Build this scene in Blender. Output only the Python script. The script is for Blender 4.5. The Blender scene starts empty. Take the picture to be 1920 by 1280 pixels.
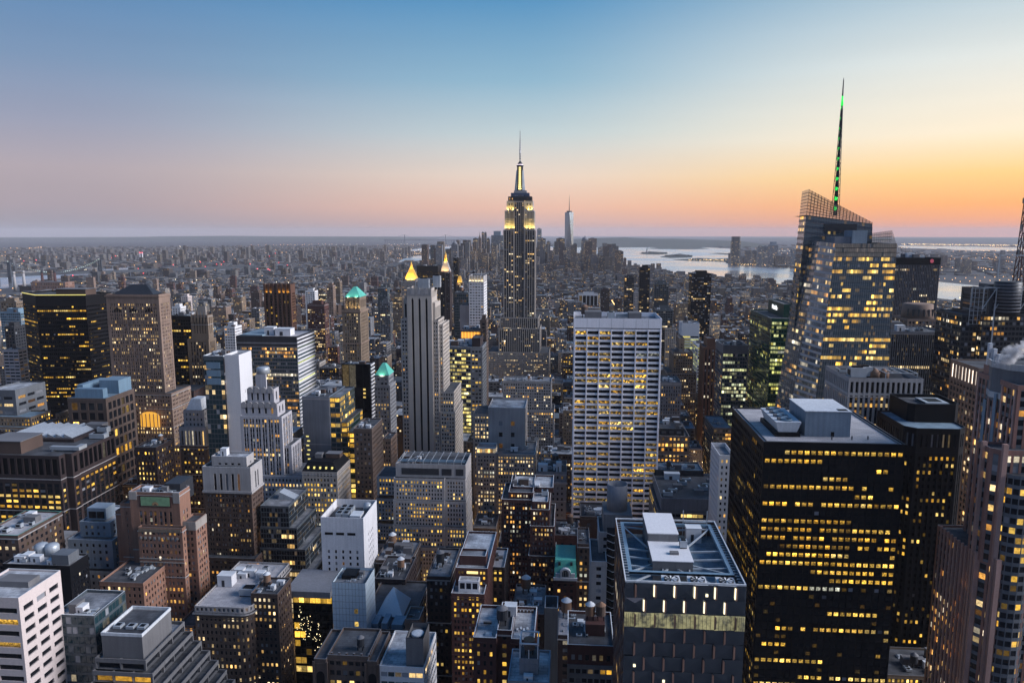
import bpy, math
import numpy as np
from mathutils import Vector, Matrix

R = math.radians
scene = bpy.context.scene
COL = scene.collection

# ------------------------------------------------------------------ camera
CAM_H = 260.0
PITCH, YAW = R(8.4), R(4.5)
FPX = 1386.7                                    # focal length in pixels of a 1920 px wide frame
cam_data = bpy.data.cameras.new('camera')
cam_data.sensor_width = 36.0
cam_data.lens = FPX / 1920.0 * 36.0
cam_data.clip_start, cam_data.clip_end = 1.0, 120000.0
cam = bpy.data.objects.new('camera', cam_data)
COL.objects.link(cam)
cam.location = (0, 0, CAM_H)
cam.rotation_euler = (R(90) - PITCH, 0, YAW)
scene.camera = cam

# ------------------------------------------------------------------ sky
SUN_AZ, SUN_EL = R(52), R(27)                   # azimuth to the right of the avenues' direction
world = bpy.data.worlds.new('World'); scene.world = world; world.use_nodes = True
nt = world.node_tree; nt.nodes.clear()
def N(tree, kind, **kw):
    n = tree.nodes.new(kind)
    for k, v in kw.items():
        setattr(n, k, v)
    return n
def lin(c):
    return tuple((x/255/12.92 if x/255 <= 0.04045 else ((x/255+0.055)/1.055)**2.4) for x in c)
def math_node(tree, op, a, b=None, clamp=False):
    n = N(tree, 'ShaderNodeMath', operation=op, use_clamp=clamp)
    for i, s in enumerate((a, b)):
        if s is None: continue
        if isinstance(s, (int, float)): n.inputs[i].default_value = s
        else: tree.links.new(s, n.inputs[i])
    return n.outputs[0]
def ramp_node(tree, fac, stops):
    n = N(tree, 'ShaderNodeValToRGB')
    el = n.color_ramp.elements
    while len(el) < len(stops): el.new(0.5)
    for e, (p, c) in zip(el, stops):
        e.position = p; e.color = (*c[:3], 1)
    tree.links.new(fac, n.inputs[0])
    return n.outputs[0]
tc = N(nt, 'ShaderNodeTexCoord')
sep = N(nt, 'ShaderNodeSeparateXYZ'); nt.links.new(tc.outputs['Generated'], sep.inputs[0])
el_ang = math_node(nt, 'ARCSINE', sep.outputs[2])
el_fac = math_node(nt, 'MULTIPLY_ADD', el_ang, 1/R(34)); 
el_fac.node.inputs[2].default_value = 0.1
el_fac.node.use_clamp = True                    # 0.1 at the horizon, 1.0 at 30.6 degrees
def efac(deg): return min(1, max(0, deg/34 + 0.1))
hx = math_node(nt, 'MULTIPLY', sep.outputs[0], math.sin(SUN_AZ))
hy = math_node(nt, 'MULTIPLY', sep.outputs[1], math.cos(SUN_AZ))
dot = math_node(nt, 'ADD', hx, hy)
hl = math_node(nt, 'SQRT', math_node(nt, 'ADD', math_node(nt, 'MULTIPLY', sep.outputs[0], sep.outputs[0]),
                                     math_node(nt, 'ADD', math_node(nt, 'MULTIPLY', sep.outputs[1], sep.outputs[1]), 1e-6)))
caz = math_node(nt, 'DIVIDE', dot, hl)          # cosine of the azimuth difference to the sunset
def sky_ramp(rows):
    return ramp_node(nt, el_fac, [(efac(e), lin(c)) for e, c in rows])
anti = sky_ramp([(-3, (128, 128, 142)), (0.2, (152, 149, 161)), (1.8, (168, 157, 167)), (4.2, (176, 165, 175)), (7.3, (152, 158, 182)), (11, (122, 148, 182)), (16.4, (84, 134, 182)), (30, (52, 100, 156))])
mid = sky_ramp([(-3, (160, 140, 142)), (0.2, (204, 168, 160)), (1.8, (236, 190, 170)), (4.2, (232, 212, 198)), (7.3, (194, 209, 214)), (11, (142, 182, 206)), (16.4, (84, 146, 192)), (30, (54, 104, 160))])
sunny = sky_ramp([(-3, (210, 150, 125)), (0.2, (240, 160, 124)), (1.8, (255, 178, 110)), (3.8, (255, 212, 138)), (6.4, (253, 238, 212)), (11, (226, 231, 228)), (16.4, (158, 190, 210)), (30, (58, 110, 164))])
m1 = N(nt, 'ShaderNodeMix', data_type='RGBA'); m2 = N(nt, 'ShaderNodeMix', data_type='RGBA')
f1 = N(nt, 'ShaderNodeMapRange', interpolation_type='SMOOTHSTEP'); f1.inputs[1].default_value = 0.02; f1.inputs[2].default_value = 0.62
f2 = N(nt, 'ShaderNodeMapRange', interpolation_type='SMOOTHSTEP'); f2.inputs[1].default_value = 0.56; f2.inputs[2].default_value = 0.95
nt.links.new(caz, f1.inputs[0]); nt.links.new(caz, f2.inputs[0])
nt.links.new(f1.outputs[0], m1.inputs[0]); nt.links.new(anti, m1.inputs[6]); nt.links.new(mid, m1.inputs[7])
nt.links.new(f2.outputs[0], m2.inputs[0]); nt.links.new(m1.outputs[2], m2.inputs[6]); nt.links.new(sunny, m2.inputs[7])
sky_tex = N(nt, 'ShaderNodeTexSky', sky_type='NISHITA')
sky_tex.sun_disc = False; sky_tex.sun_elevation = R(1.0); sky_tex.sun_rotation = SUN_AZ; sky_tex.altitude = 260
add = N(nt, 'ShaderNodeMix', data_type='RGBA', blend_type='ADD'); add.inputs[0].default_value = 0.02
nt.links.new(m2.outputs[2], add.inputs[6]); nt.links.new(sky_tex.outputs[0], add.inputs[7])
mpk = N(nt, 'ShaderNodeMapping'); mpk.inputs['Scale'].default_value = (2.2, 2.2, 26.0); nt.links.new(tc.outputs['Generated'], mpk.inputs[0])
veil = N(nt, 'ShaderNodeTexNoise'); veil.inputs['Scale'].default_value = 1.0; veil.inputs['Detail'].default_value = 4; nt.links.new(mpk.outputs[0], veil.inputs['Vector'])
vf = math_node(nt, 'MULTIPLY_ADD', veil.outputs['Fac'], 0.09); vf.node.inputs[2].default_value = 0.955
vm = N(nt, 'ShaderNodeVectorMath', operation='SCALE'); nt.links.new(add.outputs[2], vm.inputs[0]); nt.links.new(vf, vm.inputs['Scale'])
bg = N(nt, 'ShaderNodeBackground'); bg.inputs[1].default_value = 1.0
wo = N(nt, 'ShaderNodeOutputWorld')
nt.links.new(vm.outputs[0], bg.inputs[0]); nt.links.new(bg.outputs[0], wo.inputs[0])

# ------------------------------------------------------------------ broad fill lamp added at the right, standing in for the afterglow
sd = bpy.data.lights.new('afterglow_fill', 'SUN'); sd.energy = 5.0; sd.angle = R(34); sd.color = (0.95, 0.94, 1.0)
afterglow_fill = bpy.data.objects.new('afterglow_fill', sd); COL.objects.link(afterglow_fill)
LAMP_AZ, LAMP_EL = R(93), R(26)
afterglow_fill.rotation_euler = Vector((-math.sin(LAMP_AZ)*math.cos(LAMP_EL), -math.cos(LAMP_AZ)*math.cos(LAMP_EL), -math.sin(LAMP_EL))).to_track_quat('-Z', 'Y').to_euler()

vs = scene.view_settings
vs.view_transform = 'Standard'; vs.look = 'None'; vs.exposure = 0.0; vs.gamma = 1.0; vs.use_curve_mapping = False
cy = scene.cycles
cy.max_bounces = 6; cy.diffuse_bounces = 1; cy.glossy_bounces = 3; cy.transmission_bounces = 2; cy.volume_bounces = 1
cy.use_denoising = True; cy.sample_clamp_indirect = 4.0; cy.sample_clamp_direct = 0.0
cy.caustics_reflective = False; cy.caustics_refractive = False

# ------------------------------------------------------------------ surveying helpers
_fh = (-math.sin(YAW), math.cos(YAW)); _r = (math.cos(YAW), math.sin(YAW))
_F = (math.cos(PITCH)*_fh[0], math.cos(PITCH)*_fh[1], -math.sin(PITCH))
_U = (math.sin(PITCH)*_fh[0], math.sin(PITCH)*_fh[1], math.cos(PITCH))
def sight(px, py):
    a = (px-960)/FPX; b = (640-py)/FPX
    return (_r[0]*a+_F[0]+_U[0]*b, _r[1]*a+_F[1]+_U[1]*b, _F[2]+_U[2]*b)
def at(px, py, Y):
    """the point of a sight line that lies Y metres down the avenue"""
    d = sight(px, py); t = Y/d[1]
    return d[0]*t, Y, CAM_H+d[2]*t
def ground(px, py, z=0.0):
    d = sight(px, py); t = (z-CAM_H)/d[2]
    return d[0]*t, d[1]*t
def img(x, y, z):
    v = (x, y, z-CAM_H)
    a = v[0]*_r[0]+v[1]*_r[1]; b = sum(v[i]*_F[i] for i in range(3)); c = sum(v[i]*_U[i] for i in range(3))
    return 960+FPX*a/b, 640-FPX*c/b
def far_edge(x, z, px):
    """Y at which a roof edge running down the avenue reaches a sight line"""
    k = (px-960)/FPX; zz = z-CAM_H
    return (k*(x*_F[0]+zz*_F[2]) - x*_r[0])/(_r[1]-k*_F[1])

# ------------------------------------------------------------------ materials
MATS = {}
def new_mat(name):
    m = bpy.data.materials.new(name); m.use_nodes = True
    t = m.node_tree; t.nodes.clear()
    out = N(t, 'ShaderNodeOutputMaterial'); b = N(t, 'ShaderNodeBsdfPrincipled')
    t.links.new(b.outputs[0], out.inputs[0])
    return m, t, b
def wall_mat(name, rgb, rough=0.85, var=0.32, brick=None, metal=0.0, spec=0.3, streak=0.28):
    """masonry, concrete or metal: two scales of mottling, vertical rain streaks, optional courses"""
    m, t, b = new_mat(name)
    tcn = N(t, 'ShaderNodeTexCoord')
    n1 = N(t, 'ShaderNodeTexNoise'); n1.inputs['Scale'].default_value = 0.07; n1.inputs['Detail'].default_value = 5
    t.links.new(tcn.outputs['Object'], n1.inputs['Vector'])
    mp = N(t, 'ShaderNodeMapping'); mp.inputs['Scale'].default_value = (0.9, 0.9, 0.035)
    t.links.new(tcn.outputs['Object'], mp.inputs['Vector'])
    n2 = N(t, 'ShaderNodeTexNoise'); n2.inputs['Scale'].default_value = 1.0; n2.inputs['Detail'].default_value = 3
    t.links.new(mp.outputs[0], n2.inputs['Vector'])
    n3 = N(t, 'ShaderNodeTexNoise'); n3.inputs['Scale'].default_value = 1.6; n3.inputs['Detail'].default_value = 2
    t.links.new(tcn.outputs['Object'], n3.inputs['Vector'])
    v = math_node(t, 'MULTIPLY_ADD', n1.outputs['Fac'], 2*var); v.node.inputs[2].default_value = 1-var
    s = math_node(t, 'MULTIPLY_ADD', n2.outputs['Fac'], 2*streak); s.node.inputs[2].default_value = 1-streak
    q = math_node(t, 'MULTIPLY_ADD', n3.outputs['Fac'], 0.3); q.node.inputs[2].default_value = 0.85
    f = math_node(t, 'MULTIPLY', math_node(t, 'MULTIPLY', v, s), q)
    mx = N(t, 'ShaderNodeMix', data_type='RGBA', blend_type='MULTIPLY'); mx.inputs[0].default_value = 1.0
    mx.inputs[6].default_value = (*rgb, 1)
    cmb = N(t, 'ShaderNodeCombineColor')
    for i in range(3): t.links.new(f, cmb.inputs[i])
    t.links.new(cmb.outputs[0], mx.inputs[7]); t.links.new(mx.outputs[2], b.inputs['Base Color'])
    b.inputs['Roughness'].default_value = rough; b.inputs['Metallic'].default_value = metal
    b.inputs['Specular IOR Level'].default_value = spec
    MATS[name] = m
    return m
def roof_mat(name, rgb, dark, amount=0.5, rough=0.8):
    m, t, b = new_mat(name)
    tcn = N(t, 'ShaderNodeTexCoord')
    n1 = N(t, 'ShaderNodeTexNoise'); n1.inputs['Scale'].default_value = 0.12; n1.inputs['Detail'].default_value = 7; n1.inputs['Roughness'].default_value = 0.65
    t.links.new(tcn.outputs['Object'], n1.inputs['Vector'])
    c = ramp_node(t, n1.outputs['Fac'], [(0.5-amount*0.25, dark), (0.5+0.2-amount*0.1, rgb)])
    bk_ = N(t, 'ShaderNodeTexBrick'); bk_.inputs['Scale'].default_value = .16; bk_.inputs['Mortar Size'].default_value = .012; bk_.inputs['Color1'].default_value = (1, 1, 1, 1); bk_.inputs['Color2'].default_value = (.78, .78, .80, 1); bk_.inputs['Mortar'].default_value = (.5, .5, .52, 1)
    t.links.new(tcn.outputs['Object'], bk_.inputs['Vector'])
    mm_ = N(t, 'ShaderNodeMix', data_type='RGBA', blend_type='MULTIPLY'); mm_.inputs[0].default_value = 1; t.links.new(c, mm_.inputs[6]); t.links.new(bk_.outputs['Color'], mm_.inputs[7]); c = mm_.outputs[2]
    t.links.new(c, b.inputs['Base Color']); b.inputs['Roughness'].default_value = rough
    MATS[name] = m
    return m
def plain(name, rgb, rough=0.5, metal=0.0, emit=None, power=0.0, spec=0.5):
    m, t, b = new_mat(name)
    tcn = N(t, 'ShaderNodeTexCoord')
    n1 = N(t, 'ShaderNodeTexNoise'); n1.inputs['Scale'].default_value = 0.6; n1.inputs['Detail'].default_value = 4
    t.links.new(tcn.outputs['Object'], n1.inputs['Vector'])
    c = ramp_node(t, n1.outputs['Fac'], [(0.3, tuple(x*0.78 for x in rgb)), (0.7, tuple(min(1, x*1.12) for x in rgb))])
    t.links.new(c, b.inputs['Base Color'])
    b.inputs['Roughness'].default_value = rough; b.inputs['Metallic'].default_value = metal
    b.inputs['Specular IOR Level'].default_value = spec
    if emit:
        b.inputs['Emission Color'].default_value = (*emit, 1); b.inputs['Emission Strength'].default_value = power
        m.cycles.emission_sampling = 'NONE'
    MATS[name] = m
    return m
def window_mat(name, tint=(0.010, 0.013, 0.019), rough=0.12, blind=(0.36, 0.37, 0.40), detail=0.55, spec=0.28, scale=0.55, cut=(.36, .60)):
    """glass whose rooms are lit or dark pane by pane; 'lit' holds the colour of each room's lamps and, in alpha, its blind"""
    m, t, b = new_mat(name)
    a = N(t, 'ShaderNodeAttribute', attribute_name='lit')
    mx = N(t, 'ShaderNodeMix', data_type='RGBA'); mx.inputs[6].default_value = (*tint, 1); mx.inputs[7].default_value = (*blind, 1)
    t.links.new(a.outputs['Alpha'], mx.inputs[0]); t.links.new(mx.outputs[2], b.inputs['Base Color'])
    b.inputs['Roughness'].default_value = rough; b.inputs['Specular IOR Level'].default_value = spec
    g = N(t, 'ShaderNodeTexCoord')
    n1 = N(t, 'ShaderNodeTexNoise'); n1.inputs['Scale'].default_value = scale; n1.inputs['Detail'].default_value = 3; n1.inputs['Roughness'].default_value = 0.7
    n1.noise_dimensions = '4D'; oi = N(t, 'ShaderNodeObjectInfo'); t.links.new(math_node(t, 'MULTIPLY', oi.outputs['Random'], 80.0), n1.inputs['W'])
    t.links.new(g.outputs['Object'], n1.inputs['Vector'])
    mr = N(t, 'ShaderNodeMapRange'); mr.inputs[1].default_value = cut[0]; mr.inputs[2].default_value = cut[1]
    mr.inputs[3].default_value = 1-detail; mr.inputs[4].default_value = 1.15
    t.links.new(n1.outputs['Fac'], mr.inputs[0])
    t.links.new(a.outputs['Color'], b.inputs['Emission Color']); t.links.new(mr.outputs[0], b.inputs['Emission Strength'])
    m.cycles.emission_sampling = 'NONE'
    MATS[name] = m
    return m

WIN = window_mat('window_glass')
WIN_NEAR = window_mat('window_glass_near', detail=0.85, scale=0.9)
WIN_ROOM = window_mat('window_glass_room', tint=(.010, .012, .016), detail=0.8, scale=1.5, cut=(.40, .60))
t = WIN_ROOM.node_tree; b = next(n for n in t.nodes if n.type == 'BSDF_PRINCIPLED'); g = N(t, 'ShaderNodeTexCoord'); sp0 = N(t, 'ShaderNodeSeparateXYZ'); t.links.new(g.outputs['Object'], sp0.inputs[0])
hgt = N(t, 'ShaderNodeMapRange'); hgt.inputs[1].default_value = .35; hgt.inputs[2].default_value = 1.7; hgt.inputs[3].default_value = .35; hgt.inputs[4].default_value = 1.25; t.links.new(sp0.outputs[2], hgt.inputs[0])
oi = N(t, 'ShaderNodeObjectInfo'); old = b.inputs['Emission Strength'].links[0].from_socket
rnd = N(t, 'ShaderNodeMapRange'); rnd.inputs[3].default_value = .45; rnd.inputs[4].default_value = 1.25; t.links.new(oi.outputs['Random'], rnd.inputs[0])
t.links.new(math_node(t, 'MULTIPLY', math_node(t, 'MULTIPLY', old, hgt.outputs[0]), rnd.outputs[0]), b.inputs['Emission Strength'])
WIN_WIDE = window_mat('window_glass_wide', tint=(.010, .012, .016), detail=0.97, scale=0.55, cut=(.50, .64))
WIN_BLUE = window_mat('window_glass_blue', tint=(0.10, 0.14, 0.17), rough=0.08, spec=0.7, detail=0.4)
next(n for n in WIN_BLUE.node_tree.nodes if n.type == 'BSDF_PRINCIPLED').inputs['Metallic'].default_value = .45
WIN_GREEN = window_mat('window_glass_green', tint=(0.002, 0.026, 0.019), rough=0.1, spec=0.35, detail=0.6)
WIN_TEAL = window_mat('window_glass_teal', tint=(0.018, 0.045, 0.056), rough=0.1, spec=0.45, detail=0.5)
WIN_BLACK = window_mat('window_glass_black', tint=(0.003, 0.0035, 0.005), rough=0.2, spec=0.10, detail=0.6)
limestone = wall_mat('limestone', (0.33, 0.295, 0.265))
pale_stone = wall_mat('pale_stone', (0.36, 0.34, 0.335))
grey_stone = wall_mat('grey_stone', (0.2, 0.205, 0.225))
warm_stone = wall_mat('warm_stone', (0.235, 0.165, 0.13))
brown_stone = wall_mat('brown_stone', (0.105, 0.076, 0.064))
brown_brick = wall_mat('brown_brick', (0.088, 0.058, 0.047))
red_brick = wall_mat('red_brick', (0.078, 0.034, 0.031))
orange_brick = wall_mat('orange_brick', (0.25, 0.135, 0.095))
buff_brick = wall_mat('buff_brick', (0.2, 0.15, 0.11))
dark_brick = wall_mat('dark_brick', (0.034, 0.023, 0.024))
cream_limestone = wall_mat('cream_limestone', (0.47, 0.415, 0.365), var=.2, streak=.2)
travertine = wall_mat('travertine', (0.88, 0.86, 0.89), var=0.13, streak=0.12)
marble = wall_mat('marble', (0.66, 0.65, 0.67), var=0.16, streak=0.18)
white_panel = wall_mat('white_panel', (0.66, 0.65, 0.66), var=0.06, streak=0.07)
pink_stone = wall_mat('pink_stone', (0.6, 0.51, 0.48), var=0.07, streak=0.07)
granite = wall_mat('granite', (0.29, 0.15, 0.12), rough=0.5, var=0.12)
blue_grey = wall_mat('blue_grey', (0.22, 0.27, 0.32))
concrete = wall_mat('concrete', (0.15, 0.147, 0.152))
grey_panel = wall_mat('grey_panel', (0.13, 0.14, 0.155), rough=0.5)
black_metal = wall_mat('black_metal', (0.007, 0.0075, 0.01), rough=0.5, spec=0.12)
dark_metal = wall_mat('dark_metal', (0.03, 0.033, 0.04), rough=0.45)
bronze = wall_mat('bronze', (0.10, 0.05, 0.035), rough=0.5)
steel = wall_mat('steel', (0.42, 0.45, 0.48), rough=0.4, metal=0.3)
blue_metal = wall_mat('blue_metal', (0.16, 0.25, 0.33), rough=0.5, var=0.1)
teal_copper = wall_mat('teal_copper', (0.10, 0.44, 0.35), rough=0.7)
green_metal = wall_mat('green_metal', (0.005, 0.05, 0.035), rough=0.35)
glass_frame = wall_mat('glass_frame', (0.085, 0.105, 0.12), rough=0.35, metal=0.2)
coping = wall_mat('coping', (0.58, 0.60, 0.62), var=0.1)
dark_coping = wall_mat('dark_coping', (0.16, 0.16, 0.17))
wood = wall_mat('wood', (0.22, 0.13, 0.085))
tar = roof_mat('tar', (0.10, 0.105, 0.115), (0.035, 0.036, 0.042))
grey_roof = roof_mat('grey_roof', (0.30, 0.31, 0.33), (0.11, 0.115, 0.125))
white_roof = roof_mat('white_roof', (0.62, 0.64, 0.66), (0.22, 0.225, 0.24), 0.4)
gravel_roof = roof_mat('gravel_roof', (0.55, 0.52, 0.52), (0.42, 0.40, 0.40), 0.3)
blue_roof = roof_mat('blue_roof', (0.25, 0.36, 0.43), (0.14, 0.20, 0.25))
red_tile = roof_mat('red_tile', (0.13, 0.05, 0.05), (0.06, 0.03, 0.03))
BELT = {limestone, pale_stone, grey_stone, warm_stone, brown_stone, brown_brick, red_brick, buff_brick, orange_brick, dark_brick}
WARM = ((1.0, 0.52, 0.12), (1.0, 0.62, 0.20), (1.0, 0.72, 0.34), (1.0, 0.45, 0.09), (.92, .80, .58))
YELLOW = ((1.0, 0.56, 0.07), (1.0, 0.62, 0.11), (0.92, 0.47, 0.05), (1.0, 0.68, 0.20), (.96, .55, .09))
CREAM = ((1.0, 0.72, 0.36), (1.0, 0.66, 0.26), (1.0, 0.80, 0.50), (1.0, .58, .18))
LIME = ((0.80, 0.82, 0.24), (0.92, 0.78, 0.18), (0.85, 0.88, 0.38))
ORANGE = ((1.0, 0.42, 0.06), (1.0, 0.50, 0.10), (1.0, 0.58, 0.16))
LIT = 0.93

# ------------------------------------------------------------------ mesh helpers
def quad_mesh(name, quads, mats, cols=None, midx=None):
    """one mesh from an (n,4,3) array of quads, corners welded"""
    q = np.asarray(quads, dtype=np.float64).reshape(-1, 3)
    k = np.round(q*500).astype(np.int64) + (1 << 20)
    key = (k[:, 0] << 42) + (k[:, 1] << 21) + k[:, 2]
    _, idx, inv = np.unique(key, return_index=True, return_inverse=True)
    me = bpy.data.meshes.new(name)
    n = len(q)//4
    me.vertices.add(len(idx)); me.vertices.foreach_set('co', q[idx].astype(np.float32).ravel())
    me.loops.add(4*n); me.loops.foreach_set('vertex_index', inv.astype(np.int32).ravel())
    me.polygons.add(n); me.polygons.foreach_set('loop_start', np.arange(0, 4*n, 4, dtype=np.int32))
    if not isinstance(mats, (list, tuple)): mats = [mats]
    for m in mats: me.materials.append(m)
    if midx is not None: me.polygons.foreach_set('material_index', np.asarray(midx, dtype=np.int32))
    if cols is not None:
        a = me.attributes.new('lit', 'FLOAT_COLOR', 'FACE')
        a.data.foreach_set('color', np.asarray(cols, dtype=np.float32).ravel())
    me.shade_flat(); me.update()
    return me
def big_mesh(name, quads, mat, cols=None):
    """as quad_mesh, unwelded, for spans of many kilometres"""
    q = np.asarray(quads, dtype=np.float32).reshape(-1, 3); n = len(q)//4
    me = bpy.data.meshes.new(name)
    me.vertices.add(4*n); me.vertices.foreach_set('co', q.ravel())
    me.loops.add(4*n); me.loops.foreach_set('vertex_index', np.arange(4*n, dtype=np.int32))
    me.polygons.add(n); me.polygons.foreach_set('loop_start', np.arange(0, 4*n, 4, dtype=np.int32))
    me.materials.append(mat)
    if cols is not None:
        a = me.attributes.new('lit', 'FLOAT_COLOR', 'FACE')
        a.data.foreach_set('color', np.asarray(cols, dtype=np.float32).ravel())
    me.shade_flat(); me.update()
    return me
def box_quads(b):
    """(n,6) x0,x1,y0,y1,z0,z1 -> quads: front, right, back, left, top, bottom"""
    b = np.asarray(b, dtype=np.float64).reshape(-1, 6)
    x0, x1, y0, y1, z0, z1 = b.T
    P = lambda *c: np.stack(c, 1)
    f = [[P(x0,y0,z0),P(x1,y0,z0),P(x1,y0,z1),P(x0,y0,z1)], [P(x1,y0,z0),P(x1,y1,z0),P(x1,y1,z1),P(x1,y0,z1)],
         [P(x1,y1,z0),P(x0,y1,z0),P(x0,y1,z1),P(x1,y1,z1)], [P(x0,y1,z0),P(x0,y0,z0),P(x0,y0,z1),P(x0,y1,z1)],
         [P(x0,y0,z1),P(x1,y0,z1),P(x1,y1,z1),P(x0,y1,z1)], [P(x0,y1,z0),P(x1,y1,z0),P(x1,y0,z0),P(x0,y0,z0)]]
    return np.stack([np.stack(q, 1) for q in f], 1).reshape(-1, 4, 3)
def poly_mesh(name, verts, faces, mat, smooth=False):
    me = bpy.data.meshes.new(name); me.from_pydata([tuple(v) for v in verts], [], faces)
    for m in (mat if isinstance(mat, (list, tuple)) else [mat]): me.materials.append(m)
    if not smooth: me.shade_flat()
    else: me.shade_smooth()
    me.update()
    return me
def lathe(profile, n=16, z=0.0):
    """rings (r, z) -> verts, faces"""
    v, f = [], []
    for r_, h in profile:
        v += [(r_*math.cos(2*math.pi*i/n), r_*math.sin(2*math.pi*i/n), h+z) for i in range(n)]
    for k in range(len(profile)-1):
        for i in range(n):
            j = (i+1) % n
            f.append((k*n+i, k*n+j, (k+1)*n+j, (k+1)*n+i))
    f.append(tuple(range((len(profile)-1)*n, len(profile)*n))); f.append(tuple(reversed(range(n))))
    return v, f
def bar_quads(p, q, w):
    """a square bar from p to q"""
    p, q = np.array(p, float), np.array(q, float); d = q-p; d /= np.linalg.norm(d)
    a = np.cross(d, (0, 0, 1.0)); 
    if np.linalg.norm(a) < 1e-3: a = np.array((1.0, 0, 0))
    a /= np.linalg.norm(a); c = np.cross(d, a); a, c = a*w/2, c*w/2
    s = [a+c, a-c, -a-c, -a+c]; out = []
    for i in range(4):
        j = (i+1) % 4; out.append([p+s[i], p+s[j], q+s[j], q+s[i]])
    out.append([p+x for x in s]); out.append([q+x for x in s])
    return out
def link(name, me, parent=None, loc=(0, 0, 0)):
    o = bpy.data.objects.new(name, me); COL.objects.link(o)
    o.parent = parent; o.location = loc
    return o
def tag(o, label=None, cat=None, group=None, kind=None):
    if label: o['label'] = label
    if cat: o['category'] = cat
    if group: o['group'] = group
    if kind: o['kind'] = kind
    return o

# ------------------------------------------------------------------ facades
def style(bay=3.6, fl=3.6, wf=0.5, hf=0.52, d=0.35, sp=0.0, top=2.0, bot=0.0, m=1.0, pair=0.0, sill=0.28,
          lit=0.2, run=2.0, pal=WARM, blind=0.25, glow=1.0, rowvar=0.7, ivar=0.62, win=None, spm=None, solo=False):
    return dict(locals())
def lit_cells(rng, nf, nb, st):
    out = np.zeros((nf, nb, 4))
    if nf == 0 or nb == 0: return out
    prow = np.clip(st['lit']*np.exp(rng.normal(0, st['rowvar'], nf)-0.5*st['rowvar']**2), 0, 0.97)
    brk = rng.random((nf, nb)) < 1.0/st['run']; brk[:, 0] = True
    seg = np.cumsum(brk.ravel()).reshape(nf, nb)
    val = rng.random(seg.max()+1)
    on = (val[seg] < prow[:, None]) & (rng.random((nf, nb)) > 0.08)
    pal = np.array(st['pal']); pick = rng.integers(0, len(pal), seg.max()+1)
    c = pal[pick[seg]]
    cool = rng.random(seg.max()+1) < 0.012
    c = np.where(cool[seg][..., None], np.array((.55, .55, .44)), c)
    inten = np.exp(rng.normal(-0.15, st['ivar'], (nf, nb)))*st['glow']*LIT
    out[..., :3] = c*(inten*on)[..., None]
    dim = (~on) & (rng.random((nf, nb)) < 0.10)
    out[..., :3] += (c*0.10)*dim[..., None]
    bl = rng.random((nf, nb)) < st['blind']
    out[..., 3] = np.where(bl, rng.uniform(0.25, 0.9, (nf, nb)), 0)*(~on)
    return out
class Acc:
    def __init__(self): self.wall, self.span, self.pane, self.col, self.solo = [], [], [], [], []
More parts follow.
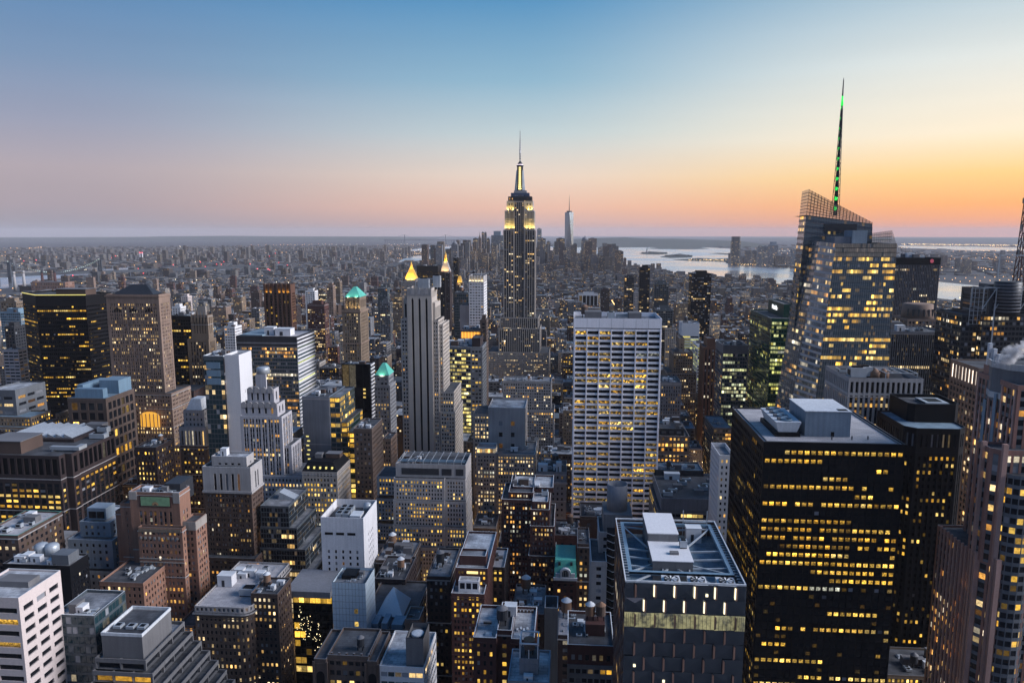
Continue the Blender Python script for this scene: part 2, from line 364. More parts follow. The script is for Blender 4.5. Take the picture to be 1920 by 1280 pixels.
def facade(acc, A, B, z0, z1, st, rng):
    """one wall from A to B (left to right seen from outside): piers, recessed spandrels, reveals and panes"""
    A = np.array(A, float); B = np.array(B, float); W = np.linalg.norm(B-A)
    if W < 0.05: return
    U = (B-A)/W; Nn = np.array((U[1], -U[0]))
    def put(lst, x, z, d):                       # arrays (n,4) -> world quads
        p = np.empty(x.shape+(3,))
        p[..., 0] = A[0]+U[0]*x-Nn[0]*d; p[..., 1] = A[1]+U[1]*x-Nn[1]*d; p[..., 2] = z
        lst.append(p)
    def rects(lst, xa, xb, za, zb, d):
        xa, xb, za, zb, d = np.broadcast_arrays(*[np.asarray(v, float).ravel() for v in (xa, xb, za, zb, d)])
        put(lst, np.stack([xa, xb, xb, xa], 1), np.stack([za, za, zb, zb], 1), np.stack([d]*4, 1))
    H = z1-z0
    if st is None:
        rects(acc.wall, 0, W, z0, z1, 0); return
    zt, zb = z1-st['top'], z0+st['bot']
    m = min(st['m'], W*0.3)
    nb = int(round((W-2*m)/st['bay'])); nf = int(round((zt-zb)/st['fl']))
    if nb < 1 or nf < 1 or zt <= zb:
        rects(acc.wall, 0, W, z0, z1, 0); return
    bw = (W-2*m)/nb; fh = (zt-zb)/nf; d, sp = st['d'], st['sp']
    xc = m+bw*(np.arange(nb)+0.5)
    if st['pair'] and nb > 1: xc = xc+np.where(np.arange(nb) % 2 == 0, 1, -1)*st['pair']*bw
    wl, wr = xc-bw*st['wf']/2, xc+bw*st['wf']/2
    rects(acc.wall, 0, W, zt, z1, 0)
    if st['bot'] > 0: rects(acc.wall, 0, W, z0, zb, 0)
    pe = np.concatenate([[0], wr]); ps = np.concatenate([wl, [W]])
    rects(acc.wall, pe, ps, zb, zt, 0)
    # reveals along the piers
    for xs in (wl, wr):
        x = np.stack([xs]*4, 1); z = np.tile([zb, zb, zt, zt], (nb, 1)); dd = np.tile([0, d, d, 0], (nb, 1))
        put(acc.wall, x, z, dd.astype(float))
    s0 = zb+fh*(np.arange(nf)+st['sill']); s1 = s0+fh*st['hf']
    s1 = np.minimum(s1, zb+fh*(np.arange(nf)+1)-0.02)
    za = np.concatenate([[zb], s1]); zz = np.concatenate([s0, [zt]])
    XA, ZA = np.meshgrid(wl, za); XB, ZB = np.meshgrid(wr, zz)
    tgt = acc.span if st['spm'] is not None else acc.wall
    rects(tgt, XA, XB, ZA, ZB, sp)
    if sp > 0:
        x = np.stack([wl, wr, wr, wl], 1)
        put(acc.wall, x, np.full((nb, 4), zt), np.tile([0, 0, sp, sp], (nb, 1)).astype(float))
    XA, S0 = np.meshgrid(wl, s0); XB, S1 = np.meshgrid(wr, s1)
    XA, XB, S0, S1 = XA.ravel(), XB.ravel(), S0.ravel(), S1.ravel()
    if d > sp:
        for s in (S0, S1):
            put(tgt, np.stack([XA, XB, XB, XA], 1), np.stack([s]*4, 1), np.tile([sp, sp, d, d], (len(s), 1)).astype(float))
    cells = lit_cells(rng, nf, nb, st).reshape(-1, 4)
    if st['solo']:
        ang = math.atan2(U[1], U[0])
        for i in range(len(XA)):
            p = A+U*XA[i]-Nn*d
            acc.solo.append((p[0], p[1], S0[i], ang, XB[i]-XA[i], S1[i]-S0[i], tuple(cells[i])))
        return
    n0 = len(acc.pane); rects(acc.pane, XA, XB, S0, S1, d)
    acc.col.append(cells)
def patch(acc, P00, P10, P11, P01, nu, nv, st, rng, frac=(0.08, 0.30), dep=0.25):
    """a leaning or twisted curtain wall: bilinear grid of panes over spandrel strips"""
    P00, P10, P11, P01 = [np.array(p, float) for p in (P00, P10, P11, P01)]
    nrm = np.cross(P10-P00, P01-P00); nrm /= np.linalg.norm(nrm)
    def pt(u, v, d=0.0):
        u = np.asarray(u)[..., None]; v = np.asarray(v)[..., None]
        return P00*(1-u)*(1-v)+P10*u*(1-v)+P11*u*v+P01*(1-u)*v+nrm*d
    def rect(u0, u1, v0, v1, d):
        return np.stack([pt(u0, v0, d), pt(u1, v0, d), pt(u1, v1, d), pt(u0, v1, d)], 1)
    j = np.arange(nv); i = np.arange(nu)
    z = np.zeros(nv)
    acc.wall.append(rect(z, z+1, j/nv, (j+frac[1])/nv, 0.0))
    acc.wall.append(rect(z, z+1, (j+1-0.03)/nv, (j+1)/nv, 0.0))
    k = np.arange(nu+1); zz = np.zeros(nu+1)
    h = frac[0]/2/nu
    acc.span.append(rect(np.clip(k/nu-h, 0, 1), np.clip(k/nu+h, 0, 1), zz, zz+1, 0.07))
    I, J = np.meshgrid(i, j); I, J = I.ravel(), J.ravel()
    acc.pane.append(rect(I/nu, (I+1)/nu, (J+frac[1])/nv, (J+1-0.03)/nv, -dep))
    acc.col.append(lit_cells(rng, nv, nu, st).reshape(-1, 4))

PANE = {}
def pane_object(parent, base, p, mat, name='window'):
    """one pane as a part; panes of like size and light share a mesh"""
    x, y, z, ang, w, h, c = p
    key = (round(w, 2), round(h, 2), tuple(round(v*4)/4 for v in c[:3]), round(c[3]*3)/3, mat.name)
    if key not in PANE:
        q = [[(0, 0, 0), (w, 0, 0), (w, 0, h), (0, 0, h)], [(0, .06, h), (w, .06, h), (w, .06, 0), (0, .06, 0)]]
        PANE[key] = quad_mesh('window', q, mat, cols=[c, c])
    o = link(name, PANE[key], parent, (x-base[0], y-base[1], z-base[2]))
    o.rotation_euler = (0, 0, ang)
    return o

# ------------------------------------------------------------------ buildings
HEROES = []                                     # footprints kept free of filler
class Bld:
    def __init__(self, name, label, cx, cy, cat='building', group=None, seed=None, z=0.0):
        self.base = np.array((cx, cy, z), float)
        self.root = bpy.data.objects.new(name, None); COL.objects.link(self.root)
        self.root.location = (cx, cy, z); self.root.empty_display_size = 2
        tag(self.root, label, cat, group)
        self.rng = np.random.default_rng(seed if seed is not None else abs(int(cx*7+cy*13+len(label)*101)) % 99991)
        self.foot = None
        self.short = label.split(' with ')[0].split(',')[0].split(' whose ')[0].split(' between ')[0].split(' behind ')[0]
    def part(self, name, quads, mat, parent=None, cols=None, midx=None, kind=None):
        q = np.concatenate([np.asarray(x, float).reshape(-1, 4, 3) for x in quads])
        me = quad_mesh(name, q-self.base, mat, cols, midx)
        o = link(name, me, parent or self.root)
        if kind: o['kind'] = kind
        return o
    def solid(self, name, boxes, mat, parent=None):
        return self.part(name, [box_quads(boxes)], mat, parent)
    def shape(self, name, verts, faces, mat, parent=None, smooth=False):
        v = np.asarray(verts, float)-self.base
        return link(name, poly_mesh(name, v, faces, mat, smooth), parent or self.root)
    def spun(self, name, profile, x, y, z, mat, n=16, parent=None, smooth=True):
        v, f = lathe(profile, n)
        v = [(a+x, b+y, c+z) for a, b, c in v]
        return self.shape(name, v, f, mat, parent, smooth)
    def flush(self, acc, wall, st, name='wall', span=None, win=None, extra_cap=None):
        o = self.part(name, acc.wall, wall) if acc.wall else None
        if acc.span: self.part('spandrels', acc.span, span or wall, o, kind='stuff')
        w = win or (st or {}).get('win') or WIN
        if acc.pane: self.part('windows', acc.pane, w, o, cols=np.concatenate(acc.col), kind='stuff')
        if acc.solo:
            ps = acc.solo; near = ps
            if len(ps) > 290:
                ps = sorted(ps, key=lambda p: (p[0]**2+p[1]**2+(p[2]-CAM_H)**2)); near, rest = ps[:290], ps[290:]
                q, c = [], []
                for x, y, z, a, pw, ph, cc in rest:
                    u = (math.cos(a)*pw, math.sin(a)*pw)
                    q.append([(x, y, z), (x+u[0], y+u[1], z), (x+u[0], y+u[1], z+ph), (x, y, z+ph)]); c.append(cc)
                self.part('windows', [np.array(q)], w, o, cols=c, kind='stuff')
            off = self.base
            for p in near: pane_object(o, off, p, w)
        return o
    def tier(self, x0, x1, y0, y1, z0, z1, st, wall, roof=tar, par=1.1, cop=None, side=None, left=None, right=None, back=None,
             span=None, win=None, name='wall', roofname='roof', front=True):
        poly = [(x0, y0), (x1, y0), (x1, y1), (x0, y1)]
        side = side if side is not None else st
        sts = [st if front else None, right if right is not None else side, back, left if left is not None else side]
        return self.prism(poly, z0, z1, sts, wall, roof, par, cop, span, win, name, roofname)
    def prism(self, poly, z0, z1, sts, wall, roof=tar, par=1.1, cop=None, span=None, win=None, name='wall', roofname='roof'):
        acc = Acc(); n = len(poly)
        if not isinstance(sts, (list, tuple)): sts = [sts]*n
        spm = None
        for i in range(n):
            s = sts[i] if sts[i] != 'blank' else None
            if s and s['spm']: spm = s['spm']
            facade(acc, poly[i], poly[(i+1) % n], z0, z1, s, self.rng)
        P = np.array(poly, float); c = P.mean(0)
        if wall in BELT and z1-z0 > 22:
            bm_ = pale_stone if self.rng.random() < .4 else wall
            for zb_ in ([z1-2.4, z0+(z1-z0)*.72, z0+(z1-z0)*.4] if z1-z0 > 45 else [z1-2.0, z0+(z1-z0)*.6]):
                bq = []
                for i in range(n):
                    a_, b_ = P[i], P[(i+1) % n]; e_ = (b_-a_)/np.linalg.norm(b_-a_); e0 = (a_-P[i-1])/np.linalg.norm(a_-P[i-1]); d_ = P[(i+2) % n]; e2 = (d_-b_)/np.linalg.norm(d_-b_)
                    m0_ = np.array((e_[1]+e0[1], -e_[0]-e0[0])); m1_ = np.array((e_[1]+e2[1], -e_[0]-e2[0])); m0_ = a_+m0_/(1+e_@e0)*.22; m1_ = b_+m1_/(1+e_@e2)*.22
                    bq += [[(*m0_, zb_), (*m1_, zb_), (*m1_, zb_+.55), (*m0_, zb_+.55)], [(*a_, zb_+.55), (*b_, zb_+.55), (*m1_, zb_+.55), (*m0_, zb_+.55)], [(*a_, zb_), (*b_, zb_), (*m1_, zb_), (*m0_, zb_)]]
                self.part('belt_course', [np.array(bq)], bm_)
        t = 0.35
        inner = []
        for i in range(n):                      # inset polygon
            a, b, d = P[i-1], P[i], P[(i+1) % n]
            e1 = (b-a)/np.linalg.norm(b-a); e2 = (d-b)/np.linalg.norm(d-b)
            n1 = np.array((-e1[1], e1[0])); n2 = np.array((-e2[1], e2[0]))
            k = (n1+n2)/(1+n1@n2); inner.append(b+k*t)
        first = next((s for s in sts if isinstance(s, dict)), None)
        o = self.flush(acc, wall, first, name, span or spm, win)
        zr = z1-par
        cap, inn = [], []
        for i in range(n):
            j = (i+1) % n
            cap.append([(*P[i], z1), (*P[j], z1), (*inner[j], z1), (*inner[i], z1)])
            inn.append([(*inner[i], zr), (*inner[j], zr), (*inner[j], z1), (*inner[i], z1)])
        r_ = self.shape(roofname, [(*p, zr) for p in inner], [tuple(range(n))], roof)
        self.part('parapet', [np.array(cap+inn)], [cop or dark_coping, wall], r_, midx=[0]*n+[1]*n)
        self.roof_obj = r_
        if self.foot is None or (P[:, 0].max()-P[:, 0].min()) > self.foot[1]-self.foot[0]-1:
            f = self.foot or (1e9, -1e9, 1e9, -1e9)
            self.foot = (min(f[0], P[:, 0].min()), max(f[1], P[:, 0].max()), min(f[2], P[:, 1].min()), max(f[3], P[:, 1].max()))
        return o
    def done(self, pad=1.0):
        f = self.foot
        if f: HEROES.append((f[0]-pad, f[1]+pad, f[2]-pad, f[3]+pad, getattr(self, "H", 180.0), self.short))
        return self

def unit(name, quads, mats, midx=None):
    return quad_mesh(name, np.asarray(quads), mats, midx=midx)
U_BOX = unit('bulkhead', box_quads([[-.5, .5, -.5, .5, 0, 1]]), concrete)
U_BRICK = unit('bulkhead', box_quads([[-.5, .5, -.5, .5, 0, 1], [-.53, .53, -.53, .53, 1, 1.05]]), [brown_brick, dark_coping], [0]*6+[1]*6)
U_AC = unit('air_handler', box_quads([[-.5, .5, -.5, .5, .15, 1], [-.46, .46, -.46, .46, 0, .15], [-.3, .3, -.3, .3, 1, 1.12], [-.505, -.5, -.35, .35, .3, .8]]), [steel, black_metal], [0]*6+[1]*6+[1]*6+[1]*6)
U_DUCT = unit('duct', box_quads([[-.5, .5, -.12, .12, .3, .75], [-.46, -.40, -.1, .1, 0, .3], [.40, .46, -.1, .1, 0, .3], [.3, .5, -.13, .5, .28, .77]]), steel)
U_WHITE = unit('penthouse', box_quads([[-.5, .5, -.5, .5, 0, 1], [-.52, .52, -.52, .52, 1, 1.04], [-.2, .0, -.51, -.5, 0, .6]]), [white_panel, coping, dark_metal], [0]*6+[1]*6+[2]*6)
U_SKY = unit('skylight', np.array([[(-.5,-.5,0),(.5,-.5,0),(.35,-.3,.6),(-.35,-.3,.6)], [(.5,-.5,0),(.5,.5,0),(.35,.3,.6),(.35,-.3,.6)], [(.5,.5,0),(-.5,.5,0),(-.35,.3,.6),(.35,.3,.6)], [(-.5,.5,0),(-.5,-.5,0),(-.35,-.3,.6),(-.35,.3,.6)], [(-.35,-.3,.6),(.35,-.3,.6),(.35,.3,.6),(-.35,.3,.6)]]), steel)
def _fan_mesh():
    q = list(box_quads([[-.5, .5, -.5, .5, .12, .8], [-.46, .46, -.46, .46, 0, .12]])); mi = [0]*6+[1]*6
    for cx_ in (-.24, .24):
        for k in range(10):
            a_, b_ = 2*math.pi*k/10, 2*math.pi*(k+1)/10
            q.append([(cx_+.2*math.cos(a_), .3*math.sin(a_), .8), (cx_+.2*math.cos(b_), .3*math.sin(b_), .8), (cx_+.2*math.cos(b_), .3*math.sin(b_), .95), (cx_+.2*math.cos(a_), .3*math.sin(a_), .95)]); mi.append(0)
            q.append([(cx_, 0, .84), (cx_+.19*math.cos(a_), .28*math.sin(a_), .84), (cx_+.19*math.cos(b_), .28*math.sin(b_), .84), (cx_, 0, .84)]); mi.append(1)
    return unit('fan_unit', np.array(q), [steel, black_metal], mi)
U_FAN = _fan_mesh()
U_PIPE = unit('pipe_run', np.array(bar_quads((-.5, 0, .5), (.5, 0, .5), .06)+bar_quads((-.5, .1, .5), (.5, .1, .5), .05)+bar_quads((-.45, 0, 0), (-.45, 0, .5), .04)+bar_quads((.45, 0, 0), (.45, 0, .5), .04)+bar_quads((0, 0, 0), (0, 0, .5), .04)), steel)
U_RAIL = unit('railing', np.array(sum([bar_quads((-.5+k/8, 0, 0), (-.5+k/8, 0, 1), .012) for k in range(9)], [])+bar_quads((-.5, 0, 1), (.5, 0, 1), .015)+bar_quads((-.5, 0, .5), (.5, 0, .5), .012)), steel)
U_VENT = unit('vent_stack', np.array(bar_quads((0, 0, 0), (0, 0, 1), .35)+list(box_quads([[-.3, .3, -.3, .3, 1.0, 1.15]]))), steel)
def _tank_mesh(roofmat, bodymat):
    v, f = lathe([(1.0, 1.1), (1.02, 1.2), (0.97, 3.2), (1.08, 3.2), (0.55, 3.62), (0.05, 3.9)], 14)
    mi = [0]*14*2+[1]*14*3+[1, 0]
    k = len(v)
    for sx in (-.62, .62):
        for sy in (-.62, .62):
            b = len(v); w = .09
            v += [(sx+a*w, sy+c*w, z) for z in (0, 1.15) for a, c in ((-1,-1),(1,-1),(1,1),(-1,1))]
            f += [(b,b+1,b+5,b+4),(b+1,b+2,b+6,b+5),(b+2,b+3,b+7,b+6),(b+3,b,b+4,b+7)]; mi += [2]*4
    me = poly_mesh('water_tank', v, f, [bodymat, roofmat, black_metal])
    me.polygons.foreach_set('material_index', mi)
    return me
U_TANKS = [_tank_mesh(wood, brown_stone), _tank_mesh(coping, wood), _tank_mesh(dark_coping, dark_metal)]
def put_unit(B, name, me, x, y, z, sx, sy, sz, rz=0.0, parent=None):
    o = link(name, me, parent or B.root, tuple(np.array((x, y, z))-B.base))
    o.scale = (sx, sy, sz); o.rotation_euler = (0, 0, rz)
    return o
def tank(B, x, y, z, r_=2.2, kind=0, h=None):
    return put_unit(B, 'water_tank', U_TANKS[kind], x, y, z, r_, r_, h or r_*1.05)
def clutter(B, x0, x1, y0, y1, z, n=4, seed=0, tanks=0.5, scale=1.0):
    """the usual small plant of a Manhattan roof"""
    rng = np.random.default_rng(seed+int(abs(x0*3+y0*5)) % 9999)
    w, d = x1-x0, y1-y0
    if w < 4 or d < 4: return
    if rng.random() < tanks:
        tank(B, x0+w*rng.uniform(.2, .8), y0+d*rng.uniform(.3, .8), z, rng.uniform(1.6, 2.4)*min(1.2, scale), int(rng.integers(0, 3)))
    for i in range(int(n*2.1)):
        k = rng.random(); s = min(1.0, w/18)*scale
        x, y = x0+w*rng.uniform(.15, .85), y0+d*rng.uniform(.15, .85)
        if i % 2: put_unit(B, *((('fan_unit', U_FAN), ('pipe_run', U_PIPE), ('vent_stack', U_VENT), ('pipe_run', U_PIPE))[int(rng.integers(0, 4))]), x0+w*rng.uniform(.08, .92), y0+d*rng.uniform(.08, .92), z, *((rng.uniform(3, 6)*s, rng.uniform(2, 3)*s, 1.7*s)), rng.choice([0, R(90)]))
        if k < .3: put_unit(B, 'air_handler', U_AC, x, y, z, rng.uniform(2, 5)*s, rng.uniform(1.6, 3.5)*s, rng.uniform(1.3, 2.6)*s, rng.choice([0, R(90)]))
        elif k < .5: put_unit(B, 'bulkhead', U_BOX if rng.random() < .5 else U_BRICK, x, y, z, rng.uniform(3, 7)*s, rng.uniform(3, 6)*s, rng.uniform(2.5, 4.5)*s)
        elif k < .68: put_unit(B, 'duct', U_DUCT, x, y, z, rng.uniform(4, 9)*s, rng.uniform(3, 6)*s, 1.6*s, rng.choice([0, R(90), R(180)]))
        elif k < .84: put_unit(B, 'skylight', U_SKY, x, y, z, rng.uniform(2, 5)*s, rng.uniform(2, 4)*s, 1.4*s)
        else: put_unit(B, 'penthouse', U_WHITE, x, y, z, rng.uniform(3, 6)*s, rng.uniform(3, 5)*s, rng.uniform(2.5, 3.6)*s)
def spot_light(B, x, y, z, to, power, color=(1.0, 0.72, 0.22), size=1.5, blend=0.9, cone=110):
    d = bpy.data.lights.new('floodlight', 'SPOT'); d.energy = power; d.color = color; d.spot_size = R(cone); d.spot_blend = blend
    d.shadow_soft_size = size
    o = bpy.data.objects.new('floodlight', d); COL.objects.link(o); o.parent = B.root
    o.location = tuple(np.array((x, y, z))-B.base)
    o.rotation_euler = Vector(np.array(to, float)-np.array((x, y, z))).to_track_quat('-Z', 'Y').to_euler()
    return o
def span_px(Y, xl, xr, yt):
    a, b = at(xl, yt, Y), at(xr, yt, Y)
    return a[0], b[0], (a[2]+b[2])/2

# ================================================================== the buildings one can name by eye
def tower(name, label, Y, xl, xr, yt, xb=None, depth=None, cat='building', group=None, seed=None):
    x0, x1, H = span_px(Y, xl, xr, yt)
    if depth is None:
        depth = abs(far_edge(x1 if x1 < 0 else x0, H, xb)-Y) if xb is not None else (x1-x0)
        depth = min(max(depth, 6), 140)
    B = Bld(name, label, (x0+x1)/2, Y+depth/2, cat, group, seed)
    B.x0, B.x1, B.y0, B.y1, B.H = x0, x1, Y, Y+depth, H
    return B
def zof(px, py, Y): return at(px, py, Y)[2]
def xof(px, py, Y): return at(px, py, Y)[0]

# ---- white ribbon-window office at the lower left
B = tower('office_block', 'pinkish white stone office block with ribbon windows and a pale flat roof, lowest left corner', 230, -70, 34, 1118, xb=113, seed=3)
sR = style(bay=(B.y1-B.y0-2)/3, fl=4.3, wf=0.72, hf=0.46, d=0.5, top=2.6, m=1.0, lit=0.12, pal=YELLOW, blind=0.1, sill=0.2, solo=True, win=WIN_ROOM)
sF = style(bay=9.0, fl=4.3, wf=0.92, hf=0.46, d=0.5, top=2.6, m=0.6, lit=0.22, pal=YELLOW, blind=0.1, sill=0.2, solo=True, win=WIN_ROOM)
B.tier(B.x0, B.x1, B.y0, B.y1, 0, B.H, sF, pink_stone, white_roof, par=0.8, cop=coping, right=sR)
put_unit(B, 'bulkhead', U_BOX, B.x0+12, B.y1-10, B.H-.8, 12, 6, 2.2)
B.done()
# ---- green glass block tucked behind it
B = tower('office_block', 'dark teal glass block wedged behind the pinkish white stone office', 250, 100, 176, 1152, xb=190, seed=4)
s = style(bay=2.2, fl=4.0, wf=0.9, hf=0.8, d=0.12, top=1.0, m=0.2, lit=0.07, pal=CREAM, blind=0.12, win=WIN_TEAL)
B.tier(B.x0, B.x1, B.y0, B.y1+14, 0, B.H, s, glass_frame, grey_roof, par=1.2, cop=coping); clutter(B, B.x0, B.x1, B.y0, B.y1, B.H-1.2, 3, 5, 0)
B.done()
# ---- terraced concrete office
B = tower('terraced_office', 'grey concrete office stepping down in terraces with a boxy rooftop plant room', 245, 190, 266, 1192, xb=304, seed=5)
zs = B.H
B.solid('plant_room', [[B.x0, B.x1, B.y0, B.y0+20, zs-10, zs]], concrete)
B.solid('plant_room_rim', [[B.x0-.1, B.x1+.1, B.y0-.1, B.y0+.3, zs, zs+1.2], [B.x0-.1, B.x1+.1, B.y0+19.7, B.y0+20.1, zs, zs+1.2], [B.x0-.1, B.x0+.3, B.y0+.3, B.y0+19.7, zs, zs+1.2], [B.x1-.3, B.x1+.1, B.y0+.3, B.y0+19.7, zs, zs+1.2]], coping); B.solid('plant_room_roof', [[B.x0+1, B.x1-1, B.y0+1, B.y0+19, zs+0.01, zs+0.05]], tar)
for fx in (0.2, 0.52, 0.8): put_unit(B, 'cooling_fan', U_AC, B.x0+(B.x1-B.x0)*fx, B.y0+6, zs, 3.0, 3.0, 1.2)
for i in range(9):
    z1 = zs-8-i*4.3; g = 3.2*i
    st = style(bay=8.0, fl=4.3, wf=0.95, hf=0.62, d=1.2, top=0.05, m=0.3, lit=0.12, run=2, pal=YELLOW, sill=0.0, blind=0.05)
    B.tier(B.x0-2-0.4*i, B.x1+2+g, B.y0-2-1.4*i if i < 6 else B.y0-10-0.01*i, B.y0+26+0.3*i, z1-4.3 if i < 8 else 0, z1, st, concrete, tar if i else white_roof, par=1.3, cop=concrete, roofname='terrace')
B.foot = (B.x0-6, B.x1+30, B.y0-12, B.y0+30); B.done()
# ---- green mosaic tower in orange brick
B = tower('setback_tower', 'orange brick setback tower with a green tiled panel under its flat crown', 370, 242, 335, 922, xb=355, seed=6)
x0, x1, y0, y1, H = B.x0, B.x1, B.y0, B.y1, B.H
fl = 3.55
sb = style(bay=2.7, fl=fl, wf=0.5, hf=0.6, d=0.4, sp=0.25, top=11.0, m=4.2, pair=0.06, lit=0.10, blind=0.35, pal=WARM, spm=brown_brick)
sb2 = style(bay=2.35, fl=fl, wf=0.54, hf=0.56, d=0.4, top=1.6, m=1.0, pair=0.07, lit=0.14, blind=0.55, pal=WARM)
sbl = style(bay=5, fl=fl, wf=.2, hf=.5, d=.4, top=4, m=2.5, lit=.05, blind=.5)
B.tier(x0, x1, y0, y1, 0, H, sb, orange_brick, white_roof, par=1.4, cop=coping, side=style(bay=3.2, fl=fl, wf=.42, hf=.6, d=.4, top=11, m=2.5, lit=.1, blind=.3), name='tower')
xl_, xl2 = xof(218, 955, 376), xof(229, 945, 374)
B.tier(xl2, x0, y0+2, y1, 0, zof(236, 943, 372), sbl, orange_brick, tar, cop=warm_stone, name='shoulder')
B.tier(xl_, xl2, y0+5, y1+4, 0, zof(224, 957, 375), sbl, orange_brick, tar, cop=warm_stone, name='shoulder')
xa, xb_ = xof(258, 989, 366), xof(341, 989, 366); zt2 = zof(300, 989, 366)
B.tier(xa, xb_, y0-4, y0, 0, zt2, sb2, orange_brick, tar, cop=warm_stone, name='bay')
xq0, xq1 = xof(341, 976, 372), xof(366, 976, 372); zt3 = zof(352, 977, 372); yq = far_edge(xq1, zt3, 383)
B.tier(xq0, xq1, y0+2, max(yq, y0+14), 0, zt3, sb2, orange_brick, tar, cop=warm_stone, name='shoulder')
xw0, xw1 = xof(186, 1091, 345), xof(268, 1091, 345); zw = zof(230, 1091, 345)
B.tier(xw0, xw1, 345, y0+4, 0, zw, style(bay=2.8, fl=3.6, wf=.46, hf=.52, top=2, m=1, lit=.14, blind=.3, pal=WARM), orange_brick, tar, cop=dark_coping, name='wing')
clutter(B, xw0+2, xw1-2, 348, y0-2, zw-1.1, 4, 3, 0, .8)
for i in range(5):
    B.tier(xof(336, 1172, 352)+i*5.4, xof(368, 1172, 352)+i*5.4, 350-i*1.4, 372, 0, zof(350, 1168, 352)-i*5.2, style(bay=2.4, fl=3.5, wf=.5, hf=.55, top=1.0, m=.6, lit=.42, pal=WARM), orange_brick, tar, roofname='terrace', name='terrace_wing')
cx = (x0+x1)/2; w = (x1-x0)
B.solid('mosaic_frame', [[cx-w*.30, cx+w*.34, y0-.35, y0-.002, H-8.4, H-2.0]], red_brick)
mz = B.solid('mosaic_panel', [[cx-w*.27, cx+w*.31, y0-.45, y0-.352, H-7.7, H-2.7]], plain('mosaic_green', (0.22, 0.38, 0.20), 0.6))
for k in range(3):
    rr = 1.9-k*.45; mcx = cx+w*.02
    B.shape('sunburst', [(mcx+rr*math.cos(t), y0-.46-k*.02, H-7.4+rr*math.sin(t)) for t in np.linspace(0, math.pi, 10)], [tuple(range(10))], plain('mosaic_tone', ((.45, .20, .10), (.55, .38, .16), (.20, .08, .06))[k], .6), mz)
B.solid('stone_cap', [[x0-.3, x0+4.2, y0-.3, y0-.002, H-4.6, H-.2]], limestone); B.solid('stone_cap', [[x1-3.4, x1+.3, y0-.3, y0-.002, H-6, H-.2]], limestone)
B.solid('frieze', [[xa+.5, xb_-.8, y0-4.3, y0-4.002, zt2-2.6, zt2-.7]], buff_brick)
for k in range(9): B.solid('stone_arch', [[xa+1+k*(xb_-xa-2)/9, xa+2.1+k*(xb_-xa-2)/9, y0-4.25, y0-4.002, zt2-6.6, zt2-5.2]], limestone)
B.solid('stone_cap', [[xq0-.2, xq1+.2, y0+1.7, y0+1.99, zt3-5, zt3-.2]], limestone); B.solid('stone_cap', [[xq1+.01, xq1+.3, y0+2, max(yq, y0+14), zt3-5, zt3-.2]], limestone)
for zz in (18, 20): B.solid('stone_band', [[xa-.1, xb_+.1, y0-4.3, y0-3.9, zt2-zz, zt2-zz+.5]], limestone)
clutter(B, x0+1, x1-1, y0+1, y1-1, H-1.4, 7, 4, 0, .8)
B.solid('machine_house', [[x1-11, x1-2, y1-6, y1+8, H-8, H+3]], dark_metal)
B.foot = (xw0, xof(368, 1172, 352)+24, 343, y1+14); B.done()
# ---- grey stone setback block
B = tower('setback_block', 'pale blue-grey stone block with stepped top and louvred plant box, beside the orange brick tower', 380, 155, 206, 978, xb=222, seed=7)
s = style(bay=3.6, fl=3.8, wf=0.42, hf=0.5, top=1.5, m=2, lit=0.12, blind=0.2)
B.solid('louvre_box', [[B.x0+1, B.x1-4, B.y0+3, B.y0+12, B.H, B.H+7]], blue_grey)
B.solid('louvre', [[B.x0+2, (B.x0+B.x1)/2-1.7, B.y0+2.85, B.y0+2.998, B.H+1, B.H+5], [(B.x0+B.x1)/2-1.3, B.x1-5, B.y0+2.85, B.y0+2.998, B.H+1, B.H+5]], black_metal)
B.tier(B.x0-2, B.x1, B.y0, B.y0+26, B.H-9, B.H, s, blue_grey, white_roof, cop=coping)
B.tier(B.x0-7, B.x1+3, B.y0-4, B.y0+30, B.H-26, B.H-9, s, blue_grey, white_roof, cop=coping)
B.tier(B.x0-9, B.x1+6, B.y0-7, B.y0+30, 0, B.H-26, s, blue_grey, tar)
B.done()
# ---- black flat-roofed block
B = tower('brick_block', 'black glazed-brick block with two silver tanks on a white roof', 330, 5, 130, 1058, xb=165, seed=8)
s = style(bay=2.6, fl=3.5, wf=0.55, hf=0.5, top=6, m=1, lit=0.10, blind=0.15)
B.tier(B.x0, B.x1, B.y0, B.y1, 0, B.H, None, black_metal, white_roof, par=1.0, cop=dark_coping, right=s)
B.solid('setback', [[B.x0+(B.x1-B.x0)*.72, B.x1-1, B.y0+1, B.y0+9, B.H, B.H+5]], grey_panel)
for i, fx in enumerate((.3, .46)): B.spun('silver_tank', [(3.4, 0), (3.4, 5), (2.6, 5.8), (0.3, 6.3)], B.x0+(B.x1-B.x0)*fx, B.y0+14, B.H-1, steel, 18)
clutter(B, B.x0, B.x1, B.y0, B.y1, B.H-1, 5, 2, 0); B.done()
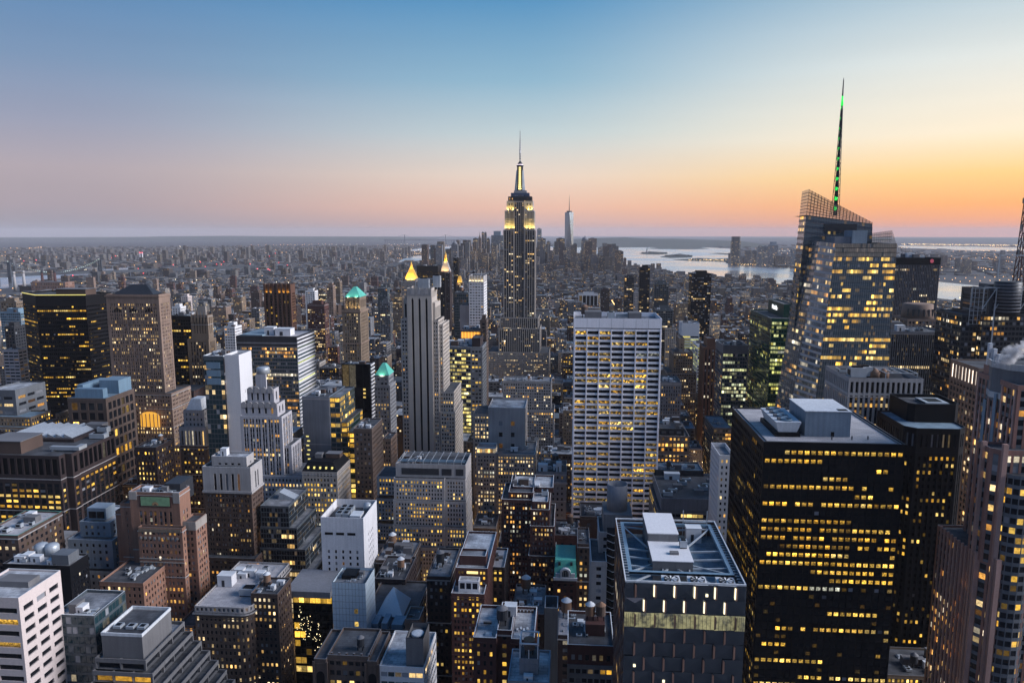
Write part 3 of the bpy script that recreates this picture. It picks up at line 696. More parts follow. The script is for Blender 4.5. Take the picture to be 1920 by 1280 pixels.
# ---- large dark red-brown block
B = tower('office_block', 'huge dark maroon granite office block with a sawtooth skylight on its roof', 470, -120, 110, 852, xb=None, depth=78, seed=9)
xr = xof(150, 846, 486); ye = far_edge(xr, B.H, 216)
poly = [(B.x0, B.y0), (B.x1, B.y0), (B.x1, B.y0+6), (B.x1+5, B.y0+6), (B.x1+5, B.y0+13), (xr, B.y0+13), (xr, ye), (B.x0, ye)]
s = style(bay=5.2, fl=3.95, wf=0.74, hf=0.5, d=0.5, sp=0.25, top=5, m=1.2, lit=0.36, run=3, pal=YELLOW, blind=0.05, rowvar=0.8, spm=black_metal)
su = style(bay=5.2, fl=13, wf=0.74, hf=0.88, d=0.8, top=1.5, m=1.2, lit=0, blind=0, sill=0.06, win=WIN_BLACK)
B.prism(poly, 0, B.H-15, s, dark_brick, tar, par=0.2)
B.prism(poly, B.H-15, B.H, su, dark_brick, tar, par=1.5, win=WIN_BLACK, cop=dark_brick, name='attic')
z = B.H-1.5
bx0, bx1 = xof(42, 832, 520), xof(150, 832, 520)
B.solid('skylight_base', [[bx0-4, bx1+4, 508, 548, z, z+2.2]], dark_brick)
for i in range(7):
    a = bx0+(bx1-bx0)*i/7; c = bx0+(bx1-bx0)*(i+1)/7
    B.shape('skylight', [(a, 512, z+2.2), (c, 512, z+2.2), (c, 545, z+2.2), (a, 545, z+2.2), (a+.4, 512, z+5.2), (a+.4, 545, z+5.2)], [(0, 1, 4), (2, 3, 5), (1, 2, 5, 4), (3, 0, 4, 5), (0, 3, 2, 1)], steel)
put_unit(B, 'bulkhead', U_BRICK, B.x1-46, 488, z, 26, 22, 9); put_unit(B, 'duct', U_DUCT, B.x1-6, 486, z, 22, 14, 5)
put_unit(B, 'air_handler', U_AC, xr-8, 520, z, 12, 6, 4); put_unit(B, 'air_handler', U_AC, xr-14, 535, z, 8, 5, 5); put_unit(B, 'bulkhead', U_BOX, B.x1-20, 550-8, z, 14, 8, 6)
B.foot = (B.x0, xr, B.y0, ye); B.done()
# ---- brown tower with pale upper storeys
B = tower('setback_tower', 'brown brick tower with pale arched top storeys and a flat pavilion roof', 430, 392, 458, 858, xb=468, seed=10)
s = style(bay=2.0, fl=3.25, wf=0.5, hf=0.55, d=0.4, top=1.2, m=1.2, pair=.1, lit=0.15, blind=0.3, pal=WARM)
X0, X1 = xof(379, 875, 430), xof(469, 875, 430); H2 = zof(420, 875, 430); yb = far_edge(X1, H2, 491)
B.tier(B.x0, B.x1, B.y0+3, yb-4, H2-.5, B.H, style(bay=4.5, fl=5.5, wf=.45, hf=.45, top=3.5, m=3, lit=.0, blind=.2), pale_stone, white_roof, cop=coping, name='pavilion')
put_unit(B, 'penthouse', U_WHITE, B.x0+6, B.y0+9, B.H-1, 4, 4, 4.5)
B.tier(X0, X1, 430, yb, H2-16, H2, style(bay=4.0, fl=12, wf=.42, hf=.78, d=.7, top=2.2, m=6, lit=.15, sill=.06), pale_stone, tar, cop=coping, name='arcade_storey')
B.tier(X0+.2, X1-.2, 430.2, yb, 36, H2-16.01, s, brown_brick, tar)
B.tier(X0-8, X1+3, 424, yb+8, 0, 58, style(bay=2.8, fl=3.6, wf=.5, hf=.5, top=1.2, m=1, lit=.2, blind=.2), brown_brick, tar, name='wing')
B.solid('cornice', [[X0-.6, X1+.6, 429.4, yb+.5, H2-17, H2-15.6]], pale_stone)
B.foot = (X0-9, X1+4, 423, yb+9); B.done()
# ---- block with rounded corner and deep cornice
B = tower('cornice_block', 'cream cornice block with a rounded corner and pinkish roof below the brown tower', 340, 400, 470, 1138, xb=512, seed=11)
x0, x1, y0, y1, H = B.x0-10, B.x1, B.y0, B.y0+52, B.H
arc = [(x1-6+6*math.sin(t), y0+6-6*math.cos(t)) for t in np.linspace(0, math.pi/2, 5)]
poly = [(x0, y0)]+arc+[(x1, y1), (x0, y1)]
s = style(bay=2.4, fl=3.7, wf=0.5, hf=0.55, top=1.0, m=.3, lit=.3, pal=CREAM, blind=.15)
B.prism(poly, 0, H-4.2, s, brown_stone, tar); B.prism([(p[0]+.9*(1 if p[0] > x0 else -1), p[1]-.9*(1 if p[1] < y1 else -1)) for p in poly], H-4.19, H-3.4, 'blank', pale_stone, tar, par=.1, name='cornice')
B.prism(poly, H-3.39, H, style(bay=2.4, fl=2.4, wf=.6, hf=.6, top=.5, m=.2, lit=.05, blind=.6), pale_stone, gravel_roof, cop=pale_stone, name='attic')
put_unit(B, 'air_handler', U_AC, x0+22, y0+16, H-1, 9, 6, 4); put_unit(B, 'penthouse', U_WHITE, x0+5, y0+26, H-1, 8, 6, 6); clutter(B, x0, x1, y0+20, y1, H-1.1, 4, 3)
B.done()
# ---- dark glass stepped ziggurat
B = tower('ziggurat_office', 'dark glass ziggurat office with pale terrace edges, one terrace brightly lit', 435, 491, 541, 948, xb=558, seed=12)
x0, x1, y0, H = B.x0, B.x1, B.y0, B.H
for i in range(5):
    z1 = H-i*14.0; z0 = max(0, z1-14.0) if i < 4 else 0
    st = style(bay=1.7, fl=3.5, wf=0.88, hf=0.82, d=.12, top=1.2, m=.3, lit=(.05, .06, .06, .35, .4)[i], run=4, pal=CREAM, blind=.08, sill=.1)
    B.tier(x0-1-.6*i, x1+5.0*i, y0-.5*i, y0+34+2*i, z0, z1, st, glass_frame, grey_roof, par=1.0, cop=grey_stone, roofname='terrace')
B.shape('skylight', [(x0+5, y0+14, H-1), (x0+17, y0+14, H-1), (x0+17, y0+22, H-1), (x0+5, y0+22, H-1), (x0+6, y0+14, H+4), (x0+6, y0+22, H+4)], [(0, 1, 4), (2, 3, 5), (1, 2, 5, 4), (3, 0, 4, 5)], steel)
B.foot = (x0-4, x1+22, y0-3, y0+44); B.done()
# ---- white marble slab
B = tower('marble_tower', 'white marble tower with a blank bright side wall and sunken roof plant', 395, 601, 681, 970, xb=706, seed=13)
x0, x1, y0, y1, H = B.x0, B.x1, B.y0, B.y1, B.H
s = style(bay=(x1-x0-3)/5.6, fl=3.7, wf=0.3, hf=0.55, top=19, m=2.0, lit=0.10, blind=.2)
sr = style(bay=3.0, fl=3.7, wf=0.3, hf=0.5, top=12, m=9.5, lit=0.02, blind=.1)
B.tier(x0, x1, y0, y1, 0, H, s, marble, tar, par=5.0, cop=marble, right=sr)
for i in range(3): B.solid('louvre', [[x0+2.2+i*6.6, x0+6.9+i*6.6, y0-.06, y0-.002, H-10.5, H-9.0]], black_metal)
for i in range(2):
    for j in range(3): put_unit(B, 'cooling_fan', U_AC, x0+8+i*4, y0+10+j*5, H-5, 3.6, 4.4, 4.2)
put_unit(B, 'penthouse', U_WHITE, x1-6, y0+8, H-5, 6, 8, 4.5); B.spun('silver_tank', [(2.6, 0), (2.6, 4), (1.6, 5.2), (.2, 5.6)], x1-4, y1-6, H-5, steel)
B.done()
# ---- blue-white glass box
B = tower('panel_tower', 'pale blue panel-clad tower with a column of four yellow windows', 330, 622, 685, 1092, xb=702, seed=14)
x0, x1, y0, y1, H = B.x0, B.x1, B.y0, B.y1, B.H
pale_blue = wall_mat('pale_blue_panel', (0.50, 0.60, 0.68), rough=0.45, var=0.08, streak=0.05)
acc = Acc(); z0 = 0
B.tier(x0, x1, y0, y1, 0, H, None, pale_blue, grey_roof, par=1.3, cop=dark_metal)
nx, nz = 10, 20; j = []
for i in range(1, nx): j.append([x0+(x1-x0)*i/nx-.04, x0+(x1-x0)*i/nx+.04, y0-.03, y0-.004, 0, H-.1])
for k in range(1, nz): j.append([x0+.05, x1-.05, y0-.036, y0-.005, H-k*3.3-.04, H-k*3.3+.04])
for k in range(1, nz): j.append([x1+.004, x1+.03, y0+.05, y1-.05, H-k*3.3-.04, H-k*3.3+.04])
B.part('joints', [box_quads(j)], dark_metal, kind='stuff')
for k, (col, row, on) in enumerate([(7, 4, .15), (7, 6, 1.3), (7, 8, 1.2), (7, 10, .5), (7, 12, 1.3), (7, 14, .5), (3, 12, 0), (3, 14, 0), (3, 16, 0), (7, 16, .2)]):
    w = (x1-x0)/nx; c = (1.0*on, .66*on, .16*on, 0)
    pane_object(B.root, B.base, (x0+col*w-.9, y0-.05, H-row*3.3-2.6, 0, w*1.1, 2.4, c), WIN_NEAR)
B.solid('roof_plant', [[x0+3, x0+10, y0+6, y0+14, H-1.3, H+.8]], black_metal); clutter(B, x0+2, x1-2, y0+2, y1-2, H-1.3, 4, 8, 0, .7)
B.done()
# ---- glass pyramid on a low hall
bx = at(732, 1152, 350); zb = bx[2]
B = Bld('low_hall', 'low dark hall carrying a pale glass pyramid on its roof', bx[0], 364, seed=15)
B.tier(bx[0]-14, bx[0]+13, 336, 388, 0, zb, style(lit=.1, bay=4, fl=4, wf=.6), brown_stone, tar)
hw = (xof(757, 1152, 350)-xof(707, 1152, 350))/2; zt = zof(731, 1099, 358)
B.shape('glass_pyramid', [(bx[0]-hw, 348, zb), (bx[0]+hw, 348, zb), (bx[0]+hw, 368, zb), (bx[0]-hw, 368, zb), (bx[0], 358, zt)], [(0, 1, 4), (1, 2, 4), (2, 3, 4), (3, 0, 4)], pale_blue)
B.shape('pyramid_rib', [(bx[0]-.8, 347.2, zb), (bx[0]+.8, 347.2, zb), (bx[0]+.3, 354.5, zt-7), (bx[0]-.3, 354.5, zt-7)], [(0, 1, 2, 3)], blue_metal)
B.solid('glazed_link', [[bx[0]-9, bx[0]-3.5, 338, 347, zb-1.1, zb+1.6], [bx[0]+3.5, bx[0]+9, 338, 347, zb-1.1, zb+1.6], [bx[0]-1.5, bx[0]+1.5, 337.5, 347, zb-1.1, zb+2.4]], blue_metal)
B.done()
# ---- broad grey office with three stepped tiers
B = tower('stepped_office', 'broad pale grey limestone office stepped in three tiers, pipework along its roof', 470, 740, 872, 872, xb=877, seed=16)
x0, x1, y0, H = B.x0, B.x1, B.y0, B.H; y1 = y0+30
Z = [zof(800, v, 470) for v in (897, 938, 985, 1022)]
st = style(bay=2.0, fl=2.9, wf=0.5, hf=0.6, d=.45, top=1.6, m=1.4, lit=0.3, pal=YELLOW, blind=.02, rowvar=.5)
B.tier(x0, x1, y0+2.5, y1, Z[0], H, None, pale_stone, tar, par=2.6, cop=steel, name='plant_storey')
B.solid('louvre', [[x0+4, x0+(x1-x0)*.62, y0+2.35, y0+2.49, H-7.5, H-3], [x0+(x1-x0)*.66, x0+(x1-x0)*.8, y0+2.35, y0+2.49, H-7.5, H-3], [x0+(x1-x0)*.86, x1-1.5, y0+2.35, y0+2.49, H-7.5, H-3]], dark_metal)
xm = xof(705, 900, 476)
for k in range(4):
    zt_ = Z[k]; zb_ = Z[k+1] if k < 3 else 0; g = k*1.1
    B.tier(x0-1-.4*g, x1-14-.0, y0-g, y1, zb_, zt_, st, pale_stone, tar, par=.6, cop=pale_stone, front=True)
    B.tier(x1-14, x1+.3*g, y0+1.2-g, y1, zb_, zt_-.3, st, pale_stone, tar, par=.6, cop=pale_stone)
    B.tier(xm-.5*g, x0-1-.4*g, y0+8-g, y1, zb_, zt_-2, st, pale_stone, tar, par=.6, cop=pale_stone, name='wing')
for i in range(9):
    xx = x0+3+i*(x1-x0-6)/8
    B.part('pipe_frame', [np.array(bar_quads((xx, y0+4, H-2.6), (xx, y0+4, H+1.6), .3)+bar_quads((xx, y0+4, H+1.5), (xx, y1-3, H+1.5), .3))], steel)
B.part('pipe_run', [np.array(bar_quads((x0+1, y0+5, H+1.2), (x1-1, y0+5, H+1.2), .7)+bar_quads((x0+1, y0+9, H+.9), (x1-1, y0+9, H+.9), .6))], blue_metal)
clutter(B, x0, x0+16, y0+4, y1, H-2.6, 5, 4, 0); B.foot = (xm-4, x1+4, y0-5, y1); B.done()

# ---- white grid tower in the middle
B = tower('grid_tower', 'tall white stone slab with a regular grid of wide black windows, mid frame', 520, 1076, 1241.5, 597, xb=None, depth=42, seed=20)
x0, x1, y0, y1, H = B.x0, B.x1, B.y0, B.y1, B.H
zt = zof(1150, 619, 520)
s = style(bay=(x1-x0-1.6)/7, fl=3.84, wf=0.90, hf=0.60, d=0.9, top=H-zt, m=0.8, lit=0.62, run=1.3, pal=YELLOW, blind=0.0, rowvar=0.6, sill=.2, solo=True, win=WIN_WIDE, glow=1.0)
sl = style(bay=10, fl=3.84, wf=.9, hf=.6, d=.9, top=H-zt, m=.8, lit=.2, pal=YELLOW, blind=0, sill=.2)
B.tier(x0, x1, y0, y1, 0, H, s, travertine, grey_roof, par=3.0, cop=travertine, side=sl)
for i in range(8):
    xx = x0+.8+(x1-x0-1.6)*i/7
    B.solid('pier', [[xx-.36, xx+.36, y0-.5, y0-.002, 0, zt+.4]], travertine)
    if 0 < i < 7: B.solid('joint', [[xx-.06, xx+.06, y0-.02, y0-.001, zt+.5, H-.2]], dark_coping)
B.solid('slot', [[x0+.9, x1-.9, y0-.03, y0-.0015, zt+.9, zt+1.5]], black_metal)
put_unit(B, 'penthouse', U_BOX, x0+14, y0+22, H-3, 12, 14, 6); put_unit(B, 'penthouse', U_BOX, x0+44, y0+20, H-3, 9, 12, 5.5)
put_unit(B, 'air_handler', U_AC, x0+27, y0+20, H-3, 5, 6, 5.5); put_unit(B, 'duct', U_DUCT, x0+36, y0+25, H-3, 10, 8, 5); tank(B, x0+8, y0+28, H-3, 2.5, 0)
B.done()
# ---- slim cream_limestone tower with black stripes
B = tower('striped_tower', 'slim limestone tower with three long black vertical stripes and stepped shoulders', 590, 762.5, 809, 540, xb=816, seed=21)
x0, x1, y0, H = B.x0, B.x1, B.y0, B.H; y1 = B.y1+8
zc = zof(785, 563, 590)
acc = Acc(); W = x1-x0; cs = [W*(773-762.5)/46.5, W*(786-762.5)/46.5, W*(799-762.5)/46.5]; hw = .85
e = [0]
for c in cs: e += [c-hw, c+hw]
e.append(W)
q = []
for i in range(0, 8, 2): q.append([x0+e[i], x0+e[i+1], y0, y0+1.2, 0, zc])
B.solid('pier', q[:1], cream_limestone); B.solid('pier', q[1:2], cream_limestone); B.solid('pier', q[2:3], cream_limestone); B.solid('pier', q[3:4], cream_limestone)
for c in cs:
    B.solid('black_stripe', [[x0+c-hw, x0+c+hw, y0+.95, y0+1.15, 0, zc]], black_metal)
    B.shape('stripe_point', [(x0+c-hw, y0+.9, zc), (x0+c+hw, y0+.9, zc), (x0+c, y0+.9, zc+2.2), (x0+c-hw, y0-.05, zc), (x0+c+hw, y0-.05, zc), (x0+c, y0-.05, zc+2.2)], [(3, 4, 5), (0, 1, 4, 3), (1, 2, 5, 4), (2, 0, 3, 5)], black_metal)
    B.shape('finial', [(x0+c-1.0, y0-.3, zc+5), (x0+c+1.0, y0-.3, zc+5), (x0+c+1.0, y0-.3, zc+7.5), (x0+c, y0-.3, zc+10.5), (x0+c-1.0, y0-.3, zc+7.5), (x0+c-1.0, y0, zc+5), (x0+c+1.0, y0, zc+5), (x0+c+1.0, y0, zc+7.5), (x0+c, y0, zc+10.5), (x0+c-1.0, y0, zc+7.5)], [(0, 1, 2, 3, 4), (1, 6, 7, 2), (2, 7, 8, 3), (3, 8, 9, 4), (4, 9, 5, 0)], pale_stone)
B.tier(x0, x1, y0+1.2, y1, 0, zc, None, cream_limestone, tar, right=style(bay=3, fl=3.6, wf=.4, hf=.5, top=1, m=1, lit=.05))
B.tier(x0, x1, y0, y1, zc, H, None, cream_limestone, tar, par=2, cop=pale_stone, right=style(bay=4, fl=8, wf=.3, hf=.7, top=2, m=2, lit=0, blind=.1), name='crown')
for i in range(17):
    xx = x0+.8+i*(W-1.6)/16
    B.solid('flute', [[xx-.25, xx+.25, y0-.25, y0-.002, H-6.0, H-.6]], pale_stone)
z1 = zof(757, 597, 592); X0 = xof(751.5, 597, 593); X1 = xof(822, 597, 593)
sw = style(bay=2.05, fl=3.3, wf=0.55, hf=0.56, d=.4, top=1.2, m=.7, lit=0.07, blind=.12, pal=WARM)
B.tier(X0, x0, y0+2, y1+6, 0, z1, sw, cream_limestone, tar, cop=pale_stone, name='shoulder')
B.tier(x1, X1, y0+2, y1+6, 0, z1-1, sw, cream_limestone, tar, cop=pale_stone, name='shoulder')
B.tier(X0+2.5, x0, y0+3, y1+3, z1, z1+16, style(bay=3, fl=16, wf=.5, hf=.8, top=2, m=.4, lit=0, blind=0, sill=.05), cream_limestone, tar, cop=pale_stone, name='shoulder')
B.tier(x1, X1-2.5, y0+3, y1+3, z1-.9, z1+13, style(bay=3, fl=12, wf=.5, hf=.8, top=2, m=.4, lit=0, blind=0, sill=.05), cream_limestone, tar, cop=pale_stone, name='shoulder')
z2 = zof(840, 734, 594); z3 = zof(840, 772, 592); Xa, Xb, Xc = xof(826, 734, 594), xof(851, 734, 594), xof(860, 772, 592)
B.tier(X1, X1+3, y0+6, y1+14, 0, z1-5, sw, cream_limestone, tar, cop=pale_stone)
B.tier(X1, Xb, y0+4, y1+20, 0, z2, sw, cream_limestone, tar, cop=pale_stone, name='wing')
B.tier(Xa, Xc-3, y0+1.5, y1+22, 0, z3, sw, cream_limestone, tar, cop=pale_stone, name='wing')
B.part('roof_frame', [np.array(sum([bar_quads((x0+6+i*6, y0+6, H-2), (x0+6+i*6, y0+6, H+7), .35)+bar_quads((x0+6+i*6, y0+14, H-2), (x0+6+i*6, y0+14, H+7), .35) for i in range(4)], [])+bar_quads((x0+6, y0+6, H+7), (x0+24, y0+6, H+7), .35)+bar_quads((x0+6, y0+14, H+7), (x0+24, y0+14, H+7), .35)+bar_quads((x0+6, y0+6, H+3), (x0+24, y0+6, H+3), .35))], steel)
put_unit(B, 'cooling_tower', U_AC, x0+12, y0+12, H-2, 9, 7, 9); put_unit(B, 'cooling_tower', U_AC, x0+22, y0+16, H-2, 6, 6, 11)
B.foot = (X0, Xc, y0, y1+24); B.done()
# ---- the tall spired tower
B = tower('art_deco_skyscraper', 'art deco skyscraper with floodlit yellow crown and needle antenna, highest on the skyline', 1265, 943.5, 1003.5, 431, depth=41, cat='skyscraper', seed=22)
x0, x1, y0, y1, H = B.x0, B.x1, B.y0, B.y1, B.H
esb_wall = wall_mat('weathered_limestone', (0.34, 0.295, 0.26), var=.08, streak=.08)
spm = wall_mat('aluminium_spandrel', (0.05, 0.048, 0.05), rough=.5)
se = style(bay=4.0, fl=3.75, wf=0.66, hf=0.5, d=.8, sp=.7, top=1.4, m=1.2, lit=0.13, run=1.7, pal=CREAM, blind=0.03, spm=spm, rowvar=.8, glow=.85)
def zE(v, Y=1265): return zof(972, v, Y)
def xE(u, Y=1265): return xof(u, 431, Y)
cxE = (x0+x1)/2
# shaft: two wings and a recessed centre
wL, wR = x0+(x1-x0)*.34, x0+(x1-x0)*.66
B.tier(x0, wL, y0, y1, 0, H, se, esb_wall, tar, par=.6, cop=pale_stone, name='shaft_wing')
B.tier(wR, x1, y0, y1, 0, H, se, esb_wall, tar, par=.6, cop=pale_stone, name='shaft_wing')
B.tier(wL, wR, y0+1.6, y1-1.6, 0, zE(377), style(bay=3.4, fl=3.75, wf=.70, hf=.5, d=.6, sp=.5, top=2, m=.9, lit=.11, run=1.6, pal=CREAM, blind=.04, spm=spm), esb_wall, tar, par=.6, name='shaft_centre')
u0, u1 = xE(946), xE(1001.5); zu = zE(395)
su = style(bay=2.3, fl=3.75, wf=.45, hf=.5, d=.5, sp=.4, top=1.2, m=1.2, lit=.08, pal=CREAM, blind=.05, spm=spm)
B.tier(u0, wL, y0+3.2, y1-3, H-.6, zu, su, pale_stone, tar, par=.5, cop=pale_stone, name='crown_wing')
B.tier(wR, u1, y0+3.2, y1-3, H-.6, zu, su, pale_stone, tar, par=.5, cop=pale_stone, name='crown_wing')
v0, v1 = xE(949.5), xE(998.5); zv = zE(376.5)
B.tier(v0, wL, y0+6, y1-6, zu-.5, zv, style(bay=4, fl=8, wf=.35, hf=.6, d=.6, top=3, m=2, lit=0, blind=0), pale_stone, tar, par=.5, cop=dark_metal, name='crown_wing')
B.tier(wR, v1, y0+6, y1-6, zu-.5, zv, style(bay=4, fl=8, wf=.35, hf=.6, d=.6, top=3, m=2, lit=0, blind=0), pale_stone, tar, par=.5, cop=dark_metal, name='crown_wing')
a0, a1 = xE(952), xE(996.5)
B.tier(a0, a1, y0+8, y1-8, zv-3, zE(368), style(bay=2.4, fl=5.5, wf=.4, hf=.6, d=.5, top=2, m=1.5, lit=.05, blind=0), dark_metal, tar, par=.5, name='observatory')
a0, a1 = xE(957), xE(991.5); dblue = wall_mat('dusk_blue_metal', (.06, .09, .16), rough=.4)
B.tier(a0, a1, y0+10, y1-10, zE(368)-.5, zE(361), style(bay=3, fl=6, wf=.6, hf=.3, d=.3, top=1.5, m=1, lit=.1), dblue, tar, par=.4, name='observatory')
a0, a1 = xE(962.5), xE(986.5)
B.tier(a0, a1, y0+12, y1-12, zE(361)-.4, zE(356.5), None, pale_stone, tar, par=.3, cop=coping, name='mast_base')
cyE = (y0+y1)/2; sc = (x1-x0)/60.0
zm = zE(356.5); prof = []
for v, hwid in ((356.5, 9.5), (352, 8.2), (345, 7.2), (335, 6.5), (322, 6.0), (311, 5.6), (310, 6.6), (308, 6.6), (307.5, 5.2), (306, 5.0), (305, 4.6), (301, 1.8), (300, .9)):
    prof.append((hwid*sc, zE(v)-zm))
B.spun('mast', prof, cxE, cyE, zm, dark_metal, 16)
glow_win = plain('mast_glow', (.4, .35, .2), .4, emit=(1.0, .80, .30), power=1.3)
for k in range(11):
    za_ = zE(355-k*4.0); hw_ = (2.4-.05*k)*sc
    rr = np.interp(355-k*4.0, [311, 322, 335, 345, 352, 357], [5.6, 6.0, 6.5, 7.2, 8.2, 9.5])*sc
    B.solid('mast_window', [[cxE-hw_, cxE+hw_, cyE-rr-.4, cyE-rr+.1, za_, za_+2.9]], glow_win)
for sx in (-1, 1):
    B.shape('mast_fin', [(cxE+sx*5.0*sc, cyE-9.0*sc, zE(356)), (cxE+sx*9.8*sc, cyE-7*sc, zE(356)), (cxE+sx*6.6*sc, cyE-5*sc, zE(318)), (cxE+sx*4.4*sc, cyE-6.0*sc, zE(318)), (cxE+sx*5.0*sc, cyE+2, zE(356)), (cxE+sx*9.8*sc, cyE+2, zE(356)), (cxE+sx*6.6*sc, cyE+2, zE(318)), (cxE+sx*4.4*sc, cyE+2, zE(318))], [(0, 1, 2, 3), (1, 5, 6, 2), (4, 0, 3, 7), (3, 2, 6, 7)], steel)
B.spun('light_ring', [(5.6*sc, 0), (5.6*sc, 1.0)], cxE, cyE, zE(307.6), plain('ring_glow', (.6, .5, .6), .4, emit=(1, .82, .9), power=1.4), 16)
za_ = zE(300); prof = []
for v, hwid in ((301, 1.5), (286, 1.5), (285, 1.9), (279, 1.9), (278.5, 1.3), (262, 1.2), (261, .7), (252, .6), (238, .15)): prof.append((hwid*sc*.8, zE(v)-zE(301)))
ant = B.spun('antenna', prof, cxE, cyE, zE(301), white_panel, 10)
for k in range(13):
    vv = 296-k*4.2; rr = 1.45*sc if vv > 278 else (1.25*sc if vv > 262 else .75*sc)
    B.spun('antenna_band', [(rr*.95, 0), (rr*.95, 1.5)], cxE, cyE, zE(vv), dark_metal, 10, parent=ant)
for u, vt, vb, gy in ((937.5, 595, 1280, 5), (934.5, 615, 1280, 9)):
    xa, xb_ = xof(u, vt, 1263-gy), xof(2*973.5-u, vt, 1263-gy)
    B.tier(xa, xb_, y0-gy, y1+gy, 0, zof(972, vt, 1265-gy), style(bay=3.6, fl=3.75, wf=.6, hf=.5, d=.7, sp=.5, top=2, m=1.4, lit=.2, run=1.6, pal=CREAM, blind=.06, spm=spm), esb_wall, tar, cop=pale_stone, name='tier')
xa, xb_ = xof(934.5, 615, 1254)-18, xof(2*973.5-934.5, 615, 1254)+16
B.tier(xa, xb_, y0-14, y1+14, 0, zof(972, 660, 1250), style(bay=2.3, fl=3.75, wf=.5, hf=.5, top=2, m=1.4, lit=.2, pal=CREAM), esb_wall, tar, name='podium')
for fx in (u0+2.5, u0+8, u0+14, wR+3.5, wR+9, u1-2.5): spot_light(B, fx, y0+.6, H+.3, (fx, y0+5, H+26), 24000, (1, .70, .16), .6, .8, 95)
for fx in (v0+3, v0+10, wR+6, v1-3): spot_light(B, fx, y0+4.0, zu+.2, (fx, y0+8, zu+14), 12000, (1, .70, .16), .5, .8, 110)
for fy in (y0+10, y0+30): spot_light(B, u1+1.4, fy, H+.3, (u1-2, fy, H+26), 18000, (1, .70, .16), .6, .8, 95)
for fx in (cxE-3, cxE+3): spot_light(B, fx, cyE-10.5*sc, zE(356)+.5, (cxE, cyE-6*sc, zE(330)), 9000, (1, .80, .3), .4, .8, 80)
B.foot = (xa, xb_, y0-14, y1+14); B.done()
# ---- folded crystal skyscraper with the lit mast
B = Bld('crystal_skyscraper', 'faceted blue glass skyscraper with a slanting glazed top and a green-lit mast', 195, 560, 'skyscraper', seed=23)
fr = glass_frame
def pT(u, v, Y): return np.array(at(u, v, Y))
def pG(u, Y, z): p = at(u, 700, Y); return np.array((p[0], Y, z))
def at_z(u, vref, Y, z):
    d = sight(u, vref); t = Y/d[1]; return np.array((d[0]*t, Y, z))
scb = style(lit=.45, run=2.2, pal=YELLOW, blind=.08, rowvar=.7, glow=1.0); scg = style(lit=.20, run=1.6, pal=WARM, blind=.25, rowvar=.6, glow=.7); scd = style(lit=.09, run=1.5, pal=YELLOW, blind=.02, rowvar=.9, glow=.8)
Yf = 522
bl = xof(1510, 800, Yf); br = xof(1690, 760, Yf)
tl, tr = pT(1567, 458, Yf+2), pT(1682, 455, Yf+2)
zroof = (tl[2]+tr[2])/2; tl[2] = tr[2] = zroof
acc = Acc(); acc2 = Acc()
xb_l = xof(1532, 690, Yf)
A0 = np.array((xof(1508, 830, Yf), Yf, 60.0)); A1 = np.array((tr[0]+.5, Yf, 60.0))
tlm, trm = A0+(tl-A0)*.952, A1+(tr-A1)*.952
patch(acc, A0, A1, trm, tlm, 30, 43, scb, B.rng, (.06, .42), .3)                              # main front
cl = pT(1537, 448, Yf+26); cl[2] = zroof+1.0
C0 = np.array((xof(1460, 800, Yf+22), Yf+22, 60.0))
patch(acc2, C0, A0, tl, cl, 14, 45, scg, B.rng, (.06, .38), .25)                             # bright chamfer
cr = np.array((tr[0]+1, Yf+58, zroof)); patch(acc, A1, np.array((A1[0]+2, Yf+58, 60.0)), cr, tr, 12, 45, scg, B.rng, (.06, .42), .3)
lb = np.array((cl[0]-2, Yf+58, zroof)); patch(acc, np.array((C0[0]-1, Yf+58, 60.0)), C0, cl, lb, 8, 45, scg, B.rng, (.06, .4), .3)
B.flush(acc, fr, scb, 'glazing', steel, WIN_BLUE)
acc = Acc(); patch(acc, tlm, trm, tr, tl, 34, 3, style(lit=3, run=5, pal=((.46, .36, .30), (.40, .34, .30)), glow=.16, rowvar=.1, ivar=.3), B.rng, (.10, .10), .1); B.flush(acc, dark_metal, scb, 'roof_screen', dark_metal, window_mat('screen_glass', tint=(.12, .13, .13), rough=.2, detail=.3))
chamfer_sheen = wall_mat('chamfer_sky_sheen', (.34, .38, .42), rough=.3)  # sky mirrored in the chamfer, put into a paler frame colour
B.flush(acc2, chamfer_sheen, scg, 'glazing', steel, WIN_BLUE)
B.part('roof', [np.array([[tl, tr, cr, lb]])-np.array((0, 0, 1.5))], grey_roof); B.foot = (C0[0]-3, A1[0]+3, Yf, Yf+60)
# back volume
Yb = Yf+44
acc = Acc(); acc3 = Acc()
q0 = np.array((xof(1463, 790, Yb), Yb, 60.0)); q1 = np.array((xof(1640, 700, Yb), Yb, 60.0))
zS = zof(1570, 404, Yb)                                        # top of the occupied floors
t0 = pT(1517, 355, Yb); t1 = pT(1636, 417, Yb)
k = (zS-60)/(t0[2]-60); m0 = q0+(t0-q0)*k; m1 = np.array((t1[0], Yb, min(zS, t1[2]-1)))
patch(acc, q0, q1, m1, m0, 26, 48, scd, B.rng, (.06, .42), .3)
wb = 30.0
patch(acc, q0+np.array((4, wb, 0)), q0, m0, m0+np.array((4, wb, 0)), 8, 48, style(lit=.2, run=1.4, pal=YELLOW, blind=.05), B.rng, (.06, .42), .3)
patch(acc, q1, q1+np.array((0, wb, 0)), m1+np.array((0, wb, 0)), m1, 8, 48, scg, B.rng, (.06, .42), .3)
B.flush(acc, wall_mat('slate_frame', (.075, .095, .12), rough=.35), scg, 'glazing', dark_metal, WIN_BLUE)
B.part('roof', [np.array([[m0, m1, m1+np.array((0, wb, 0)), m0+np.array((0, wb, 0))]])], tar)
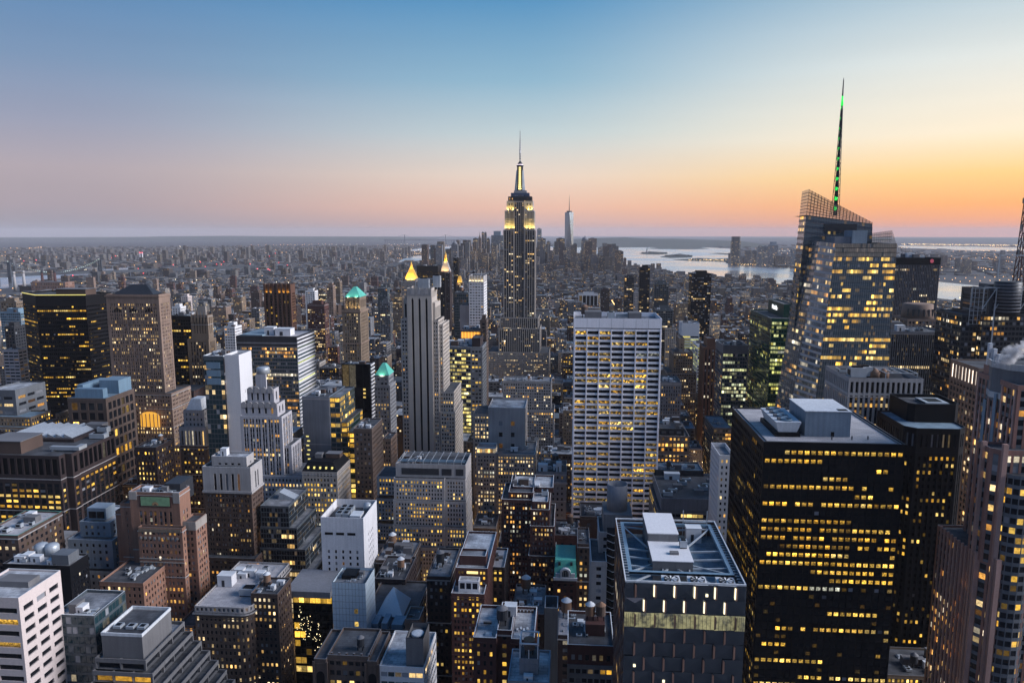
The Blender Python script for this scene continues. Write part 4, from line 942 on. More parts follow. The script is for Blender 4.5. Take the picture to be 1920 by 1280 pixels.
crown_glass = window_mat('crown_glass', tint=(.04, .05, .058), rough=.15, detail=.3, spec=.7); next(n for n in crown_glass.node_tree.nodes if n.type == 'BSDF_PRINCIPLED').inputs['Alpha'].default_value = .5
stc = style(lit=3, run=6, pal=((.62, .50, .32), (.55, .47, .34), (.50, .45, .36)), blind=.0, glow=.11, rowvar=.1, ivar=.3)
patch(acc3, m0, m1, t1, t0, 20, 8, stc, B.rng, (.2, .17), .1)
patch(acc3, m0+np.array((4, wb, 0)), m0, t0, t0+np.array((4, wb, 0)), 9, 8, stc, B.rng, (.2, .17), .1)
r0, r1, r2 = pT(1636, 437, Yf+40), pT(1673, 432, Yf+40), pT(1682, 454, Yf+6)
patch(acc3, np.array((r0[0], Yf+40, zroof)), np.array((r1[0], Yf+40, zroof)), r1, r0, 9, 4, stc, B.rng, (.10, .10), .1)
patch(acc3, np.array((r1[0], Yf+40, zroof)), np.array((tr[0], Yf+4, zroof)), np.array((tr[0], Yf+4, zroof+.6)), r1, 8, 4, stc, B.rng, (.10, .10), .1)
B.flush(acc3, dark_metal, stc, 'glass_screen', dark_metal, crown_glass)
p = pT(1562, 446, Yf+20); q = pT(1635, 446, Yf+20); B.solid('plant_box', [[p[0], q[0]-14, Yf+16, Yf+34, zroof-2, pT(1562, 444, Yf+16)[2]]], grey_stone)
p = pT(1599, 432, Yf+14); q = pT(1627, 432, Yf+14); B.solid('plant_box', [[p[0], q[0], Yf+14, Yf+30, zroof-2, p[2]]], blue_grey)
p = pT(1546, 420, Yb-1); q = pT(1606, 434, Yb-1); B.solid('dark_recess', [[p[0], q[0], Yb-.9, Yb-.5, q[2], p[2]]], dark_metal)
# mast
mb, mt = pT(1565, 384, Yb+12), pT(1580, 146, Yb+12); mx, my = mb[0], Yb+12
green = plain('green_light', (.02, .3, .06), .4, emit=(.03, .95, .10), power=1.1)
zA, zB = mb[2]-8, mt[2]; hM = zB-zA
B.spun('mast_core', [(1.15, 0), (1.0, hM*.45), (.7, hM*.8), (.35, hM*.98), (.1, hM)], mx+.8, my, zA, dark_metal, 10)
for k in range(11):
    z_ = zA+hM*(.04+.073*k); rr = 1.7*(1-k/17)
    B.spun('mast_lamp', [(rr*.75, 0), (rr*.9, 2.0), (rr*.62, hM*.025), (rr*.45, hM*.045)], mx+.6, my, z_, green, 10)
B.spun('mast_lamp', [(.9, 0), (.6, hM*.07)], mx+.8, my, zA+hM*.80, green, 10)
lat = []
for k in range(10):
    za_, zb_ = zA+hM*.078*k, zA+hM*.078*(k+1); wa, wb_ = 3.1*(1-k/13), 3.1*(1-(k+1)/13)
    for sx, sy in ((-1, -1), (1, -1), (1, 1), (-1, 1)):
        lat += bar_quads((mx+.8+sx*wa*.7, my+sy*wa*.7, za_), (mx+.8+sx*wb_*.7, my+sy*wb_*.7, zb_), .28)
    for (sx, sy), (tx, ty) in (((-1, -1), (1, -1)), ((1, -1), (1, 1)), ((-1, 1), (-1, -1))):
        lat += bar_quads((mx+.8+sx*wa*.7, my+sy*wa*.7, za_), (mx+.8+tx*wb_*.7, my+ty*wb_*.7, zb_), .2)
        lat += bar_quads((mx+.8+sx*wa*.7, my+sy*wa*.7, za_), (mx+.8+tx*wa*.7, my+ty*wa*.7, za_), .24)
B.part('mast_lattice', [np.array(lat)], dark_metal)
B.done()
# ---- dark glass corner of the green glass tower with sign
B = tower('glass_tower', 'dark green glass tower with yellow lit floors and a white sign on its upper block', 700, 1447, 1500, 597, xb=1407, seed=24)
x0, x1, y0, y1, H = B.x0, B.x1, B.y0, B.y1, B.H
sg = style(bay=2.2, fl=3.9, wf=.86, hf=.62, d=.15, top=3, m=.3, lit=.55, run=4, pal=LIME, blind=0, win=WIN_GREEN, rowvar=.5, glow=.8)
sl = style(bay=2.2, fl=3.9, wf=.86, hf=.8, d=.12, top=3, m=.3, lit=.10, run=2, pal=LIME, blind=0, win=WIN_GREEN, glow=.5)
B.tier(x0, x1, y0, y1, 0, H, sg, green_metal, tar, par=1.2, cop=coping, side=sl, win=WIN_GREEN)
X0 = xof(1470, 570, y0+18); ye = far_edge(X0, zof(1470, 570, y0+18), 1441); Hb = zof(1470, 570, y0+18)
B.tier(X0, x1, y0+18, ye, H-1.2, Hb, None, green_metal, tar, par=1.0, cop=coping, name='penthouse_block')
fc = bpy.data.curves.new('sign_text', 'FONT'); fc.body = 'MetLife'; fc.size = 6.2; fc.extrude = .12; fc.align_x = 'CENTER'
fc.materials.append(plain('sign_glow', (.9, .9, .9), .4, emit=(1, 1, 1), power=1.6))
to = bpy.data.objects.new('sign_text', fc); COL.objects.link(to)
sm = bpy.data.meshes.new_from_object(to.evaluated_get(bpy.context.evaluated_depsgraph_get())); bpy.data.objects.remove(to); bpy.data.curves.remove(fc)
to = link('sign', sm, B.root)
to.location = tuple(np.array((X0-.3, y0+18+(ye-y0-18)*.55, Hb-8))-B.base); to.rotation_euler = (R(90), 0, R(-90))
B.done()
# ---- big black tower lower right with yellow rows
B = tower('black_tower', 'black office tower with rows of yellow windows and white cooling plant on its roof', 310, 1432, 1699, 830, xb=1373, seed=25)
x0, x1, y0, y1, H = B.x0, B.x1, B.y0, B.y1, B.H
s = style(bay=(x1-x0-1)/21, fl=3.82, wf=.70, hf=.44, d=.3, sp=.12, top=2.6, m=.5, lit=.56, run=7, pal=YELLOW, blind=.02, rowvar=.65, sill=.25, solo=True, win=WIN_ROOM, spm=black_metal, glow=1.75, ivar=.55)
sl = style(bay=2.75, fl=3.82, wf=.76, hf=.55, d=.3, sp=.12, top=2.6, m=.5, lit=.22, run=3, pal=YELLOW, blind=.02, rowvar=.8, spm=black_metal, win=WIN_NEAR, glow=.8)
B.tier(x0, x1, y0, y1, 0, H, s, black_metal, gravel_roof, par=.7, cop=dark_coping, side=sl)
bw, bd = x1-x0, y1-y0; z = H-.7
px0 = xof(1510, 808, y0+14)
p0 = at(1509, 809, y0+12); p1 = at(1594, 809, y0+12); zt = zof(1550, 772, y0+12)
B.solid('plant_room', [[p0[0], p1[0], y0+12, y0+36, z, zt]], blue_grey); B.solid('plant_room_roof', [[p0[0]-.3, p1[0]+.3, y0+11.7, y0+36.3, zt, zt+.35]], coping)
B.solid('door', [[p0[0]+(p1[0]-p0[0])*.58, p0[0]+(p1[0]-p0[0])*.65, y0+11.9, y0+11.998, z, z+2.2]], black_metal)
B.solid('hatch', [[p1[0]-5, p1[0]-1, y0+13, y0+16, zt+.36, zt+.5]], black_metal)
c0 = at(1457, 805, y0+10); c1 = at(1500, 805, y0+10); ya, yb_ = y0+11, y0+36
B.solid('cooling_stand', [[c0[0]-.5, c1[0]+.5, ya-.5, yb_+.5, z, z+2.0]], black_metal)
zc = z+2.0; B.shape('cooling_tower', [(c0[0]+1, ya, zc), (c1[0]-1, ya, zc), (c1[0]-1, yb_, zc), (c0[0]+1, yb_, zc), (c0[0]-.6, ya-.8, zc+4.6), (c1[0]+.6, ya-.8, zc+4.6), (c1[0]+.6, yb_+.8, zc+4.6), (c0[0]-.6, yb_+.8, zc+4.6)], [(0, 1, 5, 4), (1, 2, 6, 5), (2, 3, 7, 6), (3, 0, 4, 7), (4, 5, 6, 7)], coping)
for k in range(4):
    fy = ya+3+k*6.3; fx = (c0[0]+c1[0])/2
    fan = B.spun('cooling_fan', [(2.5, 0), (2.5, .9), (2.2, .9), (2.1, .3), (.5, .3)], fx, fy, zc+4.6, blue_metal, 18)
    bl_ = []
    for a in range(6):
        t = a*math.pi/3; bl_.append([(fx+.3*math.cos(t), fy+.3*math.sin(t), zc+5.1), (fx+2.0*math.cos(t-.2), fy+2.0*math.sin(t-.2), zc+5.0), (fx+2.0*math.cos(t+.2), fy+2.0*math.sin(t+.2), zc+5.25), (fx+.3*math.cos(t+.5), fy+.3*math.sin(t+.5), zc+5.15)])
    B.part('fan_blades', [np.array(bl_)], dark_metal, fan)
    put_unit(B, 'motor', U_BOX, fx-3.2, fy, zc+4.6, 1.3, 1.6, 1.1)
for fx in (.35, .5, .62): put_unit(B, 'vent', U_BOX, x0+bw*fx+10, y0+5+fx*6, z, .5, .5, 1.6)
B.solid('inner_kerb', [[x0+1.6, x1-1.6, y0+1.5, y0+1.8, z+.004, z+.5], [x1-1.9, x1-1.6, y0+1.8, y1-1.5, z+.004, z+.5], [x0+1.6, x0+1.9, y0+1.8, y1-1.5, z+.004, z+.5]], concrete)
B.done()
# ---- second black tower behind
B = tower('black_tower', 'black tower with chamfered corners and a black rooftop drum, behind the yellow-windowed one', 395, 1702, 1786, 803, xb=1645, seed=26)
x0, x1, y0, y1, H = B.x0, B.x1, B.y0, B.y1, B.H
poly = [(x0+5, y0), (x1+4, y0), (x1+9, y0+5), (x1+9, y1), (x0, y1), (x0, y0+5)]
s = style(bay=3.0, fl=3.85, wf=.5, hf=.5, d=.5, sp=.3, top=1.6, m=.8, lit=.17, run=1.4, pal=YELLOW, blind=.02, spm=black_metal, win=WIN_BLACK)
B.prism(poly, 0, H-13, s, black_metal, tar, par=.1); B.prism(poly, H-12.99, H, style(bay=3.0, fl=9, wf=.4, hf=.8, d=.6, top=3.2, m=.8, lit=0, blind=.4, win=WIN), black_metal, blue_roof, par=.8, cop=dark_metal, name='attic')
d0 = at(1700, 798, y0+18); pp = [(d0[0]+3, y0+16), (d0[0]+24, y0+16), (d0[0]+27, y0+19), (d0[0]+27, y0+42), (d0[0], y0+42), (d0[0], y0+19)]
B.prism(pp, H-.8, H+9.5, 'blank', black_metal, tar, par=2.0, cop=dark_metal, name='rooftop_drum')
put_unit(B, 'penthouse', U_AC, d0[0]+17, y0+28, H+7.5, 12, 14, 1.6); B.done()
# ---- pale vertical-fin block
B = tower('fin_block', 'pale concrete block with deep vertical fins over dark bays, plant and tanks on its roof', 440, 1592, 1732, 709, xb=1548, seed=27)
x0, x1, y0, y1, H = B.x0, B.x1, B.y0, B.y1, B.H
zf = zof(1650, 738, 440)
s1 = style(bay=(x1-x0-1)/14, fl=H-zf-2, wf=.56, hf=.9, d=1.2, top=2, m=.5, lit=0, blind=0, sill=.04, win=WIN_BLACK)
s2 = style(bay=(x1-x0-1)/14, fl=4.1, wf=.56, hf=.55, d=1.0, sp=.7, top=1.2, m=.5, lit=.45, run=2, pal=WARM, blind=0, spm=dark_metal, win=WIN)
B.tier(x0, x1, y0, y1, zf, H, s1, pale_stone, tar, par=2.5, cop=concrete, win=WIN_BLACK, name='attic'); B.tier(x0, x1, y0, y1, 0, zf-.01, s2, pale_stone, tar, par=.1)
for i, (fx, fy) in enumerate(((.12, .25), (.24, .45))): put_unit(B, 'air_handler', U_AC, x0+(x1-x0)*fx+4, y0+8+fy*20, H-2.5, 9, 7, 6.5)
for fx in (.48, .6): B.spun('water_tank', [(3, 0), (3, 3.5), (.2, 6.0)], x0+(x1-x0)*fx, y0+14, H-2.5, wood, 16)
fr_ = []
for i in range(5): fr_ += bar_quads((x0+(x1-x0)*.55+i*4.5, y0+6, H+2), (x0+(x1-x0)*.55+i*4.5, y0+22, H+2), .4)
fr_ += bar_quads((x0+(x1-x0)*.55, y0+6, H+2), (x0+(x1-x0)*.55+18, y0+6, H+2), .4)+bar_quads((x0+(x1-x0)*.55, y0+22, H+2), (x0+(x1-x0)*.55+18, y0+22, H+2), .4)+bar_quads((x0+(x1-x0)*.55, y0+6, H-2), (x0+(x1-x0)*.55, y0+6, H+2), .4)+bar_quads((x0+(x1-x0)*.55+18, y0+6, H-2), (x0+(x1-x0)*.55+18, y0+6, H+2), .4)
B.part('roof_frame', [np.array(fr_)], steel); clutter(B, x0, x1, y0+10, y1, H-2.5, 5, 1, 0, 1.2); B.done()
# ---- dark ribbed tower beyond the crystal tower
B = tower('ribbed_tower', 'dark brown ribbed tower with a black top band, right beside the faceted glass skyscraper', 930, 1670, 1764, 483, depth=50, seed=28)
s = style(bay=1.9, fl=3.9, wf=.55, hf=.6, d=.6, sp=.3, top=9, m=.6, lit=.10, run=5, pal=CREAM, blind=.1, spm=dark_metal, rowvar=1.0)
dark_rib = wall_mat('dark_rib', (.10, .10, .115), rough=.6)
B.tier(B.x0, B.x1, B.y0, B.y1, 0, B.H, s, dark_rib, tar, par=1.5); B.solid('top_band', [[B.x0-.2, B.x1+.2, B.y0-.3, B.y0-.002, B.H-8.5, B.H+.1]], black_metal)
B.shape('sign_emblem', [(B.x1-10+2.2*math.cos(t), B.y0-.45, B.H-4+2.4*math.sin(t)) for t in np.linspace(0, 2*math.pi, 12, endpoint=False)], [tuple(range(12))], plain('sign_red', (.30, .06, .09), .5, emit=(.5, .08, .12), power=.5)); clutter(B, B.x0+20, B.x1-6, B.y0, B.y1, B.H-1.5, 4, 1, 0, 2); B.done()
# ---- striped tower in front of it
B = tower('striped_block', 'dark office slab with close white vertical ribs and a few long lit floors', 640, 1660, 1778, 622, depth=40, seed=29)
s = style(bay=1.75, fl=3.8, wf=.66, hf=.6, d=.7, sp=.35, top=2.0, m=.4, lit=.10, run=14, pal=CREAM, blind=.08, rowvar=1.6, spm=black_metal)
B.tier(B.x0, B.x1, B.y0, B.y1, 0, B.H, s, grey_stone, tar, par=1.2); B.solid('corner_pier', [[B.x1-1.2, B.x1+.2, B.y0-.3, B.y0+.4, 0, B.H+.1]], white_panel)
clutter(B, B.x0+10, B.x1-10, B.y0, B.y1, B.H-1.2, 4, 9, 0, 1.5); B.done()
# ---- beige tower with rounded top
B = tower('round_top_tower', 'beige stone tower with a rounded drum top, behind the white-ribbed slab', 770, 1702, 1770, 598, depth=38, seed=30)
s = style(bay=3.2, fl=3.9, wf=.6, hf=.55, d=.5, sp=.2, top=2, m=1, lit=.25, pal=WARM)
B.tier(B.x0, B.x1, B.y0, B.y1, 0, B.H, s, warm_stone, tar); cx, w = (B.x0+B.x1)/2, (B.x1-B.x0)/2
B.spun('drum', [(w*.88, 0), (w*.82, 9), (w*.80, 14.5), (w*.74, 15)], cx, B.y0+19, B.H-1, warm_stone, 24)
for k in range(7):
    t = R(-150+k*20); B.solid('drum_slot', [[cx+w*.84*math.cos(t)-.7, cx+w*.84*math.cos(t)+.7, B.y0+19+w*.84*math.sin(t)-.6, B.y0+19+w*.84*math.sin(t)+.4, B.H+2, B.H+9]], dark_metal)
B.done()

# ---- tower with trussed roof mast at the right edge
B = tower('media_tower', 'dark glass tower with a steel roof truss and lattice antenna, at the right edge', 580, 1853, 1990, 545, xb=None, depth=46, seed=31)
x0, x1, y0, y1, H = B.x0, B.x1, B.y0, B.y1, B.H
s = style(bay=2.6, fl=3.9, wf=.8, hf=.6, d=.2, top=1.5, m=.5, lit=.25, run=2, pal=WARM, blind=.12, rowvar=.9)
zl = zof(1850, 590, 576)
B.tier(x0-2, x1, y0, y1, 0, zl, s, dark_metal, tar, left=style(bay=2.6, fl=3.9, wf=.8, hf=.6, d=.2, top=1.5, m=.5, lit=.22, pal=WARM, blind=.1))
B.tier(x0-14, x0-2, y0+6, y1, 0, zof(1820, 590, 586), s, dark_metal, tar, name='wing')
B.tier(x0+2, x1, y0+1, y1-4, zl, H, style(bay=18, fl=2.2, wf=.9, hf=.5, d=.4, top=3, m=2, lit=.05), dark_metal, tar, name='plant_storey')
B.solid('vertical_fin', [[x0+5, x0+5.8, y0-.8, y0, 60, zl+8]], steel)
drum = B.spun('louvred_drum', [(9, 0), (9, 24), (8.2, 24.5)], x0+16, y0+4, zl, dark_metal, 24)
for k in range(9): B.spun('drum_ring', [(9.15, 0), (9.15, .6)], x0+16, y0+4, zl+2+k*2.5, grey_stone, 24, parent=drum)
tz = H; tr_ = []
for i in range(5):
    xa = x0-3+i*9
    tr_ += bar_quads((xa, y0, tz-14), (xa, y0, tz+2), .6)+bar_quads((xa, y0, tz+2), (xa+9, y0, tz+2), .6)+bar_quads((xa, y0, tz-14), (xa+9, y0, tz+2), .5)
    tr_ += bar_quads((xa, y0+16, tz-14), (xa, y0+16, tz+2), .6)+bar_quads((xa, y0, tz+2), (xa, y0+16, tz+2), .5)
B.part('roof_truss', [np.array(tr_)], steel)
sg = []
xs_, ys_ = x0-10, y0+4
for i in range(5):
    for j in range(9):
        if i < 4: sg += bar_quads((xs_+i*3, ys_, H-26+j*3.4), (xs_+i*3+3, ys_, H-26+j*3.4), .3)
        if j < 8: sg += bar_quads((xs_+i*3, ys_, H-26+j*3.4), (xs_+i*3, ys_, H-26+j*3.4+3.4), .3)
B.part('sign_scaffold', [np.array(sg)], steel)
mb = at(1908, 530, y0+20); mtop = zof(1917, 416, y0+20); la = []
mx, my, z_ = xof(1912, 500, y0+20), y0+20, H
n = 12; hM = mtop+30-z_
for k in range(n):
    wa, wb = 4.5*(1-k/(n+3)), 4.5*(1-(k+1)/(n+3)); za, zb = z_+hM*k/n, z_+hM*(k+1)/n
    for sx, sy in ((-1, -1), (1, -1), (1, 1), (-1, 1)): la += bar_quads((mx+sx*wa*.6, my+sy*wa*.6, za), (mx+sx*wb*.6, my+sy*wb*.6, zb), .55)
    for (sx, sy), (tx, ty) in (((-1, -1), (1, -1)), ((1, -1), (1, 1)), ((-1, 1), (-1, -1))):
        la += bar_quads((mx+sx*wa*.6, my+sy*wa*.6, za), (mx+tx*wb*.6, my+ty*wb*.6, zb), .4)+bar_quads((mx+sx*wa*.6, my+sy*wa*.6, za), (mx+tx*wa*.6, my+ty*wa*.6, za), .4)
B.part('lattice_mast', [np.array(la)], red_brick)
for k in range(6): put_unit(B, 'antenna_panel', U_BOX, mx+((-1)**k)*3.0, my-2, z_+hM*(.2+.12*k), 1.2, 1.0, 4)
pf = bar_quads((x0+8, y0+4, H), (x0+8, y0+4, H+26), .8)+bar_quads((x0+8, y0+4, H+26), (x0+30, y0+4, H+26), .8)
B.part('gantry', [np.array(pf)], steel); put_unit(B, 'penthouse', U_BOX, x0+16, y0+20, H-1, 18, 14, 5)
B.done()
# ---- block with floodlit fins
Hc = at(1836, 690, 470); B = Bld('fin_lit_block', 'beige block whose top storey glows white between stone fins, beside the pink granite tower', Hc[0]+18, 505, seed=32)
ye = far_edge(Hc[0], Hc[2], 1783)
s = style(bay=(ye-470-2)/8, fl=4.0, wf=.66, hf=.6, d=.5, sp=.2, top=1.2, m=1, lit=.25, pal=CREAM, blind=.2)
zs = zof(1836, 725, 470)
white_glow = window_mat('fin_glow_glass', tint=(.4, .38, .36), detail=.15)
st = style(bay=(ye-470-2)/8, fl=Hc[2]-zs-2, wf=.5, hf=.9, d=.6, top=2, m=1, lit=3, run=1, pal=((1, .86, .72), (1, .82, .66)), blind=0, rowvar=.05, sill=.04, glow=1.2)
B.tier(Hc[0], Hc[0]+40, 470, ye, zs, Hc[2], st, warm_stone, tar, win=white_glow, name='glowing_storey'); B.tier(Hc[0]+.1, Hc[0]+39.9, 470.1, ye-.1, 0, zs-.01, s, warm_stone, tar, par=.1); B.done()
# ---- pink granite tower with rounded bays
Yw = 285
B = Bld('granite_tower', 'pink granite tower with slim piers and a grey drum top venting steam', 215, 330, seed=33)
gl = style(bay=3.0, fl=3.85, wf=.70, hf=.62, d=.22, sp=.10, top=2, m=.8, lit=.36, run=1.4, pal=WARM, blind=.12, spm=grey_panel, rowvar=.6, glow=1.1)
zlow = zof(1850, 1056, Yw); xl = xof(1850, 1056, Yw); yel = far_edge(xl, zlow, 1758)
xr = xl+75
poly = [(xl+5, Yw), (xr, Yw), (xr, yel), (xl, yel), (xl, Yw+7)]
B.prism(poly, 0, zlow, [gl, 'blank', 'blank', gl, gl], granite, tar, par=1.0, cop=grey_stone)
yb2 = yel-2
pink_pier = wall_mat('pink_pier', (.44, .27, .225), rough=.5)
XU = xof(1833, 696, yb2); zU = zof(1833, 696, yb2)
B.prism([(XU, Yw+8), (xr-6, Yw+8), (xr-6, yb2), (XU, yb2)], zlow-1, zU, gl, granite, tar, par=1.0, cop=grey_stone, name='shaft')
zM = zof(1874, 842, Yw+3); XM = xof(1862, 842, Yw+3)
B.prism([(XM+3, Yw+2), (xr-3, Yw+2), (xr-3, Yw+14), (XM, Yw+14), (XM, Yw+5)], zlow-1, zM, gl, granite, tar, par=1.0, cop=grey_stone, name='shaft')
for k, fx in enumerate((XM+11, XM+34)):
    a = Acc(); pts = [(fx+6.5*math.cos(t), Yw+2.5-4.5*math.sin(t)) for t in np.linspace(math.pi, 0, 9)]
    for i in range(8): facade(a, pts[i], pts[i+1], 60, zM-9, style(bay=2.0, fl=3.85, wf=.88, hf=.62, d=.2, top=1, m=.05, lit=.22, run=8, pal=YELLOW, blind=.05), B.rng)
    B.flush(a, grey_panel, None, 'rounded_bay'); B.shape('bay_roof', [(p[0], p[1], zM-9.1) for p in pts], [tuple(range(9))], tar)
for (x, y, zt) in [(xl+4, Yw-.2, zlow+2), (xl+14, Yw-.2, zlow+2), (xl+25, Yw-.2, zlow+2), (xl-.2, Yw+7, zlow+2), (XM+3.5, Yw+1.6, zM+2.5), (XM+18.5, Yw+1.6, zM+2), (XM+26.5, Yw+1.6, zM+2), (XM-.2, Yw+9, zM+1.5)]:
    B.solid('pier', [[x-.9, x+.9, y-.9, y+.5, 0, zt]], pink_pier)
for k in range(10):
    y = Yw+9+k*(yb2-Yw-10)/9.3
    B.solid('pier', [[xl-.5, xl+.3, y-.4, y+.4, 0, zlow+.8]], pink_pier)
    B.solid('pier', [[XU-.5, XU+.2, y-.4, y+.4, zlow-1, zU-(14 if k % 3 else 2)]], pink_pier)
B.solid('glass_strip', [[XU-.95, XU-.72, Yw+20, Yw+22, zlow, zU-6], [XU-.95, XU-.72, Yw+27, Yw+29, zlow, zU-10]], blue_metal)
dl = xof(1863, 722, Yw+22); rd = 20.0; dcx, dcy = dl+rd, Yw+24; zD = zof(1880, 690, Yw+12)
oct_ = [(dcx+rd*math.cos(t), dcy+rd*.8*math.sin(t)) for t in np.linspace(0, 2*math.pi, 12, endpoint=False)]
B.prism(oct_, zU-9, zD, 'blank', grey_panel, tar, par=2.0, cop=coping, name='crown_block')
B.prism([(dcx+(p[0]-dcx)*1.03, dcy+(p[1]-dcy)*1.03) for p in oct_], zD-1.6, zD+1.0, 'blank', steel, tar, par=2.2, cop=coping, name='crown_ring')
B.prism([(dcx+(p[0]-dcx)*1.02, dcy+(p[1]-dcy)*1.02) for p in oct_], zU-8, zU-5.6, 'blank', steel, tar, par=.2, cop=coping, name='crown_ring')
xs_ = xof(1852, 660, yb2-4); ztall = zof(1856, 643, yb2-4)
B.solid('chimney', [[xs_-.5, xs_+5, yb2-12, yb2-3, zlow, ztall-9]], granite)
for k in range(4): put_unit(B, 'antenna_panel', U_WHITE, xs_+.2+k*1.2, yb2-5-k*1.5, ztall-9.2, 1.3, 1.4, 9-k*2.0)
B.foot = (xl-1, xr, Yw, yel); B.done()
DRUM = at(1898, 664, Yw+14)
# ---- faceted glass tower with steel roof
B = tower('faceted_glass_tower', 'faceted mirror glass tower with copper-toned strips and a white framed roof of fans and girders', 200, 1172, 1400, 1091, xb=1160, seed=34)
x0, x1, y0, H = B.x0, B.x1, B.y0, B.H
yb_ = far_edge(x1, H, 1340); B.y1 = y1 = yb_ if 10 < yb_-y0 < 60 else y0+42
nc, fl = 6, 4.45; cw = (x1-x0)/nc
mirror = window_mat('mirror_glass', tint=(.085, .10, .125), rough=.09, spec=1.0, detail=.9, scale=.4)
lit_glass = mirror
mirror = window_mat('mirror_facets_glass', tint=(.13, .155, .19), rough=.05, spec=.8, detail=.9, scale=.4); next(n for n in mirror.node_tree.nodes if n.type == 'BSDF_PRINCIPLED').inputs['Metallic'].default_value = .85
copper = wall_mat('copper_strip', (.17, .10, .08), rough=.45)
glowbar = plain('glow_bar', (.8, .7, .5), .4, emit=(1.0, .86, .55), power=1.7)
B.solid('core', [[x0+.4, x1-.4, y0+.5, y1-.3, 0, H-6.2]], black_metal)
rng = B.rng; rows = int(H/fl)
for r_ in range(rows):
    zt_, zb_ = H-.6-r_*fl, H-.6-(r_+1)*fl
    if zb_ < 40: break
    off = .5 if r_ % 2 == 0 else 0.0
    for c in range(nc+1):
        xa, xb2 = x0+(c-off)*cw, x0+(c+1-off)*cw
        xa, xb2 = max(xa, x0), min(xb2, x1)
        if xb2-xa < .3: continue
        j4 = rng.normal(0, .11, 5)
        col = (0, 0, 0, 0)
        if r_ == 2: g = rng.uniform(.16, .48); col = (g*.85, g*.78, g*.36, 0)
        elif rng.random() < .10: B.solid('lit_pane', [[(xa+xb2)/2, (xa+xb2)/2+.7, y0-.62, y0-.55, zb_+1.2, zb_+2.0]], glowbar)
        c_ = [(xa, y0-.15+j4[0], zb_-.06), (xb2, y0-.15+j4[1], zb_-.06), (xb2, y0-.15+j4[2], zt_), (xa, y0-.15+j4[3], zt_)]
        o_ = (xa+(xb2-xa)*rng.uniform(.3, .7), y0-.3+j4[4], (zb_+zt_)/2+rng.uniform(-.8, .8))
        B.part('facet', [np.array([[c_[i], c_[(i+1) % 4], o_, o_] for i in range(4)])], mirror if r_ != 2 else lit_glass, cols=[col]*4)
        if r_ == 2:
            for k in range(1, 5): B.solid('mullion', [[xa+(xb2-xa)*k/5-.04, xa+(xb2-xa)*k/5+.04, y0-.75, y0-.6, zb_+.1, zt_-.1]], dark_metal)
        if xa > x0+.2:
            B.shape('copper_strip', [(xa-.06, y0-.62, zb_+.1), (xa+.46, y0-.5, zb_+.5), (xa+.46, y0-.5, zt_-.6), (xa-.06, y0-.62, zt_), (xa-.06, y0, zb_+.1), (xa+.46, y0, zb_+.5), (xa+.46, y0, zt_-.6), (xa-.06, y0, zt_)], [(0, 1, 2, 3), (4, 0, 3, 7), (1, 5, 6, 2)], copper)
            if r_ < 2 and rng.random() < .9: B.solid('glow_bar', [[xa-.42, xa-.09, y0-.72, y0-.3, zb_+.7, zt_-.5]], glowbar)
sl = style(bay=cw, fl=fl, wf=.9, hf=.93, d=.2, top=.6, m=.1, lit=.06, blind=0, win=mirror, sill=.03)
a = Acc(); facade(a, (x0, y1), (x0, y0), 0, H, sl, rng); facade(a, (x1, y0), (x1, y1), 0, H, sl, rng); facade(a, (x1, y1), (x0, y1), 0, H, None, rng)
B.flush(a, copper, sl, 'side_wall', win=mirror)
zr = H-5.5
B.solid('roof', [[x0+.5, x1-.5, y0+.5, y1-.5, zr-.3, zr]], blue_roof)
def frame_ring(xa, xb, ya, yb, z, w, h): return box_quads([[xa, xb, ya, ya+w, z, z+h], [xa, xb, yb-w, yb, z, z+h], [xa, xa+w, ya+w, yb-w, z, z+h], [xb-w, xb, ya+w, yb-w, z, z+h]])
B.part('crown_ring', [frame_ring(x0, x1, y0, y1, H-.55, .35, .5)], coping)
B.part('gutter_ring', [frame_ring(x0+1.6, x1-1.6, y0+7.5, y1-1.2, H-1.8, 1.1, .9)], blue_metal)
for sx in (x0+.35, x1-1.6):
    for k in range(24): B.solid('rung', [[sx, sx+1.25, y0+1+k*(y1-y0-2)/24, y0+1.3+k*(y1-y0-2)/24, H-.9, H-.75]], steel)
mxa, mxb = x0+(x1-x0)*.27, x0+(x1-x0)*.62
B.solid('machine_house', [[mxa, mxb, y0+12, y0+26, zr, H+.5]], concrete); B.solid('machine_house_roof', [[mxa-.2, mxb+.2, y0+11.8, y0+26.2, H+.5, H+.75]], white_panel)
B.solid('machine_house', [[mxa, mxb-2.5, y0+26, y1-3, zr, H+3]], concrete); B.solid('machine_house_roof', [[mxa-.2, mxb-2.3, y0+26.3, y1-2.8, H+3, H+3.25]], white_panel)
put_unit(B, 'vent_fan', U_AC, mxb-1.5, y0+22, H+.75, 2.2, 2.2, 2.4); put_unit(B, 'hatch', U_BOX, (mxa+mxb)/2+1, y0+17, H+.75, 2.6, 1.6, .7)
cxr, cyr = (mxa+mxb)/2, y0+19
for k, (px_, py_) in enumerate([(x0+2, y0+13), (x0+2, y0+19), (x0+2, y0+25), (x0+2, y1-4), (x1-2, y0+13), (x1-2, y0+19), (x1-2, y0+25), (x1-2, y1-4)]):
    B.part('roof_girder', [np.array(bar_quads((px_, py_, H-1.6), (mxa if px_ < cxr else mxb, py_, H-2.2), .5))], steel)
